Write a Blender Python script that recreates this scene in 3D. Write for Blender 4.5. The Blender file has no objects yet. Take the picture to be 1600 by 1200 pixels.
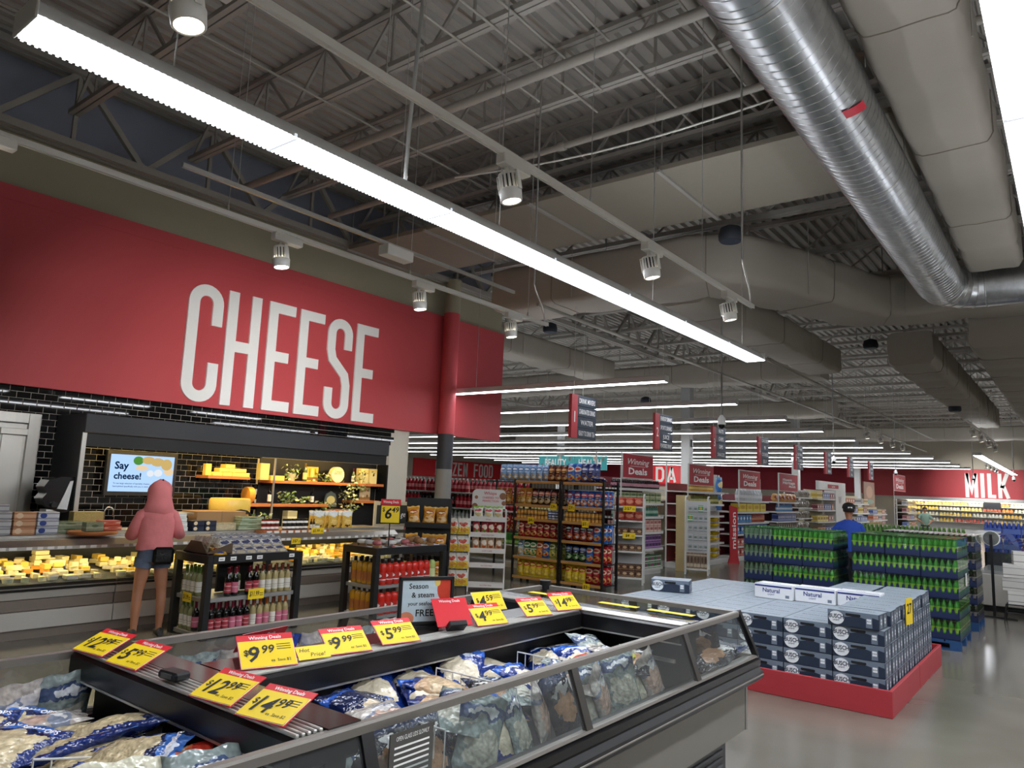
import bpy, bmesh, math, random
from mathutils import Vector, Matrix
random.seed(7)
S = bpy.context.scene
COL = S.collection
R = math.radians
PI = math.pi

# ------------------------------------------------------------------ camera, world, exposure
cam_d = bpy.data.cameras.new('camera')
cam_d.sensor_width = 36.0
cam_d.lens = 36.0 * 1138.0 / 1600.0
cam_d.clip_start = 0.05
cam_d.clip_end = 200
cam = bpy.data.objects.new('camera', cam_d)
COL.objects.link(cam)
cam.matrix_world = Matrix(((0.79173, 0.05368, 0.60851, 0.0),
                           (0.60954, -0.13522, -0.78114, 0.0),
                           (0.04036, 0.98936, -0.13978, 1.75),
                           (0, 0, 0, 1)))
S.camera = cam
S.view_settings.view_transform = 'Standard'
S.view_settings.look = 'None'
S.view_settings.gamma = 1.0
S.view_settings.use_curve_mapping = False
S.view_settings.exposure = 1.0
w = bpy.data.worlds.new('store_air')
S.world = w
w.use_nodes = True
w.node_tree.nodes['Background'].inputs[0].default_value = (0.75, 0.8, 0.9, 1)
w.node_tree.nodes['Background'].inputs[1].default_value = 0.02
LAMP = 16.0         # radiance of the tube lenses
UPL = 15.0           # radiance of the uplight slots on top of the fixtures

# ------------------------------------------------------------------ materials
def lin(h):
    h = h.lstrip('#')
    out = []
    for i in (0, 2, 4):
        v = int(h[i:i + 2], 16) / 255
        out.append(v / 12.92 if v <= 0.04045 else ((v + 0.055) / 1.055) ** 2.4)
    return (*out, 1.0)

MATS = {}
def N(nt, kind, **kw):
    n = nt.nodes.new(kind)
    for k, v in kw.items():
        setattr(n, k, v)
    return n

def mat(name, col, rough=0.5, metal=0.0, vary=0.0, vscale=6.0, bump=0.0, bscale=40.0, emit=0.0, coat=0.0, spec=0.5, stretch=None):
    """plain procedural material: base colour broken up by noise, optional bump"""
    if name in MATS:
        return MATS[name]
    m = bpy.data.materials.new(name)
    m.use_nodes = True
    nt = m.node_tree
    b = nt.nodes['Principled BSDF']
    c = lin(col) if isinstance(col, str) else col
    b.inputs['Base Color'].default_value = c
    b.inputs['Roughness'].default_value = rough
    b.inputs['Metallic'].default_value = metal
    b.inputs['Coat Weight'].default_value = coat
    b.inputs['Specular IOR Level'].default_value = spec
    if emit:
        b.inputs['Emission Color'].default_value = c
        b.inputs['Emission Strength'].default_value = emit
    if vary or bump:
        tc = N(nt, 'ShaderNodeTexCoord')
        src = tc.outputs['Object']
        if stretch:
            mp = N(nt, 'ShaderNodeMapping')
            mp.inputs['Scale'].default_value = stretch
            nt.links.new(src, mp.inputs[0])
            src = mp.outputs[0]
    if vary:
        nz = N(nt, 'ShaderNodeTexNoise')
        nz.inputs['Scale'].default_value = vscale
        nz.inputs['Detail'].default_value = 5
        nt.links.new(src, nz.inputs[0])
        mx = N(nt, 'ShaderNodeMix', data_type='RGBA')
        mx.inputs[6].default_value = tuple(x * (1 - vary) for x in c[:3]) + (1,)
        mx.inputs[7].default_value = tuple(min(1, x * (1 + vary)) for x in c[:3]) + (1,)
        nt.links.new(nz.outputs[0], mx.inputs[0])
        nt.links.new(mx.outputs[2], b.inputs['Base Color'])
    if bump:
        nb = N(nt, 'ShaderNodeTexNoise')
        nb.inputs['Scale'].default_value = bscale
        nb.inputs['Detail'].default_value = 3
        nt.links.new(src, nb.inputs[0])
        bp = N(nt, 'ShaderNodeBump')
        bp.inputs['Strength'].default_value = bump
        bp.inputs['Distance'].default_value = 0.02
        nt.links.new(nb.outputs[0], bp.inputs['Height'])
        nt.links.new(bp.outputs[0], b.inputs['Normal'])
    MATS[name] = m
    return m

def glow(name, col, strength):
    if name in MATS:
        return MATS[name]
    m = bpy.data.materials.new(name)
    m.use_nodes = True
    nt = m.node_tree
    nt.nodes.remove(nt.nodes['Principled BSDF'])
    e = N(nt, 'ShaderNodeEmission')
    e.inputs[0].default_value = lin(col)
    e.inputs[1].default_value = strength
    nt.links.new(e.outputs[0], nt.nodes['Material Output'].inputs[0])
    MATS[name] = m
    return m

def pane(name, tint='#ffffff', refl=0.10, haze=0.0, hazecol='#c8ccd0'):
    """thin clear sheet: see-through with a fresnel mirror, a little diffuse haze"""
    if name in MATS:
        return MATS[name]
    m = bpy.data.materials.new(name)
    m.use_nodes = True
    nt = m.node_tree
    nt.nodes.remove(nt.nodes['Principled BSDF'])
    tr = N(nt, 'ShaderNodeBsdfTransparent'); tr.inputs[0].default_value = lin(tint)
    gl = N(nt, 'ShaderNodeBsdfGlossy'); gl.inputs['Roughness'].default_value = 0.03
    fr = N(nt, 'ShaderNodeFresnel'); fr.inputs[0].default_value = 1.45
    ad = N(nt, 'ShaderNodeMath', operation='ADD', use_clamp=True); ad.inputs[1].default_value = refl
    nt.links.new(fr.outputs[0], ad.inputs[0])
    mx = N(nt, 'ShaderNodeMixShader')
    nt.links.new(ad.outputs[0], mx.inputs[0]); nt.links.new(tr.outputs[0], mx.inputs[1]); nt.links.new(gl.outputs[0], mx.inputs[2])
    out = mx.outputs[0]
    if haze:
        df = N(nt, 'ShaderNodeBsdfDiffuse'); df.inputs[0].default_value = lin(hazecol)
        m2 = N(nt, 'ShaderNodeMixShader'); m2.inputs[0].default_value = haze
        nt.links.new(out, m2.inputs[1]); nt.links.new(df.outputs[0], m2.inputs[2])
        out = m2.outputs[0]
    nt.links.new(out, nt.nodes['Material Output'].inputs[0])
    MATS[name] = m
    return m

def printed(name, base, bands=(), spots=(), rough=0.35, bump=0.0, bscale=14.0, axis='Z', axis2='X', speck=0.0, lump=0.0, wob=1.0):
    """packaging print: colour bands along one axis and elliptical motifs, in the object's own box coordinates.
    bands = [(from, to, colour)], spots = [(u, v, ru, rv, colour)]"""
    if name in MATS:
        return MATS[name]
    m = bpy.data.materials.new(name)
    m.use_nodes = True
    nt = m.node_tree
    b = nt.nodes['Principled BSDF']
    b.inputs['Roughness'].default_value = rough
    tc = N(nt, 'ShaderNodeTexCoord')
    sp = N(nt, 'ShaderNodeSeparateXYZ')
    nt.links.new(tc.outputs['Generated'], sp.inputs[0])
    ix = {'X': 0, 'Y': 1, 'Z': 2}
    v = sp.outputs[ix[axis]]
    u = sp.outputs[ix[axis2]]
    if bump:
        wz = N(nt, 'ShaderNodeTexNoise'); wz.inputs['Scale'].default_value = 16; wz.inputs['Detail'].default_value = 3
        nt.links.new(tc.outputs['Object'], wz.inputs[0])
        ws = N(nt, 'ShaderNodeSeparateColor'); nt.links.new(wz.outputs['Color'], ws.inputs[0])
        def warp(val, ch, amp):
            a = N(nt, 'ShaderNodeMath', operation='MULTIPLY_ADD'); a.inputs[1].default_value = amp; a.inputs[2].default_value = -amp / 2
            nt.links.new(ws.outputs[ch], a.inputs[0])
            s2 = N(nt, 'ShaderNodeMath', operation='ADD'); nt.links.new(val, s2.inputs[0]); nt.links.new(a.outputs[0], s2.inputs[1])
            return s2.outputs[0]
        v0 = v
        u = warp(u, 0, .5 * wob); v = warp(v, 1, .3 * wob)
    rgb = N(nt, 'ShaderNodeRGB'); rgb.outputs[0].default_value = lin(base)
    cur = rgb.outputs[0]
    def mixin(fac, col):
        nonlocal cur
        mx = N(nt, 'ShaderNodeMix', data_type='RGBA')
        nt.links.new(fac, mx.inputs[0]); nt.links.new(cur, mx.inputs[6])
        mx.inputs[7].default_value = lin(col)
        cur = mx.outputs[2]
    def math_(op, a, bb):
        n = N(nt, 'ShaderNodeMath', operation=op)
        for i, x in enumerate((a, bb)):
            if isinstance(x, (int, float)):
                n.inputs[i].default_value = x
            else:
                nt.links.new(x, n.inputs[i])
        return n.outputs[0]
    for (z0, z1, col) in bands:
        mixin(math_('MULTIPLY', math_('GREATER_THAN', v, z0), math_('LESS_THAN', v, z1)), col)
    for (cu, cv, ru, rv, col) in spots:
        a = math_('DIVIDE', math_('SUBTRACT', u, cu), ru)
        d = math_('DIVIDE', math_('SUBTRACT', v, cv), rv)
        mixin(math_('LESS_THAN', math_('ADD', math_('MULTIPLY', a, a), math_('MULTIPLY', d, d)), 1.0), col)
    if lump:
        vn = N(nt, 'ShaderNodeTexVoronoi'); vn.inputs['Scale'].default_value = 34
        nt.links.new(tc.outputs['Object'], vn.inputs[0])
        lr = N(nt, 'ShaderNodeMapRange'); lr.inputs[1].default_value = 0.0; lr.inputs[2].default_value = 0.75; lr.inputs[3].default_value = 1.15; lr.inputs[4].default_value = 1 - lump
        nt.links.new(vn.outputs['Distance'], lr.inputs[0])
        mv = N(nt, 'ShaderNodeVectorMath', operation='SCALE'); nt.links.new(cur, mv.inputs[0]); nt.links.new(lr.outputs[0], mv.inputs[3])
        cur = mv.outputs[0]
    if speck:
        vo = N(nt, 'ShaderNodeTexNoise'); vo.inputs['Scale'].default_value = 30
        nt.links.new(tc.outputs['Object'], vo.inputs[0])
        mx = N(nt, 'ShaderNodeMix', data_type='RGBA', blend_type='OVERLAY')
        mx.inputs[0].default_value = speck
        nt.links.new(cur, mx.inputs[6]); nt.links.new(vo.outputs[0], mx.inputs[7])
        cur = mx.outputs[2]
    nt.links.new(cur, b.inputs['Base Color'])
    if bump:
        nb = N(nt, 'ShaderNodeTexNoise'); nb.inputs['Scale'].default_value = bscale; nb.inputs['Detail'].default_value = 2
        nt.links.new(tc.outputs['Object'], nb.inputs[0])
        bp = N(nt, 'ShaderNodeBump'); bp.inputs['Strength'].default_value = bump; bp.inputs['Distance'].default_value = 0.03
        nt.links.new(nb.outputs[0], bp.inputs['Height']); nt.links.new(bp.outputs[0], b.inputs['Normal'])
    MATS[name] = m
    return m

# ------------------------------------------------------------------ mesh building
class MB:
    def __init__(s, mt=None):
        s.v = []; s.f = []; s.mi = []; s.sm = []; s.mats = []; s.cm = 0; s.smooth = False
        if mt: s.m(mt)
    def m(s, mt):
        if mt not in s.mats: s.mats.append(mt)
        s.cm = s.mats.index(mt)
        return s
    def add(s, vs, fs, smooth=None):
        o = len(s.v)
        s.v += [tuple(p) for p in vs]
        for f in fs:
            s.f.append(tuple(i + o for i in f)); s.mi.append(s.cm); s.sm.append(s.smooth if smooth is None else smooth)
        return s
    def box(s, x0, x1, y0, y1, z0, z1):
        if x0 > x1: x0, x1 = x1, x0
        if y0 > y1: y0, y1 = y1, y0
        if z0 > z1: z0, z1 = z1, z0
        return s.add([(x0, y0, z0), (x1, y0, z0), (x1, y1, z0), (x0, y1, z0), (x0, y0, z1), (x1, y0, z1), (x1, y1, z1), (x0, y1, z1)],
                     [(3, 2, 1, 0), (4, 5, 6, 7), (0, 1, 5, 4), (1, 2, 6, 5), (2, 3, 7, 6), (3, 0, 4, 7)], False)
    def cbox(s, cx, cy, cz, sx, sy, sz):
        return s.box(cx - sx / 2, cx + sx / 2, cy - sy / 2, cy + sy / 2, cz - sz / 2, cz + sz / 2)
    def rbox(s, x0, x1, y0, y1, z0, z1, c=0.005):
        """box with chamfered edges"""
        bm = bmesh.new()
        bmesh.ops.create_cube(bm, size=1.0, matrix=Matrix.Translation(((x0 + x1) / 2, (y0 + y1) / 2, (z0 + z1) / 2)) @ Matrix.Diagonal((x1 - x0, y1 - y0, z1 - z0, 1)))
        bmesh.ops.bevel(bm, geom=bm.edges[:], offset=c, segments=1, affect='EDGES', profile=0.5)
        bm.verts.index_update()
        s.add([v.co[:] for v in bm.verts], [[v.index for v in f.verts] for f in bm.faces], False)
        bm.free()
        return s
    def cyl(s, p, q, r, n=12, r2=None, caps=True, smooth=True):
        p = Vector(p); q = Vector(q); d = (q - p)
        if d.length < 1e-9: return s
        d.normalize()
        a = d.orthogonal().normalized(); b = d.cross(a)
        r2 = r if r2 is None else r2
        vs = []
        for c, rr in ((p, r), (q, r2)):
            for i in range(n):
                t = 2 * PI * i / n
                vs.append(c + a * rr * math.cos(t) + b * rr * math.sin(t))
        s.add(vs, [(i, (i + 1) % n, n + (i + 1) % n, n + i) for i in range(n)], smooth)
        if caps:
            s.add(vs[:n], [tuple(range(n))[::-1]], False)
            s.add(vs[n:], [tuple(range(n))], False)
        return s
    def bar(s, p, q, w, h=None):
        """square bar between two points"""
        p = Vector(p); q = Vector(q); d = (q - p).normalized()
        h = h or w
        up = Vector((0, 0, 1)) if abs(d.z) < 0.9 else Vector((0, 1, 0))
        a = d.cross(up).normalized() * w / 2; b = a.cross(d).normalized() * h / 2
        vs = [c + sa * a + sb * b for c in (p, q) for sa, sb in ((-1, -1), (1, -1), (1, 1), (-1, 1))]
        return s.add(vs, [(3, 2, 1, 0), (4, 5, 6, 7), (0, 1, 5, 4), (1, 2, 6, 5), (2, 3, 7, 6), (3, 0, 4, 7)], False)
    def tube(s, pts, r, n=8, rs=None, caps=True):
        pts = [Vector(p) for p in pts]
        k = len(pts)
        prev = None
        vs = []
        for i, p in enumerate(pts):
            d = (pts[min(i + 1, k - 1)] - pts[max(i - 1, 0)]).normalized()
            a = d.orthogonal().normalized() if prev is None else (prev - d * prev.dot(d)).normalized()
            prev = a
            b = d.cross(a)
            rr = rs[i] if rs else r
            for j in range(n):
                t = 2 * PI * j / n
                vs.append(p + a * rr * math.cos(t) + b * rr * math.sin(t))
        fs = [(i * n + j, i * n + (j + 1) % n, (i + 1) * n + (j + 1) % n, (i + 1) * n + j) for i in range(k - 1) for j in range(n)]
        s.add(vs, fs, True)
        if caps:
            s.add(vs[:n], [tuple(range(n))[::-1]], False); s.add(vs[-n:], [tuple(range(n))], False)
        return s
    def lathe(s, prof, n=16, c=(0, 0, 0), caps=True, sx=1.0, sy=1.0):
        vs = [(c[0] + r * sx * math.cos(2 * PI * j / n), c[1] + r * sy * math.sin(2 * PI * j / n), c[2] + z) for r, z in prof for j in range(n)]
        k = len(prof)
        s.add(vs, [(i * n + j, i * n + (j + 1) % n, (i + 1) * n + (j + 1) % n, (i + 1) * n + j) for i in range(k - 1) for j in range(n)], True)
        if caps:
            s.add(vs[:n], [tuple(range(n))[::-1]], False); s.add(vs[-n:], [tuple(range(n))], False)
        return s
    def loft(s, rings, caps=True, smooth=True):
        n = len(rings[0]); k = len(rings)
        vs = [p for r in rings for p in r]
        s.add(vs, [(i * n + j, i * n + (j + 1) % n, (i + 1) * n + (j + 1) % n, (i + 1) * n + j) for i in range(k - 1) for j in range(n)], smooth)
        if caps:
            s.add(vs[:n], [tuple(range(n))[::-1]], False); s.add(vs[-n:], [tuple(range(n))], False)
        return s
    def prism(s, poly, o, u, v, d):
        """polygon poly (2-D) in the frame o,u,v pushed out along the vector d"""
        o = Vector(o); u = Vector(u); v = Vector(v); d = Vector(d)
        n = len(poly)
        a = [o + u * x + v * y for x, y in poly]
        b = [p + d for p in a]
        s.add(a + b, [tuple(range(n))[::-1], tuple(range(n, 2 * n))] + [(i, (i + 1) % n, n + (i + 1) % n, n + i) for i in range(n)], False)
        return s
    def quad(s, a, b, c, d):
        return s.add([a, b, c, d], [(0, 1, 2, 3)], False)
    def strip(s, path, t, o, u, v, d):
        """stroke of width t along a 2-D path, raised by vector d (letter strokes)"""
        o = Vector(o); u = Vector(u); v = Vector(v); d = Vector(d)
        k = len(path); L = []; Rr = []
        for i in range(k):
            def nrm(a, b):
                dx, dy = b[0] - a[0], b[1] - a[1]; l = math.hypot(dx, dy) or 1
                return (-dy / l, dx / l)
            if i == 0: n = nrm(path[0], path[1]); sc = 1
            elif i == k - 1: n = nrm(path[-2], path[-1]); sc = 1
            else:
                a = nrm(path[i - 1], path[i]); b = nrm(path[i], path[i + 1])
                n = (a[0] + b[0], a[1] + b[1]); l = math.hypot(*n) or 1; n = (n[0] / l, n[1] / l)
                sc = 1 / max(0.4, n[0] * a[0] + n[1] * a[1])
            L.append((path[i][0] + n[0] * t / 2 * sc, path[i][1] + n[1] * t / 2 * sc))
            Rr.append((path[i][0] - n[0] * t / 2 * sc, path[i][1] - n[1] * t / 2 * sc))
        P = lambda q, e: o + u * q[0] + v * q[1] + (d if e else Vector())
        for i in range(k - 1):
            q = [P(Rr[i], 1), P(Rr[i + 1], 1), P(L[i + 1], 1), P(L[i], 1), P(Rr[i], 0), P(Rr[i + 1], 0), P(L[i + 1], 0), P(L[i], 0)]
            fs = [(0, 1, 2, 3), (4, 5, 1, 0), (3, 2, 6, 7)]
            if i == 0: fs.append((0, 3, 7, 4))
            if i == k - 2: fs.append((1, 5, 6, 2))
            s.add(q, fs, False)
        return s
    def text(s, body, o, u, v, h, wmax=None, bold=0.0, shear=0.0, align='C', wfix=None, lift=0.0015):
        """flat lettering: cap height h, baseline starting at o (or centred on it), along u, up v"""
        vs, fs, wd = text_geo(body, bold, shear)
        o = Vector(o); u = Vector(u).normalized(); v = Vector(v).normalized()
        n = u.cross(v) * lift
        sy = h / 0.69
        sx = sy
        if wfix: sx = wfix / wd
        elif wmax and wd * sx > wmax: sx = wmax / wd
        off = {'C': -wd * sx / 2, 'L': 0, 'R': -wd * sx}[align]
        s.add([o + n + u * (x * sx + off) + v * (y * sy) for x, y in vs], fs, False)
        return s
    def mesh(s, name, bevel=0.0):
        me = bpy.data.meshes.new(name)
        me.from_pydata(s.v, [], s.f)
        for mt in s.mats: me.materials.append(mt)
        me.polygons.foreach_set('material_index', s.mi)
        me.polygons.foreach_set('use_smooth', s.sm)
        me.update()
        if bevel:
            bm = bmesh.new(); bm.from_mesh(me)
            bmesh.ops.bevel(bm, geom=bm.edges[:], offset=bevel, segments=1, affect='EDGES')
            bm.to_mesh(me); bm.free()
        return me
    def ob(s, name, parent=None, loc=(0, 0, 0), rz=0.0, bevel=0.0):
        return inst(name, s.mesh(name, bevel), parent, loc, rz)

_TX = {}
def text_geo(body, bold, shear):
    key = (body, bold, shear)
    if key not in _TX:
        cu = bpy.data.curves.new('lettering', 'FONT')
        cu.body = body; cu.size = 1.0; cu.offset = bold; cu.shear = shear; cu.resolution_u = 2
        cu.fill_mode = 'FRONT'
        o = bpy.data.objects.new('lettering', cu)
        me = o.to_mesh()
        vs = [(p.co.x, p.co.y) for p in me.vertices]
        fs = [tuple(p.vertices) for p in me.polygons]
        o.to_mesh_clear()
        bpy.data.objects.remove(o); bpy.data.curves.remove(cu)
        x0 = min((p[0] for p in vs), default=0); x1 = max((p[0] for p in vs), default=1)
        _TX[key] = ([(x - x0, y) for x, y in vs], fs, x1 - x0)
    return _TX[key]

def inst(name, me, parent=None, loc=(0, 0, 0), rz=0.0, rot=None, sc=None):
    o = bpy.data.objects.new(name, me)
    COL.objects.link(o)
    o.location = loc
    o.rotation_euler = rot if rot else (0, 0, rz)
    if sc: o.scale = (sc, sc, sc) if isinstance(sc, (int, float)) else sc
    if parent: o.parent = parent
    return o
def each(name, parent, m, fs):
    """one object per shape: fs are functions that draw into a fresh MB"""
    for f in fs:
        mb = MB(m); f(mb); mb.ob(name, parent)
def tag(o, label=None, cat=None, group=None, kind=None):
    if label: o['label'] = label
    if cat: o['category'] = cat
    if group: o['group'] = group
    if kind: o['kind'] = kind
    return o
def thing(name, label, cat, loc=(0, 0, 0), rz=0.0, group=None, rot=None):
    o = inst(name, None, None, loc, rz, rot)
    o.empty_display_size = 0.1
    return tag(o, label, cat, group)
def struct(name, mb, parent=None, label=None, **kw):
    o = mb.ob(name, parent, **kw)
    if not parent: tag(o, label, None, None, 'structure')
    return o
ORD = ['first', 'second', 'third', 'fourth', 'fifth', 'sixth', 'seventh', 'eighth', 'ninth', 'tenth', 'eleventh', 'twelfth', 'thirteenth',
       'fourteenth', 'fifteenth', 'sixteenth', 'seventeenth', 'eighteenth', 'nineteenth', 'twentieth'] + ['%dth' % i for i in range(21, 90)]
for i_ in range(20, 89):
    if i_ % 10 in (0, 1, 2) and i_ + 1 not in (11, 12, 13): ORD[i_] = '%d%s' % (i_ + 1, ('st', 'nd', 'rd')[i_ % 10])
X_, Y_, Z_ = Vector((1, 0, 0)), Vector((0, 1, 0)), Vector((0, 0, 1))
# ------------------------------------------------------------------ shell of the store
XL, XR, YN, YF, DECK = -40.0, 7.0, -5.0, 54.0, 7.15
def floor_mat():
    m = bpy.data.materials.new('polished_concrete'); m.use_nodes = True
    nt = m.node_tree; b = nt.nodes['Principled BSDF']
    tc = N(nt, 'ShaderNodeTexCoord')
    n1 = N(nt, 'ShaderNodeTexNoise'); n1.inputs['Scale'].default_value = 0.6; n1.inputs['Detail'].default_value = 3; n1.inputs['Roughness'].default_value = 0.62
    for n in (n1,): nt.links.new(tc.outputs['Object'], n.inputs[0])
    cr = N(nt, 'ShaderNodeValToRGB')
    cr.color_ramp.elements[0].position = 0.2; cr.color_ramp.elements[0].color = lin('#645f56')
    cr.color_ramp.elements[1].position = 0.85; cr.color_ramp.elements[1].color = lin('#827d73')
    nt.links.new(n1.outputs[0], cr.inputs[0])
    nt.links.new(cr.outputs[0], b.inputs['Base Color'])
    b.inputs['Roughness'].default_value = 0.2
    return m
FLOOR = floor_mat()
mb = MB(FLOOR); mb.box(XL, XR, YN, YF, -0.12, 0)
struct('floor', mb, label='grey polished concrete floor of the shop')
# fluted steel deck: ribs run along Y
DECKM = mat('deck_paint', '#a29d94', 0.75, vary=0.12, vscale=2.0)
mb = MB(DECKM)
x = XL; p = 0.20; prof = []
while x < XR:
    prof += [(x, DECK), (x + 0.09, DECK), (x + 0.115, DECK + 0.06), (x + 0.175, DECK + 0.06)]
    x += p
vs = [(px, y, pz) for y in (YN, YF) for px, pz in prof]
n = len(prof)
mb.add(vs, [(i, n + i, n + i + 1, i + 1) for i in range(n - 1)], False)
struct('ceiling', mb, label='fluted steel roof deck painted grey beige')
BEIGE = mat('wall_paint_beige', '#b9b2a2', 0.8, vary=0.05)
OLIVE = mat('wall_paint_olive', '#a39c84', 0.85, vary=0.06, vscale=1.5)
DKWALL = mat('wall_paint_dark', '#9599a6', 0.9, vary=0.1, vscale=2)
WINE = mat('band_paint_wine', '#a51f34', 0.6)
RED = mat('band_paint_red', '#c44a50', 0.6, vary=0.03, vscale=1)
WHITE = mat('white_enamel', '#e8e8e6', 0.4)
LETTER = mat('letter_white', '#f4f4f2', 0.5)
BLACK = mat('black_enamel', '#17181a', 0.38)
STEEL = mat('brushed_steel', '#b8b6b0', 0.32, 0.9, vary=0.08, vscale=30, stretch=(1, 1, 0.05))
ALU = mat('satin_aluminium', '#c2c0ba', 0.34, 0.85)
GREYP = mat('grey_plastic', '#55585c', 0.5)
YELLOW = mat('tag_yellow', '#f6d520', 0.45)
TAGRED = mat('tag_red', '#d8202e', 0.45)
INK = mat('ink_black', '#0d0d0d', 0.6)
TAGW = mat('tag_white', '#efefec', 0.5)
# far and side walls
mb = MB(BEIGE); mb.box(XL, XR, YF, YF + 0.2, 0, DECK)
struct('wall_far', mb, label='pale back wall at the far end of the aisles')
mb = MB(BEIGE); mb.box(XL - 0.2, XL, YN, YF, 0, DECK)
struct('wall_far_left', mb, label='pale side wall beyond the aisles')
mb = MB(BEIGE); mb.box(XR, XR + 0.2, YN, YF, 0, DECK)
struct('wall_right', mb, label='pale side wall on the right')
mb = MB(BEIGE); mb.box(XL, XR, YN - 0.2, YN, 0, DECK)
struct('wall_near', mb, label='pale wall behind the viewpoint')
# cheese department wall: painted above, tiled below, ends at y = 10.2 with a pale return
CX = -10.5
GROUT = mat('tile_grout', '#b9b4a6', 0.9)
TILE = mat('black_glazed_tile', '#0c0c0e', 0.025, vary=0.25, vscale=9)
PALE = mat('wall_paint_pale', '#cfcabd', 0.75, vary=0.03)
mb = MB(OLIVE); mb.box(CX - 0.25, CX, YN, 13.0, 5.2, 6.05)
mb.m(GROUT); mb.box(CX - 0.25, CX, YN, 9.72, 0, 2.80)
mb.m(PALE); mb.box(CX - 0.25, CX, 9.72, 10.22, 0, 2.80); mb.box(CX - 0.25, CX, 10.22, 13.0, 2.80, 5.2); mb.box(CX - 0.25, CX, YN, 10.22, 2.80, 5.2)
WL = struct('wall_left', mb, label='tiled and painted wall of the cheese department')
mb = MB(DKWALL); mb.box(CX - 0.6, CX - 0.4, YN, 13.0, 6.05, DECK)
struct('wall_left_upper', mb, label='dark painted wall strip above the cheese department')
# running-bond tiles, each one a piece of the wall
tm = MB(TILE); tm.rbox(0, 0.009, 0, 0.152, 0, 0.076, 0.0025); tme = tm.mesh('tile')
tiles = []
row = 0
z = 0.90
while z < 2.78:
    off = 0.0795 if row % 2 else 0.0
    y = -1.0 + off
    while y < 9.70:
        mid = y + 0.076
        show = (z > 2.40 and mid > 2.2) or (3.97 < mid < 6.9 and 0.9 < z < 2.06) or (3.60 < mid < 3.95) or (2.6 < mid < 3.6 and z > 2.3)
        if show:
            d = math.hypot(CX, y)
            tiles.append((0 if (4.0 < mid < 6.0 and 1.2 < z < 2.02) or 3.6 < mid < 3.95 or (z > 2.45 and 2.9 < mid < 6) else 1, d, y, z))
        y += 0.159
    z += 0.0815; row += 1
tiles.sort()
for k, (a, d, y, z) in enumerate(tiles[:300]):
    inst('tile', tme, WL, (CX + 0.001, y, z))
tb = MB(TILE)
for (a, d, y, z) in tiles[300:]:
    tb.box(CX, CX + 0.009, y, y + 0.152, z, z + 0.076)
o = tb.ob('tiles', WL); o['kind'] = 'stuff'
# steel walk-in door left of the niche
dr = thing('door_1', 'brushed steel walk-in cooler door beside the black tiled wall', 'door'); dr['kind'] = 'structure'; del dr['category']
mb = MB(STEEL); mb.box(CX, CX + 0.10, 2.1, 3.5, 0.0, 2.28); mb.ob('leaf', dr)
mb = MB(STEEL); mb.rbox(CX, CX + 0.14, 3.5, 3.64, 0, 2.42, 0.006); mb.rbox(CX, CX + 0.14, 2.0, 3.5, 2.29, 2.42, 0.006); mb.ob('door_frame', dr)
mb = MB(ALU); mb.box(CX + 0.10, CX + 0.125, 3.24, 3.46, 0.0, 2.18); mb.ob('edge_strip', dr)
mb = MB(STEEL); mb.rbox(CX + 0.1, CX + 0.17, 3.2, 3.5, 2.14, 2.22, 0.006); mb.ob('hinge', dr)
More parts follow.
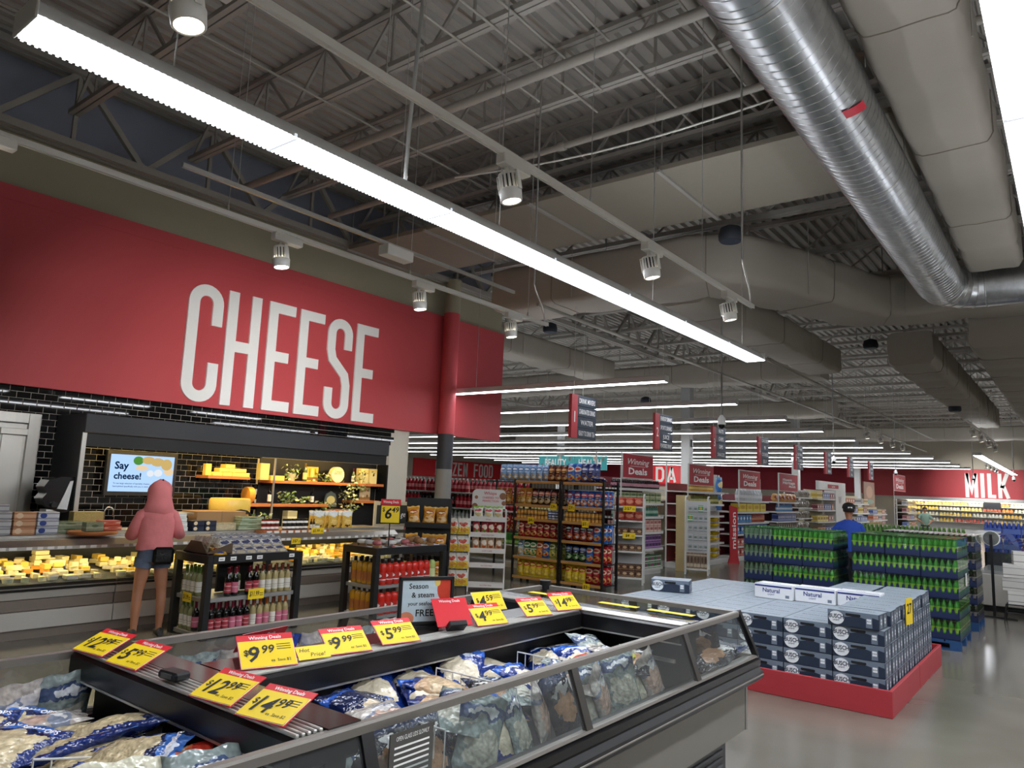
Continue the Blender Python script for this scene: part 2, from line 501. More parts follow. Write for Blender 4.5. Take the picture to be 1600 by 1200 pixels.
# red band with the department name
def ellipse_arc(cx, cy, rx, ry, a0, a1, n=14):
    return [(cx + rx * math.cos(R(a0 + (a1 - a0) * i / n)), cy + ry * math.sin(R(a0 + (a1 - a0) * i / n))) for i in range(n + 1)]
def big_letter(mb, ch, o, u, v, h, wd, t, d):
    """condensed sign letters: h high, wd wide, stroke t"""
    q = t / 2; r = wd / 2 - q
    S_ = lambda path: mb.strip(path, t, o, u, v, d)
    if ch == 'C':
        S_([(wd - q, h * .66), (wd - q, h - q - r)] + ellipse_arc(wd / 2, h - q - r, r, r, 0, 180)[1:] + ellipse_arc(wd / 2, q + r, r, r, 180, 360) + [(wd - q, h * .34)])
    elif ch == 'S':
        S_([(wd - q, h * .70), (wd - q, h - q - r)] + ellipse_arc(wd / 2, h - q - r, r, r, 0, 180)[1:] + [(q, h * .68), (q + r * .25, h * .585), (wd - q - r * .25, h * .44), (wd - q, h * .34)] +
           ellipse_arc(wd / 2, q + r, r, r, 0, -180) + [(q, h * .30)])
    elif ch == 'H':
        S_([(q, 0), (q, h)]); S_([(wd - q, 0), (wd - q, h)]); S_([(t, h * .52), (wd - t, h * .52)])
    elif ch == 'E':
        S_([(q, 0), (q, h)]); S_([(t, q), (wd, q)]); S_([(t, h * .5), (wd * .84, h * .5)]); S_([(t, h - q), (wd, h - q)])
    elif ch == 'I':
        S_([(q, 0), (q, h)])
    elif ch == 'L':
        S_([(q, 0), (q, h)]); S_([(t, q), (wd, q)])
    elif ch == 'M':
        S_([(q, 0), (q, h)]); S_([(wd - q, 0), (wd - q, h)]); S_([(t * .6, h), (wd / 2, h * .25), (wd - t * .6, h)])
    elif ch == 'K':
        S_([(q, 0), (q, h)]); S_([(t, h * .42), (wd - q * .6, h)]); S_([(t * 1.3, h * .52), (wd - q * .4, 0)])
    elif ch == 'F':
        S_([(q, 0), (q, h)]); S_([(t, h * .53), (wd * .92, h * .53)]); S_([(t, h - q), (wd, h - q)])
    elif ch == 'D':
        S_([(q, 0), (q, h)]); S_([(t, h - q), (wd - q - r * .5, h - q), (wd - q, h - q - r * .8), (wd - q, q + r * .8), (wd - q - r * .5, q), (t, q)])
    elif ch in 'O0':
        S_(ellipse_arc(wd / 2, h - q - r, r, r, 0, 180) + ellipse_arc(wd / 2, q + r, r, r, 180, 360) + [(wd - q, h - q - r)])
    elif ch == 'Z':
        S_([(0, h - q), (wd - q, h - q), (q, q), (wd, q)])
    elif ch == 'N':
        S_([(q, 0), (q, h)]); S_([(wd - q, 0), (wd - q, h)]); S_([(q, h), (wd - q, 0)])
    elif ch == 'R':
        S_([(q, 0), (q, h)]); S_([(t, h - q), (wd - q - r * .3, h - q), (wd - q, h * .86), (wd - q, h * .66), (wd - q - r * .3, h * .52), (t, h * .52)]); S_([(wd * .5, h * .5), (wd - q * .6, 0)])
    elif ch == 'A':
        S_([(q * .7, 0), (wd / 2, h)]); S_([(wd - q * .7, 0), (wd / 2, h)]); S_([(wd * .25, h * .25), (wd * .75, h * .25)])
    elif ch == 'Y':
        S_([(q * .7, h), (wd / 2, h * .45), (wd - q * .7, h)]); S_([(wd / 2, 0), (wd / 2, h * .5)])
sg = thing('department_sign', 'long red wall band reading CHEESE in tall white letters', 'sign', (CX, 0, 2.76))
mb = MB(RED); mb.box(0, 0.10, YN, 12.98, 0, 2.49); mb.ob('band', sg)
mb = MB(RED); mb.box(0.10, 0.105, YN, 12.98, 2.30, 2.31); mb.box(0.10, 0.106, YN, 12.98, 2.31, 2.49); mb.ob('top_moulding', sg)
lx = [5.39, 6.03, 6.76, 7.37, 7.97, 8.62]
for ch, y0 in zip('CHEESE', lx):
    mb = MB(LETTER)
    wd = {'C': 0.56, 'H': 0.58, 'E': 0.51, 'S': 0.55}[ch]
    big_letter(mb, ch, (0.106, y0, 0.06), Y_, Z_, 1.80, wd, 0.172, (0.03, 0, 0))
    tag(mb.ob('letter', sg), 'white letter ' + ch)
# columns
CONC = mat('column_grey_paint', '#8f8f8c', 0.7, vary=0.05)
CHAR = mat('column_charcoal_paint', '#3c3f44', 0.55)
cp = thing('column_1', 'round steel column painted red above and charcoal below', 'column', (-10.2, 10.96, 0)); del cp['category']; cp['kind'] = 'structure'
mb = MB(CONC); mb.cyl((0, 0, 0), (0, 0, 2.05), 0.165, 24); mb.ob('bare_shaft', cp)
mb = MB(CHAR); mb.cyl((0, 0, 2.05), (0, 0, 2.76), 0.166, 24); mb.ob('charcoal_shaft', cp)
mb = MB(RED); mb.cyl((0, 0, 2.76), (0, 0, 5.28), 0.167, 24); mb.ob('red_shaft', cp)
mb = MB(OLIVE); mb.cyl((0, 0, 5.28), (0, 0, 6.0), 0.165, 24); mb.ob('top_shaft', cp)
for k in range(1, 4):
    mb = MB(WHITE); mb.box(-0.15, 0.15, -0.15, 0.15, 0, 3.9); mb.m(CONC); mb.box(-0.16, 0.16, -0.16, 0.16, 3.9, 6.0)
    o = mb.ob('column_%d' % (k + 1), None, (-10.3, 10.96 + 11.92 * k, 0)); tag(o, 'square column, white below and grey above, %s along the aisle ends' % ORD[k - 1], kind='structure')
mb = MB(WHITE); mb.box(-0.15, 0.15, -0.15, 0.15, 0, 6.0)
tag(mb.ob('column_5', None, (-22.3, 33.2, 0)), 'white square column far down the aisles behind the chip racks', kind='structure')
# the far red bands with names
fs_ = thing('department_sign', 'wine red band on the far wall reading MILK', 'sign', (0, YF, 0))
mb = MB(RED); mb.box(-11.5, XR, -0.08, 0, 2.2, 4.0); mb.ob('band', fs_)
mb = MB(WINE); mb.box(XL, -11.5, -0.08, 0, 2.3, 4.0); mb.ob('band', fs_)
for ch, x0, wd in (('M', -5.70, .68), ('I', -4.88, .2), ('L', -4.52, .42), ('K', -3.98, .55)):
    mb = MB(LETTER); big_letter(mb, ch, (x0 + 0.06, -0.08, 2.26), X_, Z_, 1.5, wd, 0.2, (0, -0.03, 0)); tag(mb.ob('letter', fs_), 'white letter ' + ch)
ds_ = thing('department_sign', 'bright red band section with white letters beyond the aisles', 'sign', (-28, YF - 0.1, 0))
mb = MB(mat('lit_red_panel', '#e8303a', 0.5)); mb.box(-.8, 4.5, -0.06, 0, 2.5, 3.95); mb.ob('band', ds_)  # lighter red than the band: its lighting is put into the colour
for ch, x0 in (('D', 1.1), ('A', 2.1), ('I', 3.3)):
    mb = MB(LETTER); big_letter(mb, ch, (x0, -0.07, 2.62), X_, Z_, 1.2, 0.75 if ch != 'I' else .2, 0.2, (0, -0.03, 0)); tag(mb.ob('letter', ds_), 'white letter ' + ch)
fz = thing('department_sign', 'red band on the far side wall reading FROZEN FOOD', 'sign', (XL, 0, 0))
mb = MB(mat('lit_red_panel', '#e8303a', 0.5)); mb.box(0, 0.08, 39.5, 50.5, 2.3, 3.65); mb.ob('band', fz)
yy = 41.9
for ch in 'FROZEN FOOD':
    if ch != ' ':
        mb = MB(LETTER); big_letter(mb, ch, (0.085, yy, 2.42), Y_, Z_, 1.1, 0.52, 0.15, (0.03, 0, 0)); tag(mb.ob('letter', fz), 'white letter ' + ch)
    yy += 0.66
TEAL = printed('teal_patterned_panel', '#3fa9ac', spots=[(.1, .25, .03, .2, '#7d6a58'), (.24, .75, .03, .22, '#6fc9c6'), (.36, .2, .03, .2, '#c7b29a'), (.9, .8, .03, .2, '#7d6a58'), (.62, .85, .03, .2, '#c7b29a')], axis='Z', axis2='X')
for nm, x0, x1 in (('BEAUTY', -18.6, -16.82), ('HEALTH', -16.78, -15.2)):
    t_ = thing('hanging_sign', 'teal patterned hanging sign reading %s above the far aisles' % nm, 'sign', (x0, 26.0, 2.57))
    mb = MB(TEAL); mb.box(0, x1 - x0, 0, 0.06, 0, .58); mb.ob('panel', t_)
    mb = MB(LETTER); mb.text(nm, ((x1 - x0) / 2, 0, 0.14), X_, Z_, 0.3, wmax=1.1, bold=0.02, lift=0.01); mb.ob('lettering', t_)
    each('hanger', t_, ALU, [lambda b, xx=xx: b.cyl((xx, 0.03, .58), (xx, 0.03, DECK - 2.54), 0.006, 5) for xx in (0.2, x1 - x0 - 0.2)])
# ------------------------------------------------------------------ roof structure
JOIST = mat('joist_paint', '#9b968d', 0.7, vary=0.1, vscale=3)
def joist_mesh(x0, x1, name, step=0.62, f=1.0):
    mb = MB(JOIST)
    zt, zb = DECK - 0.03, 6.42
    for z in (zt, zb):
        for dy in (-0.038, 0.038): mb.box(x0, x1, dy * f - 0.030 * f, dy * f + 0.030 * f, z - 0.03 * f, z + 0.03 * f)
    x = x0; up = False
    while x + step <= x1:
        a = (x, 0, zb if not up else zt); b = (x + step, 0, zt if not up else zb)
        mb.bar(a, b, 0.034)
        if not up: mb.bar((x + step, 0, zb), (x + step, 0, zt), 0.026)
        x += step; up = not up
    return mb.mesh(name)
jn = joist_mesh(-10.3, XR, 'ceiling_joist'); jf = joist_mesh(XL, XR, 'ceiling_joist', 1.0, 1.35)
ys = []; y = -3.1 + .02
while y < YF:
    ys.append(y); y += 1.65 if y < 11 else 2.25
for k, y in enumerate(ys):
    o = inst('ceiling_joist', jn if y < 11 else jf, None, (0, y, 0))
    tag(o, 'open-web steel roof joist, %s one from the near wall' % ORD[k], kind='structure')
def girder(x, y0, y1, lab):
    mb = MB(JOIST)
    for z in (7.0, 5.98):
        for dx in (-0.06, 0.06): mb.box(x + dx - 0.045, x + dx + 0.045, y0, y1, z - 0.05, z + 0.05)
    step = 0.95; y = y0; up = False
    while y + step < y1:
        mb.bar((x, y, 5.98 if not up else 7.0), (x, y + step, 7.0 if not up else 5.98), 0.075)
        if not up: mb.bar((x, y + step, 5.98), (x, y + step, 7.0), 0.05)
        y += step; up = not up
    o = mb.ob('ceiling_girder'); tag(o, lab, kind='structure')
girder(-10.3, YN, YF, 'deep steel joist girder on the column line above the cheese wall')
girder(-22.3, 12, YF, 'deep steel joist girder above the middle of the aisles')
girder(2.2, YN, YF, 'deep steel joist girder on the right of the ducts')
# pipes and conduits
PIPE = mat('pipe_paint', '#9b958a', 0.6, vary=0.05)
def pipe(label, p, q, r, name='pipe', cat='pipe', m=PIPE, couplings=(), hang=0):
    t = thing(name, label, cat, p)
    q = Vector(q) - Vector(p)
    mb = MB(m); mb.cyl((0, 0, 0), q, r, 10); mb.ob('run', t)
    if hang:
        for c in (.93, .97): mb = MB(m); mb.cyl(q * c, q * c + Z_ * hang, .006, 5); mb.ob('hanger_rod', t)
    for c in couplings:
        mb = MB(m); mb.cyl(q * c - q.normalized() * 0.05, q * c + q.normalized() * 0.05, r * 1.35, 10); mb.ob('coupling', t)
    return t
pipe('thick sprinkler main crossing below the joists nearest the long lamp', (-9.9, 5.85, 6.15), (6, 5.85, 6.15), 0.055, couplings=(.25, .5, .75))
pipe('second sprinkler main crossing below the joists', (-9.9, 7.45, 6.2), (6, 7.45, 6.2), 0.045, couplings=(.3, .6))
pipe('thick pipe running lengthwise under the deck beside the round duct', (-3.0, 1.0, 6.9), (-3.0, 12, 6.9), 0.07, couplings=(.4,))
pipe('thin rail below the joists running far down the shop', (-6.57, 9, 4.6), (-6.57, 46, 4.6), 0.03, hang=2.55)
pipe('thin rail left of the wrapped branch duct', (-4.98, 11.5, 4.58), (-4.98, 37, 4.58), 0.03, hang=2.57)
pipe('slender bridging rod on the ceiling, leftmost', (-8.6, 0.5, 6.5), (-8.6, 7.5, 6.5), 0.017, 'bridging_rod', 'rod')
for k, (x, y0, y1) in enumerate(((-7.1, 1.5, 9), (-6.0, 1.8, 8), (-4.9, 2.6, 6.6), (-4.45, 3.0, 7.2), (-4.15, 3.0, 6.8), (-3.6, 4.2, 8.2), (-2.75, 5.5, 8.1))):
    pipe('slender bridging rod on the ceiling, %s from the left of its row' % ORD[k], (x, y0, 6.36), (x, y1, 6.36), 0.014, 'bridging_rod', 'rod')
# sagging white cable
mb = MB(mat('cable_white', '#d8d5cc', 0.5))
mb.tube([(-6.6 + 0.55 * i, 7.0 + 0.03 * i, 5.95 - 0.16 * math.sin(PI * i / 9)) for i in range(10)], 0.012, 6)
tag(mb.ob('cable'), 'white cable sagging across the ceiling pipes', 'cable')
# flat hung panel run below the joists
PANEL = mat('ceiling_panel_paint', '#857e70', 0.8, vary=0.04)
xs = [-10.1, -8.2, -6.1, -4.05, -2.0, -0.6]
for k in range(5):
    t = thing('ceiling_panel', 'flat beige panel hung below the joists, %s from the cheese wall' % ORD[k], 'panel', (xs[k], 8.05, 5.82), group='hung ceiling panels')
    mb = MB(PANEL); mb.rbox(0.006, xs[k + 1] - xs[k] - 0.006, 0, 1.85, 0, 0.07, 0.006); mb.ob('sheet', t)
    mb = MB(JOIST); mb.box(0.0, 0.05, -0.05, 1.9, -0.03, 0.0); mb.ob('support_channel', t)
    each('hanger_rod', t, JOIST, [lambda b, yy=yy: b.cyl((0.03, yy, 0.07), (0.03, yy, 1.2), 0.008, 5) for yy in (0.05, 1.8)])
# ------------------------------------------------------------------ ducts
def galv():
    m = bpy.data.materials.new('galvanised_spiral'); m.use_nodes = True
    nt = m.node_tree; b = nt.nodes['Principled BSDF']
    tc = N(nt, 'ShaderNodeTexCoord'); mp = N(nt, 'ShaderNodeMapping'); mp.inputs['Scale'].default_value = (3, 0.6, 3)
    nz = N(nt, 'ShaderNodeTexNoise'); nz.inputs['Scale'].default_value = 5; nz.inputs['Detail'].default_value = 4
    nt.links.new(tc.outputs['Object'], mp.inputs[0]); nt.links.new(mp.outputs[0], nz.inputs[0])
    cr = N(nt, 'ShaderNodeValToRGB'); cr.color_ramp.elements[0].color = lin('#9a9c9e'); cr.color_ramp.elements[1].color = lin('#d4d4d2')
    nt.links.new(nz.outputs[0], cr.inputs[0]); nt.links.new(cr.outputs[0], b.inputs['Base Color'])
    b.inputs['Metallic'].default_value = 0.92; b.inputs['Roughness'].default_value = 0.30
    return m
GALV = galv()
DX, DZ, DR = -1.69, 5.5, 0.36
d = thing('spiral_duct', 'shiny round spiral-seamed metal duct ending in a segmented elbow', 'duct', (DX, 0, DZ))
Y0, Y1 = -3.0, 13.9
lens = [Y0, 1.9, 4.75, 7.0, 9.6, 12.0, Y1]
for a, b in zip(lens[:-1], lens[1:]):
    mb = MB(GALV); mb.cyl((0, a + 0.003, 0), (0, b - 0.003, 0), DR, 48, caps=False); mb.ob('duct_section', d)
mb = MB(GALV)
pitch = 0.13; k = 24
pts = []
for i in range(int((Y1 - Y0) / pitch * k)):
    t = 2 * PI * i / k
    pts.append((DR * math.cos(t) * 1.003, Y0 + pitch * i / k, DR * math.sin(t) * 1.003))
mb.tube(pts, 0.0065, 5); mb.ob('spiral_seam', d)
each('joint_band', d, GALV, [lambda b, y=y: b.cyl((0, y - 0.02, 0), (0, y + 0.02, 0), DR + 0.006, 48) for y in lens[1:-1]])
# elbow turning to +X
RB = 0.62
prev = None
mb_e = []
for g in range(6):
    a = R(90) * g / 5
    c = Vector((RB - RB * math.cos(a), Y1 + RB * math.sin(a), 0)); nrm = Vector((math.cos(a), -math.sin(a), 0))
    ring = [c + nrm * DR * math.cos(2 * PI * j / 40) + Z_ * DR * math.sin(2 * PI * j / 40) for j in range(40)]
    if prev:
        mb = MB(GALV); mb.loft([prev, ring], caps=False)
        mb.ob('elbow_gore', d)
        mb = MB(GALV); mb.tube([p * 1.0 for p in ring] + [ring[0]], 0.012, 4, caps=False); mb.ob('gore_seam', d)
    prev = ring
mb = MB(GALV); mb.cyl((RB, Y1 + RB, 0), (RB + 4.5, Y1 + RB, 0), DR, 40, caps=False); mb.ob('duct_section', d)
mb = MB(mat('red_tape', '#d3243a', 0.5))
vs = []
for i in range(5):
    t = R(-58 + i * 8)
    vs += [((DR + .012) * math.cos(t), 6.55 + .045 * i, (DR + .012) * math.sin(t)), ((DR + .012) * math.cos(t), 6.70 + .045 * i, (DR + .012) * math.sin(t))]
mb.add(vs, [(2 * i, 2 * i + 1, 2 * i + 3, 2 * i + 2) for i in range(4)], True); tag(mb.ob('warning_sticker', d), 'red sticker on the duct')
for y in (1.2, 4.8, 8.6, 12.2):
    mb = MB(ALU); mb.cyl((-DR, y, 0), (-DR, y, 1.6), 0.006, 5); mb.cyl((DR, y, 0), (DR, y, 1.6), 0.006, 5)
    mb.cyl((0, y - 0.012, 0), (0, y + 0.012, 0), DR + 0.008, 48)
    mb.ob('hanger', d)
WRAP = mat('duct_wrap', '#978f83', 0.82, vary=0.1, vscale=1.2, bump=0.35, bscale=2.2, stretch=(1, 1, 1))
def wrap_duct(label, path, w, h, sag=0.015, seed=1, bands=()):
    """soft insulated rectangular duct swept along a level path (centre line)"""
    rnd = random.Random(seed)
    P = [Vector(p) for p in path]
    # resample
    pts = []
    for a, b in zip(P[:-1], P[1:]):
        n = max(2, int((b - a).length / 0.22))
        pts += [a.lerp(b, i / n) for i in range(n)]
    pts.append(P[-1])
    # smooth corners
    for _ in range(6):
        pts = [pts[0]] + [(pts[i - 1] + pts[i] * 2 + pts[i + 1]) / 4 for i in range(1, len(pts) - 1)] + [pts[-1]]
    sec = []
    r = min(w, h) * 0.16
    for cx, cz, a0 in ((w / 2 - r, h / 2 - r, 0), (-w / 2 + r, h / 2 - r, 90), (-w / 2 + r, -h / 2 + r, 180), (w / 2 - r, -h / 2 + r, 270)):
        for k in range(4): sec.append((cx + r * math.cos(R(a0 + 30 * k)), cz + r * math.sin(R(a0 + 30 * k))))
        if a0 in (180,):
            for k in range(1, 4): sec.append((-w / 2 + r + (w - 2 * r) * k / 4, -h / 2))
    org = P[0].copy()
    rings = []
    for i, p in enumerate(pts):
        d_ = (pts[min(i + 1, len(pts) - 1)] - pts[max(i - 1, 0)]); d_.z = 0; d_.normalize()
        side = d_.cross(Z_)
        pinch = 1.0 - 0.03 * (1 if i % 6 == 0 else 0)
        ring = []
        for (sx, sz) in sec:
            j = rnd.uniform(-sag, sag)
            dz = -0.03 * math.sin(PI * (i % 6) / 6) if sz < -h / 2 + 0.02 else 0
            ring.append(p - org + side * (sx * pinch + j) + Z_ * (sz * pinch + dz + rnd.uniform(-sag, sag) * .6))
        rings.append(ring)
    mb = MB(WRAP); mb.loft(rings)
    t = thing('wrapped_duct', label, 'duct', org)
    mb.ob('insulation', t)
    for i in range(6, len(pts) - 3, 12):
        mb = MB(mat('duct_strap', '#7a7064', 0.7))
        ring = [Vector(q) * 1.0 for q in rings[i]]
        c = sum(ring, Vector()) / len(ring)
        ring = [c + (q - c) * 1.012 for q in ring]
        mb.tube(ring + [ring[0]], 0.008, 4, caps=False)
        mb.ob('strap', t)
    for i in range(8, len(pts), 18):
        for s_ in (-1, 1):
            d_ = (pts[min(i + 1, len(pts) - 1)] - pts[i - 1]).normalized(); side = d_.cross(Z_)
            q = pts[i] - org + side * (w / 2 + 0.02) * s_
            mb = MB(JOIST); mb.cyl(q - Z_ * h / 2, q + Z_ * (DECK - pts[i].z), 0.006, 5); mb.ob('hanger_rod', t)
    return t
wrap_duct('broad tan insulated duct beside the shiny round duct', [(-0.91, -3, 5.94), (-0.91, 13.95, 5.94)], 0.78, 0.64, seed=2)
wrap_duct('tan insulated duct crossing behind the hung panels with a bend', [(-8.6, 10.85, 5.42), (-4.3, 10.85, 5.42), (-3.1, 15.6, 5.68), (2.5, 15.6, 5.68)], 1.1, 0.8, seed=3)
wrap_duct('tan insulated branch duct running away from the bent cross duct', [(-5.3, 11.46, 5.3), (-5.1, 19.68, 5.3)], 0.9, 0.62, seed=4)
wrap_duct('far tan insulated cross duct above the first aisles', [(-24, 20.2, 5.25), (-5.2, 20.2, 5.25)], 0.9, 0.6, seed=5)
wrap_duct('tan insulated duct over the beginning of the aisles left of the girder', [(-11.3, 12.6, 5.35), (-11.3, 19, 5.35)], 0.8, 0.6, seed=6)
wrap_duct('saggy tan duct right of centre under the far ceiling', [(-2.75, 17.6, 5.1), (-2.75, 34, 5.2)], 0.9, 0.75, sag=0.03, seed=7)
wrap_duct('saggy tan duct at the right edge under the far ceiling', [(-0.9, 16.3, 5.1), (-0.9, 33, 5.2)], 1.25, 0.75, sag=0.03, seed=8)
wrap_duct('last tan insulated duct crossing in front of the milk wall', [(-30, 39.6, 5.05), (4, 39.6, 5.05)], 0.9, 0.6, seed=9)
wrap_duct('tan insulated cross duct above the middle of the aisles', [(-30, 28.5, 5.1), (-7, 28.5, 5.1)], 0.9, 0.6, seed=10)
# round dark loudspeakers hung under the roof
SPK = mat('speaker_navy', '#22262e', 0.7)
for k, (x, y, z, lab) in enumerate(((-3.86, 10.05, 5.45, 'dark round ceiling loudspeaker in front of the bent tan duct'), (-4.0, 19.9, 5.6, 'dark round ceiling loudspeaker near the end of the branch duct'),
                                    (-10.1, 14.4, 5.55, 'dark round ceiling loudspeaker beyond the red column'), (-11.4, 22, 4.7, 'dark round loudspeaker above the first aisle lamps'),
                                    (-2.9, 26, 4.6, 'dark round loudspeaker below the saggy duct'))):
    t = thing('ceiling_speaker', lab, 'speaker', (x, y, z), group='hung loudspeakers')
    mb = MB(SPK); mb.lathe([(0.15, 0), (0.175, 0.03), (0.18, 0.10), (0.15, 0.2), (0.06, 0.24)], 20); mb.ob('shell', t)
    mb = MB(mat('speaker_grille', '#2c3340', 0.6, bump=0.5, bscale=120)); mb.lathe([(0.145, -0.004), (0.145, 0.002)], 20); mb.ob('grille', t)
    mb = MB(JOIST); mb.cyl((0, 0, 0.24), (0, 0, 6.9 - z), 0.006, 5); mb.ob('chain', t)
# ------------------------------------------------------------------ lamps
LENS = glow('tube_lens_light', '#f4f8ff', LAMP)
LENSFAR = glow('aisle_lens_light', '#f4f8ff', LAMP * 0.6)
HOUS = mat('lamp_housing_white', '#dfe0e0', 0.35)
def strip_lamp(label, p, length, along='Y', w=0.25, seg=1.22, lens=LENS, wires=True, louver=False, group=None, up=None):
    """row of joined strip fixtures with a curved housing; starts at p and runs along Y or X"""
    t = thing('strip_light', label, 'lamp', p, 0 if along == 'Y' else -PI / 2, group)
    n = max(1, round(length / seg)); seg = length / n
    mb = MB(HOUS)
    prof = [(-w / 2, 0.0), (-w / 2 + .006, 0.03), (-w * .3, 0.085), (-.05, 0.105), (.05, 0.105), (w * .3, 0.085), (w / 2 - .006, 0.03), (w / 2, 0.0)]
    k = len(prof)
    vs = [(x, y, z) for y in (0, length) for x, z in prof]
    mb.add(vs, [(i, i + 1, k + i + 1, k + i) for i in range(k - 1)], True)
    mb.add([vs[i] for i in range(k)], [tuple(range(k))], False); mb.add([vs[k + i] for i in range(k)], [tuple(range(k))[::-1]], False)
    mb.ob('housing', t)
    if n <= 12:
        for i in range(n):
            mb = MB(lens); mb.box(-w / 2 + .012, w / 2 - .012, i * seg + .008, (i + 1) * seg - .008, -0.012, 0.004); mb.ob('lens', t)
    else:
        mb = MB(lens); mb.box(-w / 2 + .012, w / 2 - .012, .008, length - .008, -0.012, 0.004); mb.ob('lens', t)
    if louver:
        mb = MB(glow('louver_fin_lit', '#f4f8ff', 2.2))  # fins glow in place of lamp light showing through them
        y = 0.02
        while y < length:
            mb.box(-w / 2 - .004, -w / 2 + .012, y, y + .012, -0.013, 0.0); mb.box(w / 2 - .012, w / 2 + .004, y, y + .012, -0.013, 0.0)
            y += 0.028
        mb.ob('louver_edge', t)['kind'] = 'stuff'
        mb = MB(mat('slot_grey', '#8a9098', .5)); y = .1
        while y < length - .1:
            mb.box(w * .2, w * .2 + .006, y, y + .03, -0.0135, -.012); y += .068
        mb.ob('uplight_slots', t)['kind'] = 'stuff'
        each('joint_clip', t, glow('joint_clip_lit', '#dfe6ee', .5), [lambda b, i=i: b.box(-w / 2 - .003, w / 2 + .003, i * seg - .007, i * seg + .007, -0.016, 0.02) for i in range(1, n)])  # clips glow faintly in place of light passing through the plastic
    each('end_cap', t, HOUS, [lambda b, y=y: b.rbox(-w / 2 - .004, w / 2 + .004, y - .012, y, -0.015, 0.10, .004) for y in (0, length + .012)])
    mb = MB(up or glow('uplight_slot', '#eef4ff', UPL)); mb.quad((-.042, .02, .1054), (.042, .02, .1054), (.042, length - .02, .1054), (-.042, length - .02, .1054)); mb.ob('uplight_slot', t)
    ys_ = [0.6]
    while wires and ys_[-1] + max(2.44, seg * 2) < length: ys_.append(ys_[-1] + max(2.44, seg * 2))
    if not wires: ys_ = [length * .3, length - 1.2]
    each('hanger_wire', t, ALU, [lambda b, y=y: b.cyl((.06, y, 0.09), (.06, y, DECK - p[2] + .03), 0.004, 4) for y in ys_])
    return t
strip_lamp('long bright strip lamp hanging over the island freezer', (-3.42, 0.95, 3.6), 8.85, w=0.25, louver=True)
t = bpy.data.objects['strip_light']
mb = MB(ALU); mb.tube([(0, 2.2, .1), (0.01, 2.2, .5), (.03, 2.23, 1.4), (.01, 2.2, 2.4), (0, 2.2, 3.4)], .014, 8); mb.ob('flexible_conduit', t)
strip_lamp('bright strip lamp cut by the right edge beside the tan duct', (-0.06, 0.3, 3.6), 6.2, w=0.26, louver=True)
strip_lamp('strip lamp right outside the picture, past the cut one', (-0.06, 7.7, 3.6), 2.3, w=0.26)
strip_lamp('strip lamp right outside the picture, farther along', (-0.06, 11.3, 3.6), 2.3, w=0.26)
strip_lamp('slim far strip lamp pointing toward the milk wall', (-2.9, 31.7, 3.6), 19.5, w=0.28, wires=False)
# aisle rows, one over every aisle
for k in range(11):
    y = 11.2 + 3.35 * k
    x1 = -5.42 + (0.0, -.05, -.1, -.12, -.05, 0.1, .4, .7, .9, .9, 1.0, 1.2, 1.3)[k]
    strip_lamp('long row of aisle strip lamps, %s row from the front' % ORD[k], (-33.5 if k else -10.2, y, 3.62), (33.5 if k else 10.2) + x1, along='X', w=0.15, seg=2.44, lens=LENSFAR, wires=(k < 4), group='aisle lamp rows', up=glow('aisle_uplight_slot', '#eef4ff', UPL * .42))
# added unseen lamp rows that light the shop right of the viewpoint
strip_lamp('added strip lamp row to the right outside the picture', (3.4, -3, 3.6), 14, w=0.26)
strip_lamp('added strip lamp row on the far right outside the picture', (3.4, 14, 3.6), 18, w=0.26)
# ------------------------------------------------------------------ track lights
SPOTW = mat('spot_white', '#e6e4df', 0.35)
FINDARK = mat('spot_fin_gap', '#3a3a3a', 0.6)
FACE = glow('spot_face_light', '#fff4e0', 14.0)
FACE2 = glow('spot_face_soft', '#fff4e0', 3.0)
def spot_parts(t, off, tilt, face, power=0, aim=None):
    """driver box, yoke, finned can, lit face; hung from the track at local point off"""
    o = Vector(off)
    mb = MB(SPOTW); mb.rbox(o.x - .035, o.x + .035, o.y - .10, o.y + .16, o.z - .085, o.z - .018, .006); mb.ob('driver_box', t)
    h = inst('spot_head', None, t, o + Vector((0, -.03, -.10)), sc=1.18); h.rotation_euler = tilt
    mb = MB(SPOTW)
    mb.cyl((0, 0, .02), (0, 0, -.03), 0.012, 8)
    for s_ in (-1, 1): mb.box(s_ * .062 - .003, s_ * .062 + .003, -.012, .012, -.12, -.02)
    mb.box(-.062, .062, -.012, .012, -.026, -.02)
    mb.ob('yoke', h)
    mb = MB(FINDARK); mb.cyl((0, 0, -.03), (0, 0, -.11), 0.04, 16); mb.m(SPOTW)
    for k in range(14):
        a = 2 * PI * k / 14
        mb.bar((.045 * math.cos(a), .045 * math.sin(a), -.03), (.048 * math.cos(a), .048 * math.sin(a), -.112), 0.009)
    mb.cyl((0, 0, -.024), (0, 0, -.034), .05, 16)
    mb.ob('finned_body', h)
    mb = MB(SPOTW); mb.lathe([(.055, -.108), (.058, -.112), (.054, -.165), (.050, -.17), (.046, -.166)], 20, caps=False); mb.ob('trim_ring', h)
    mb = MB(face); mb.cyl((0, 0, -.16), (0, 0, -.163), .048, 20); mb.ob('lit_face', h)
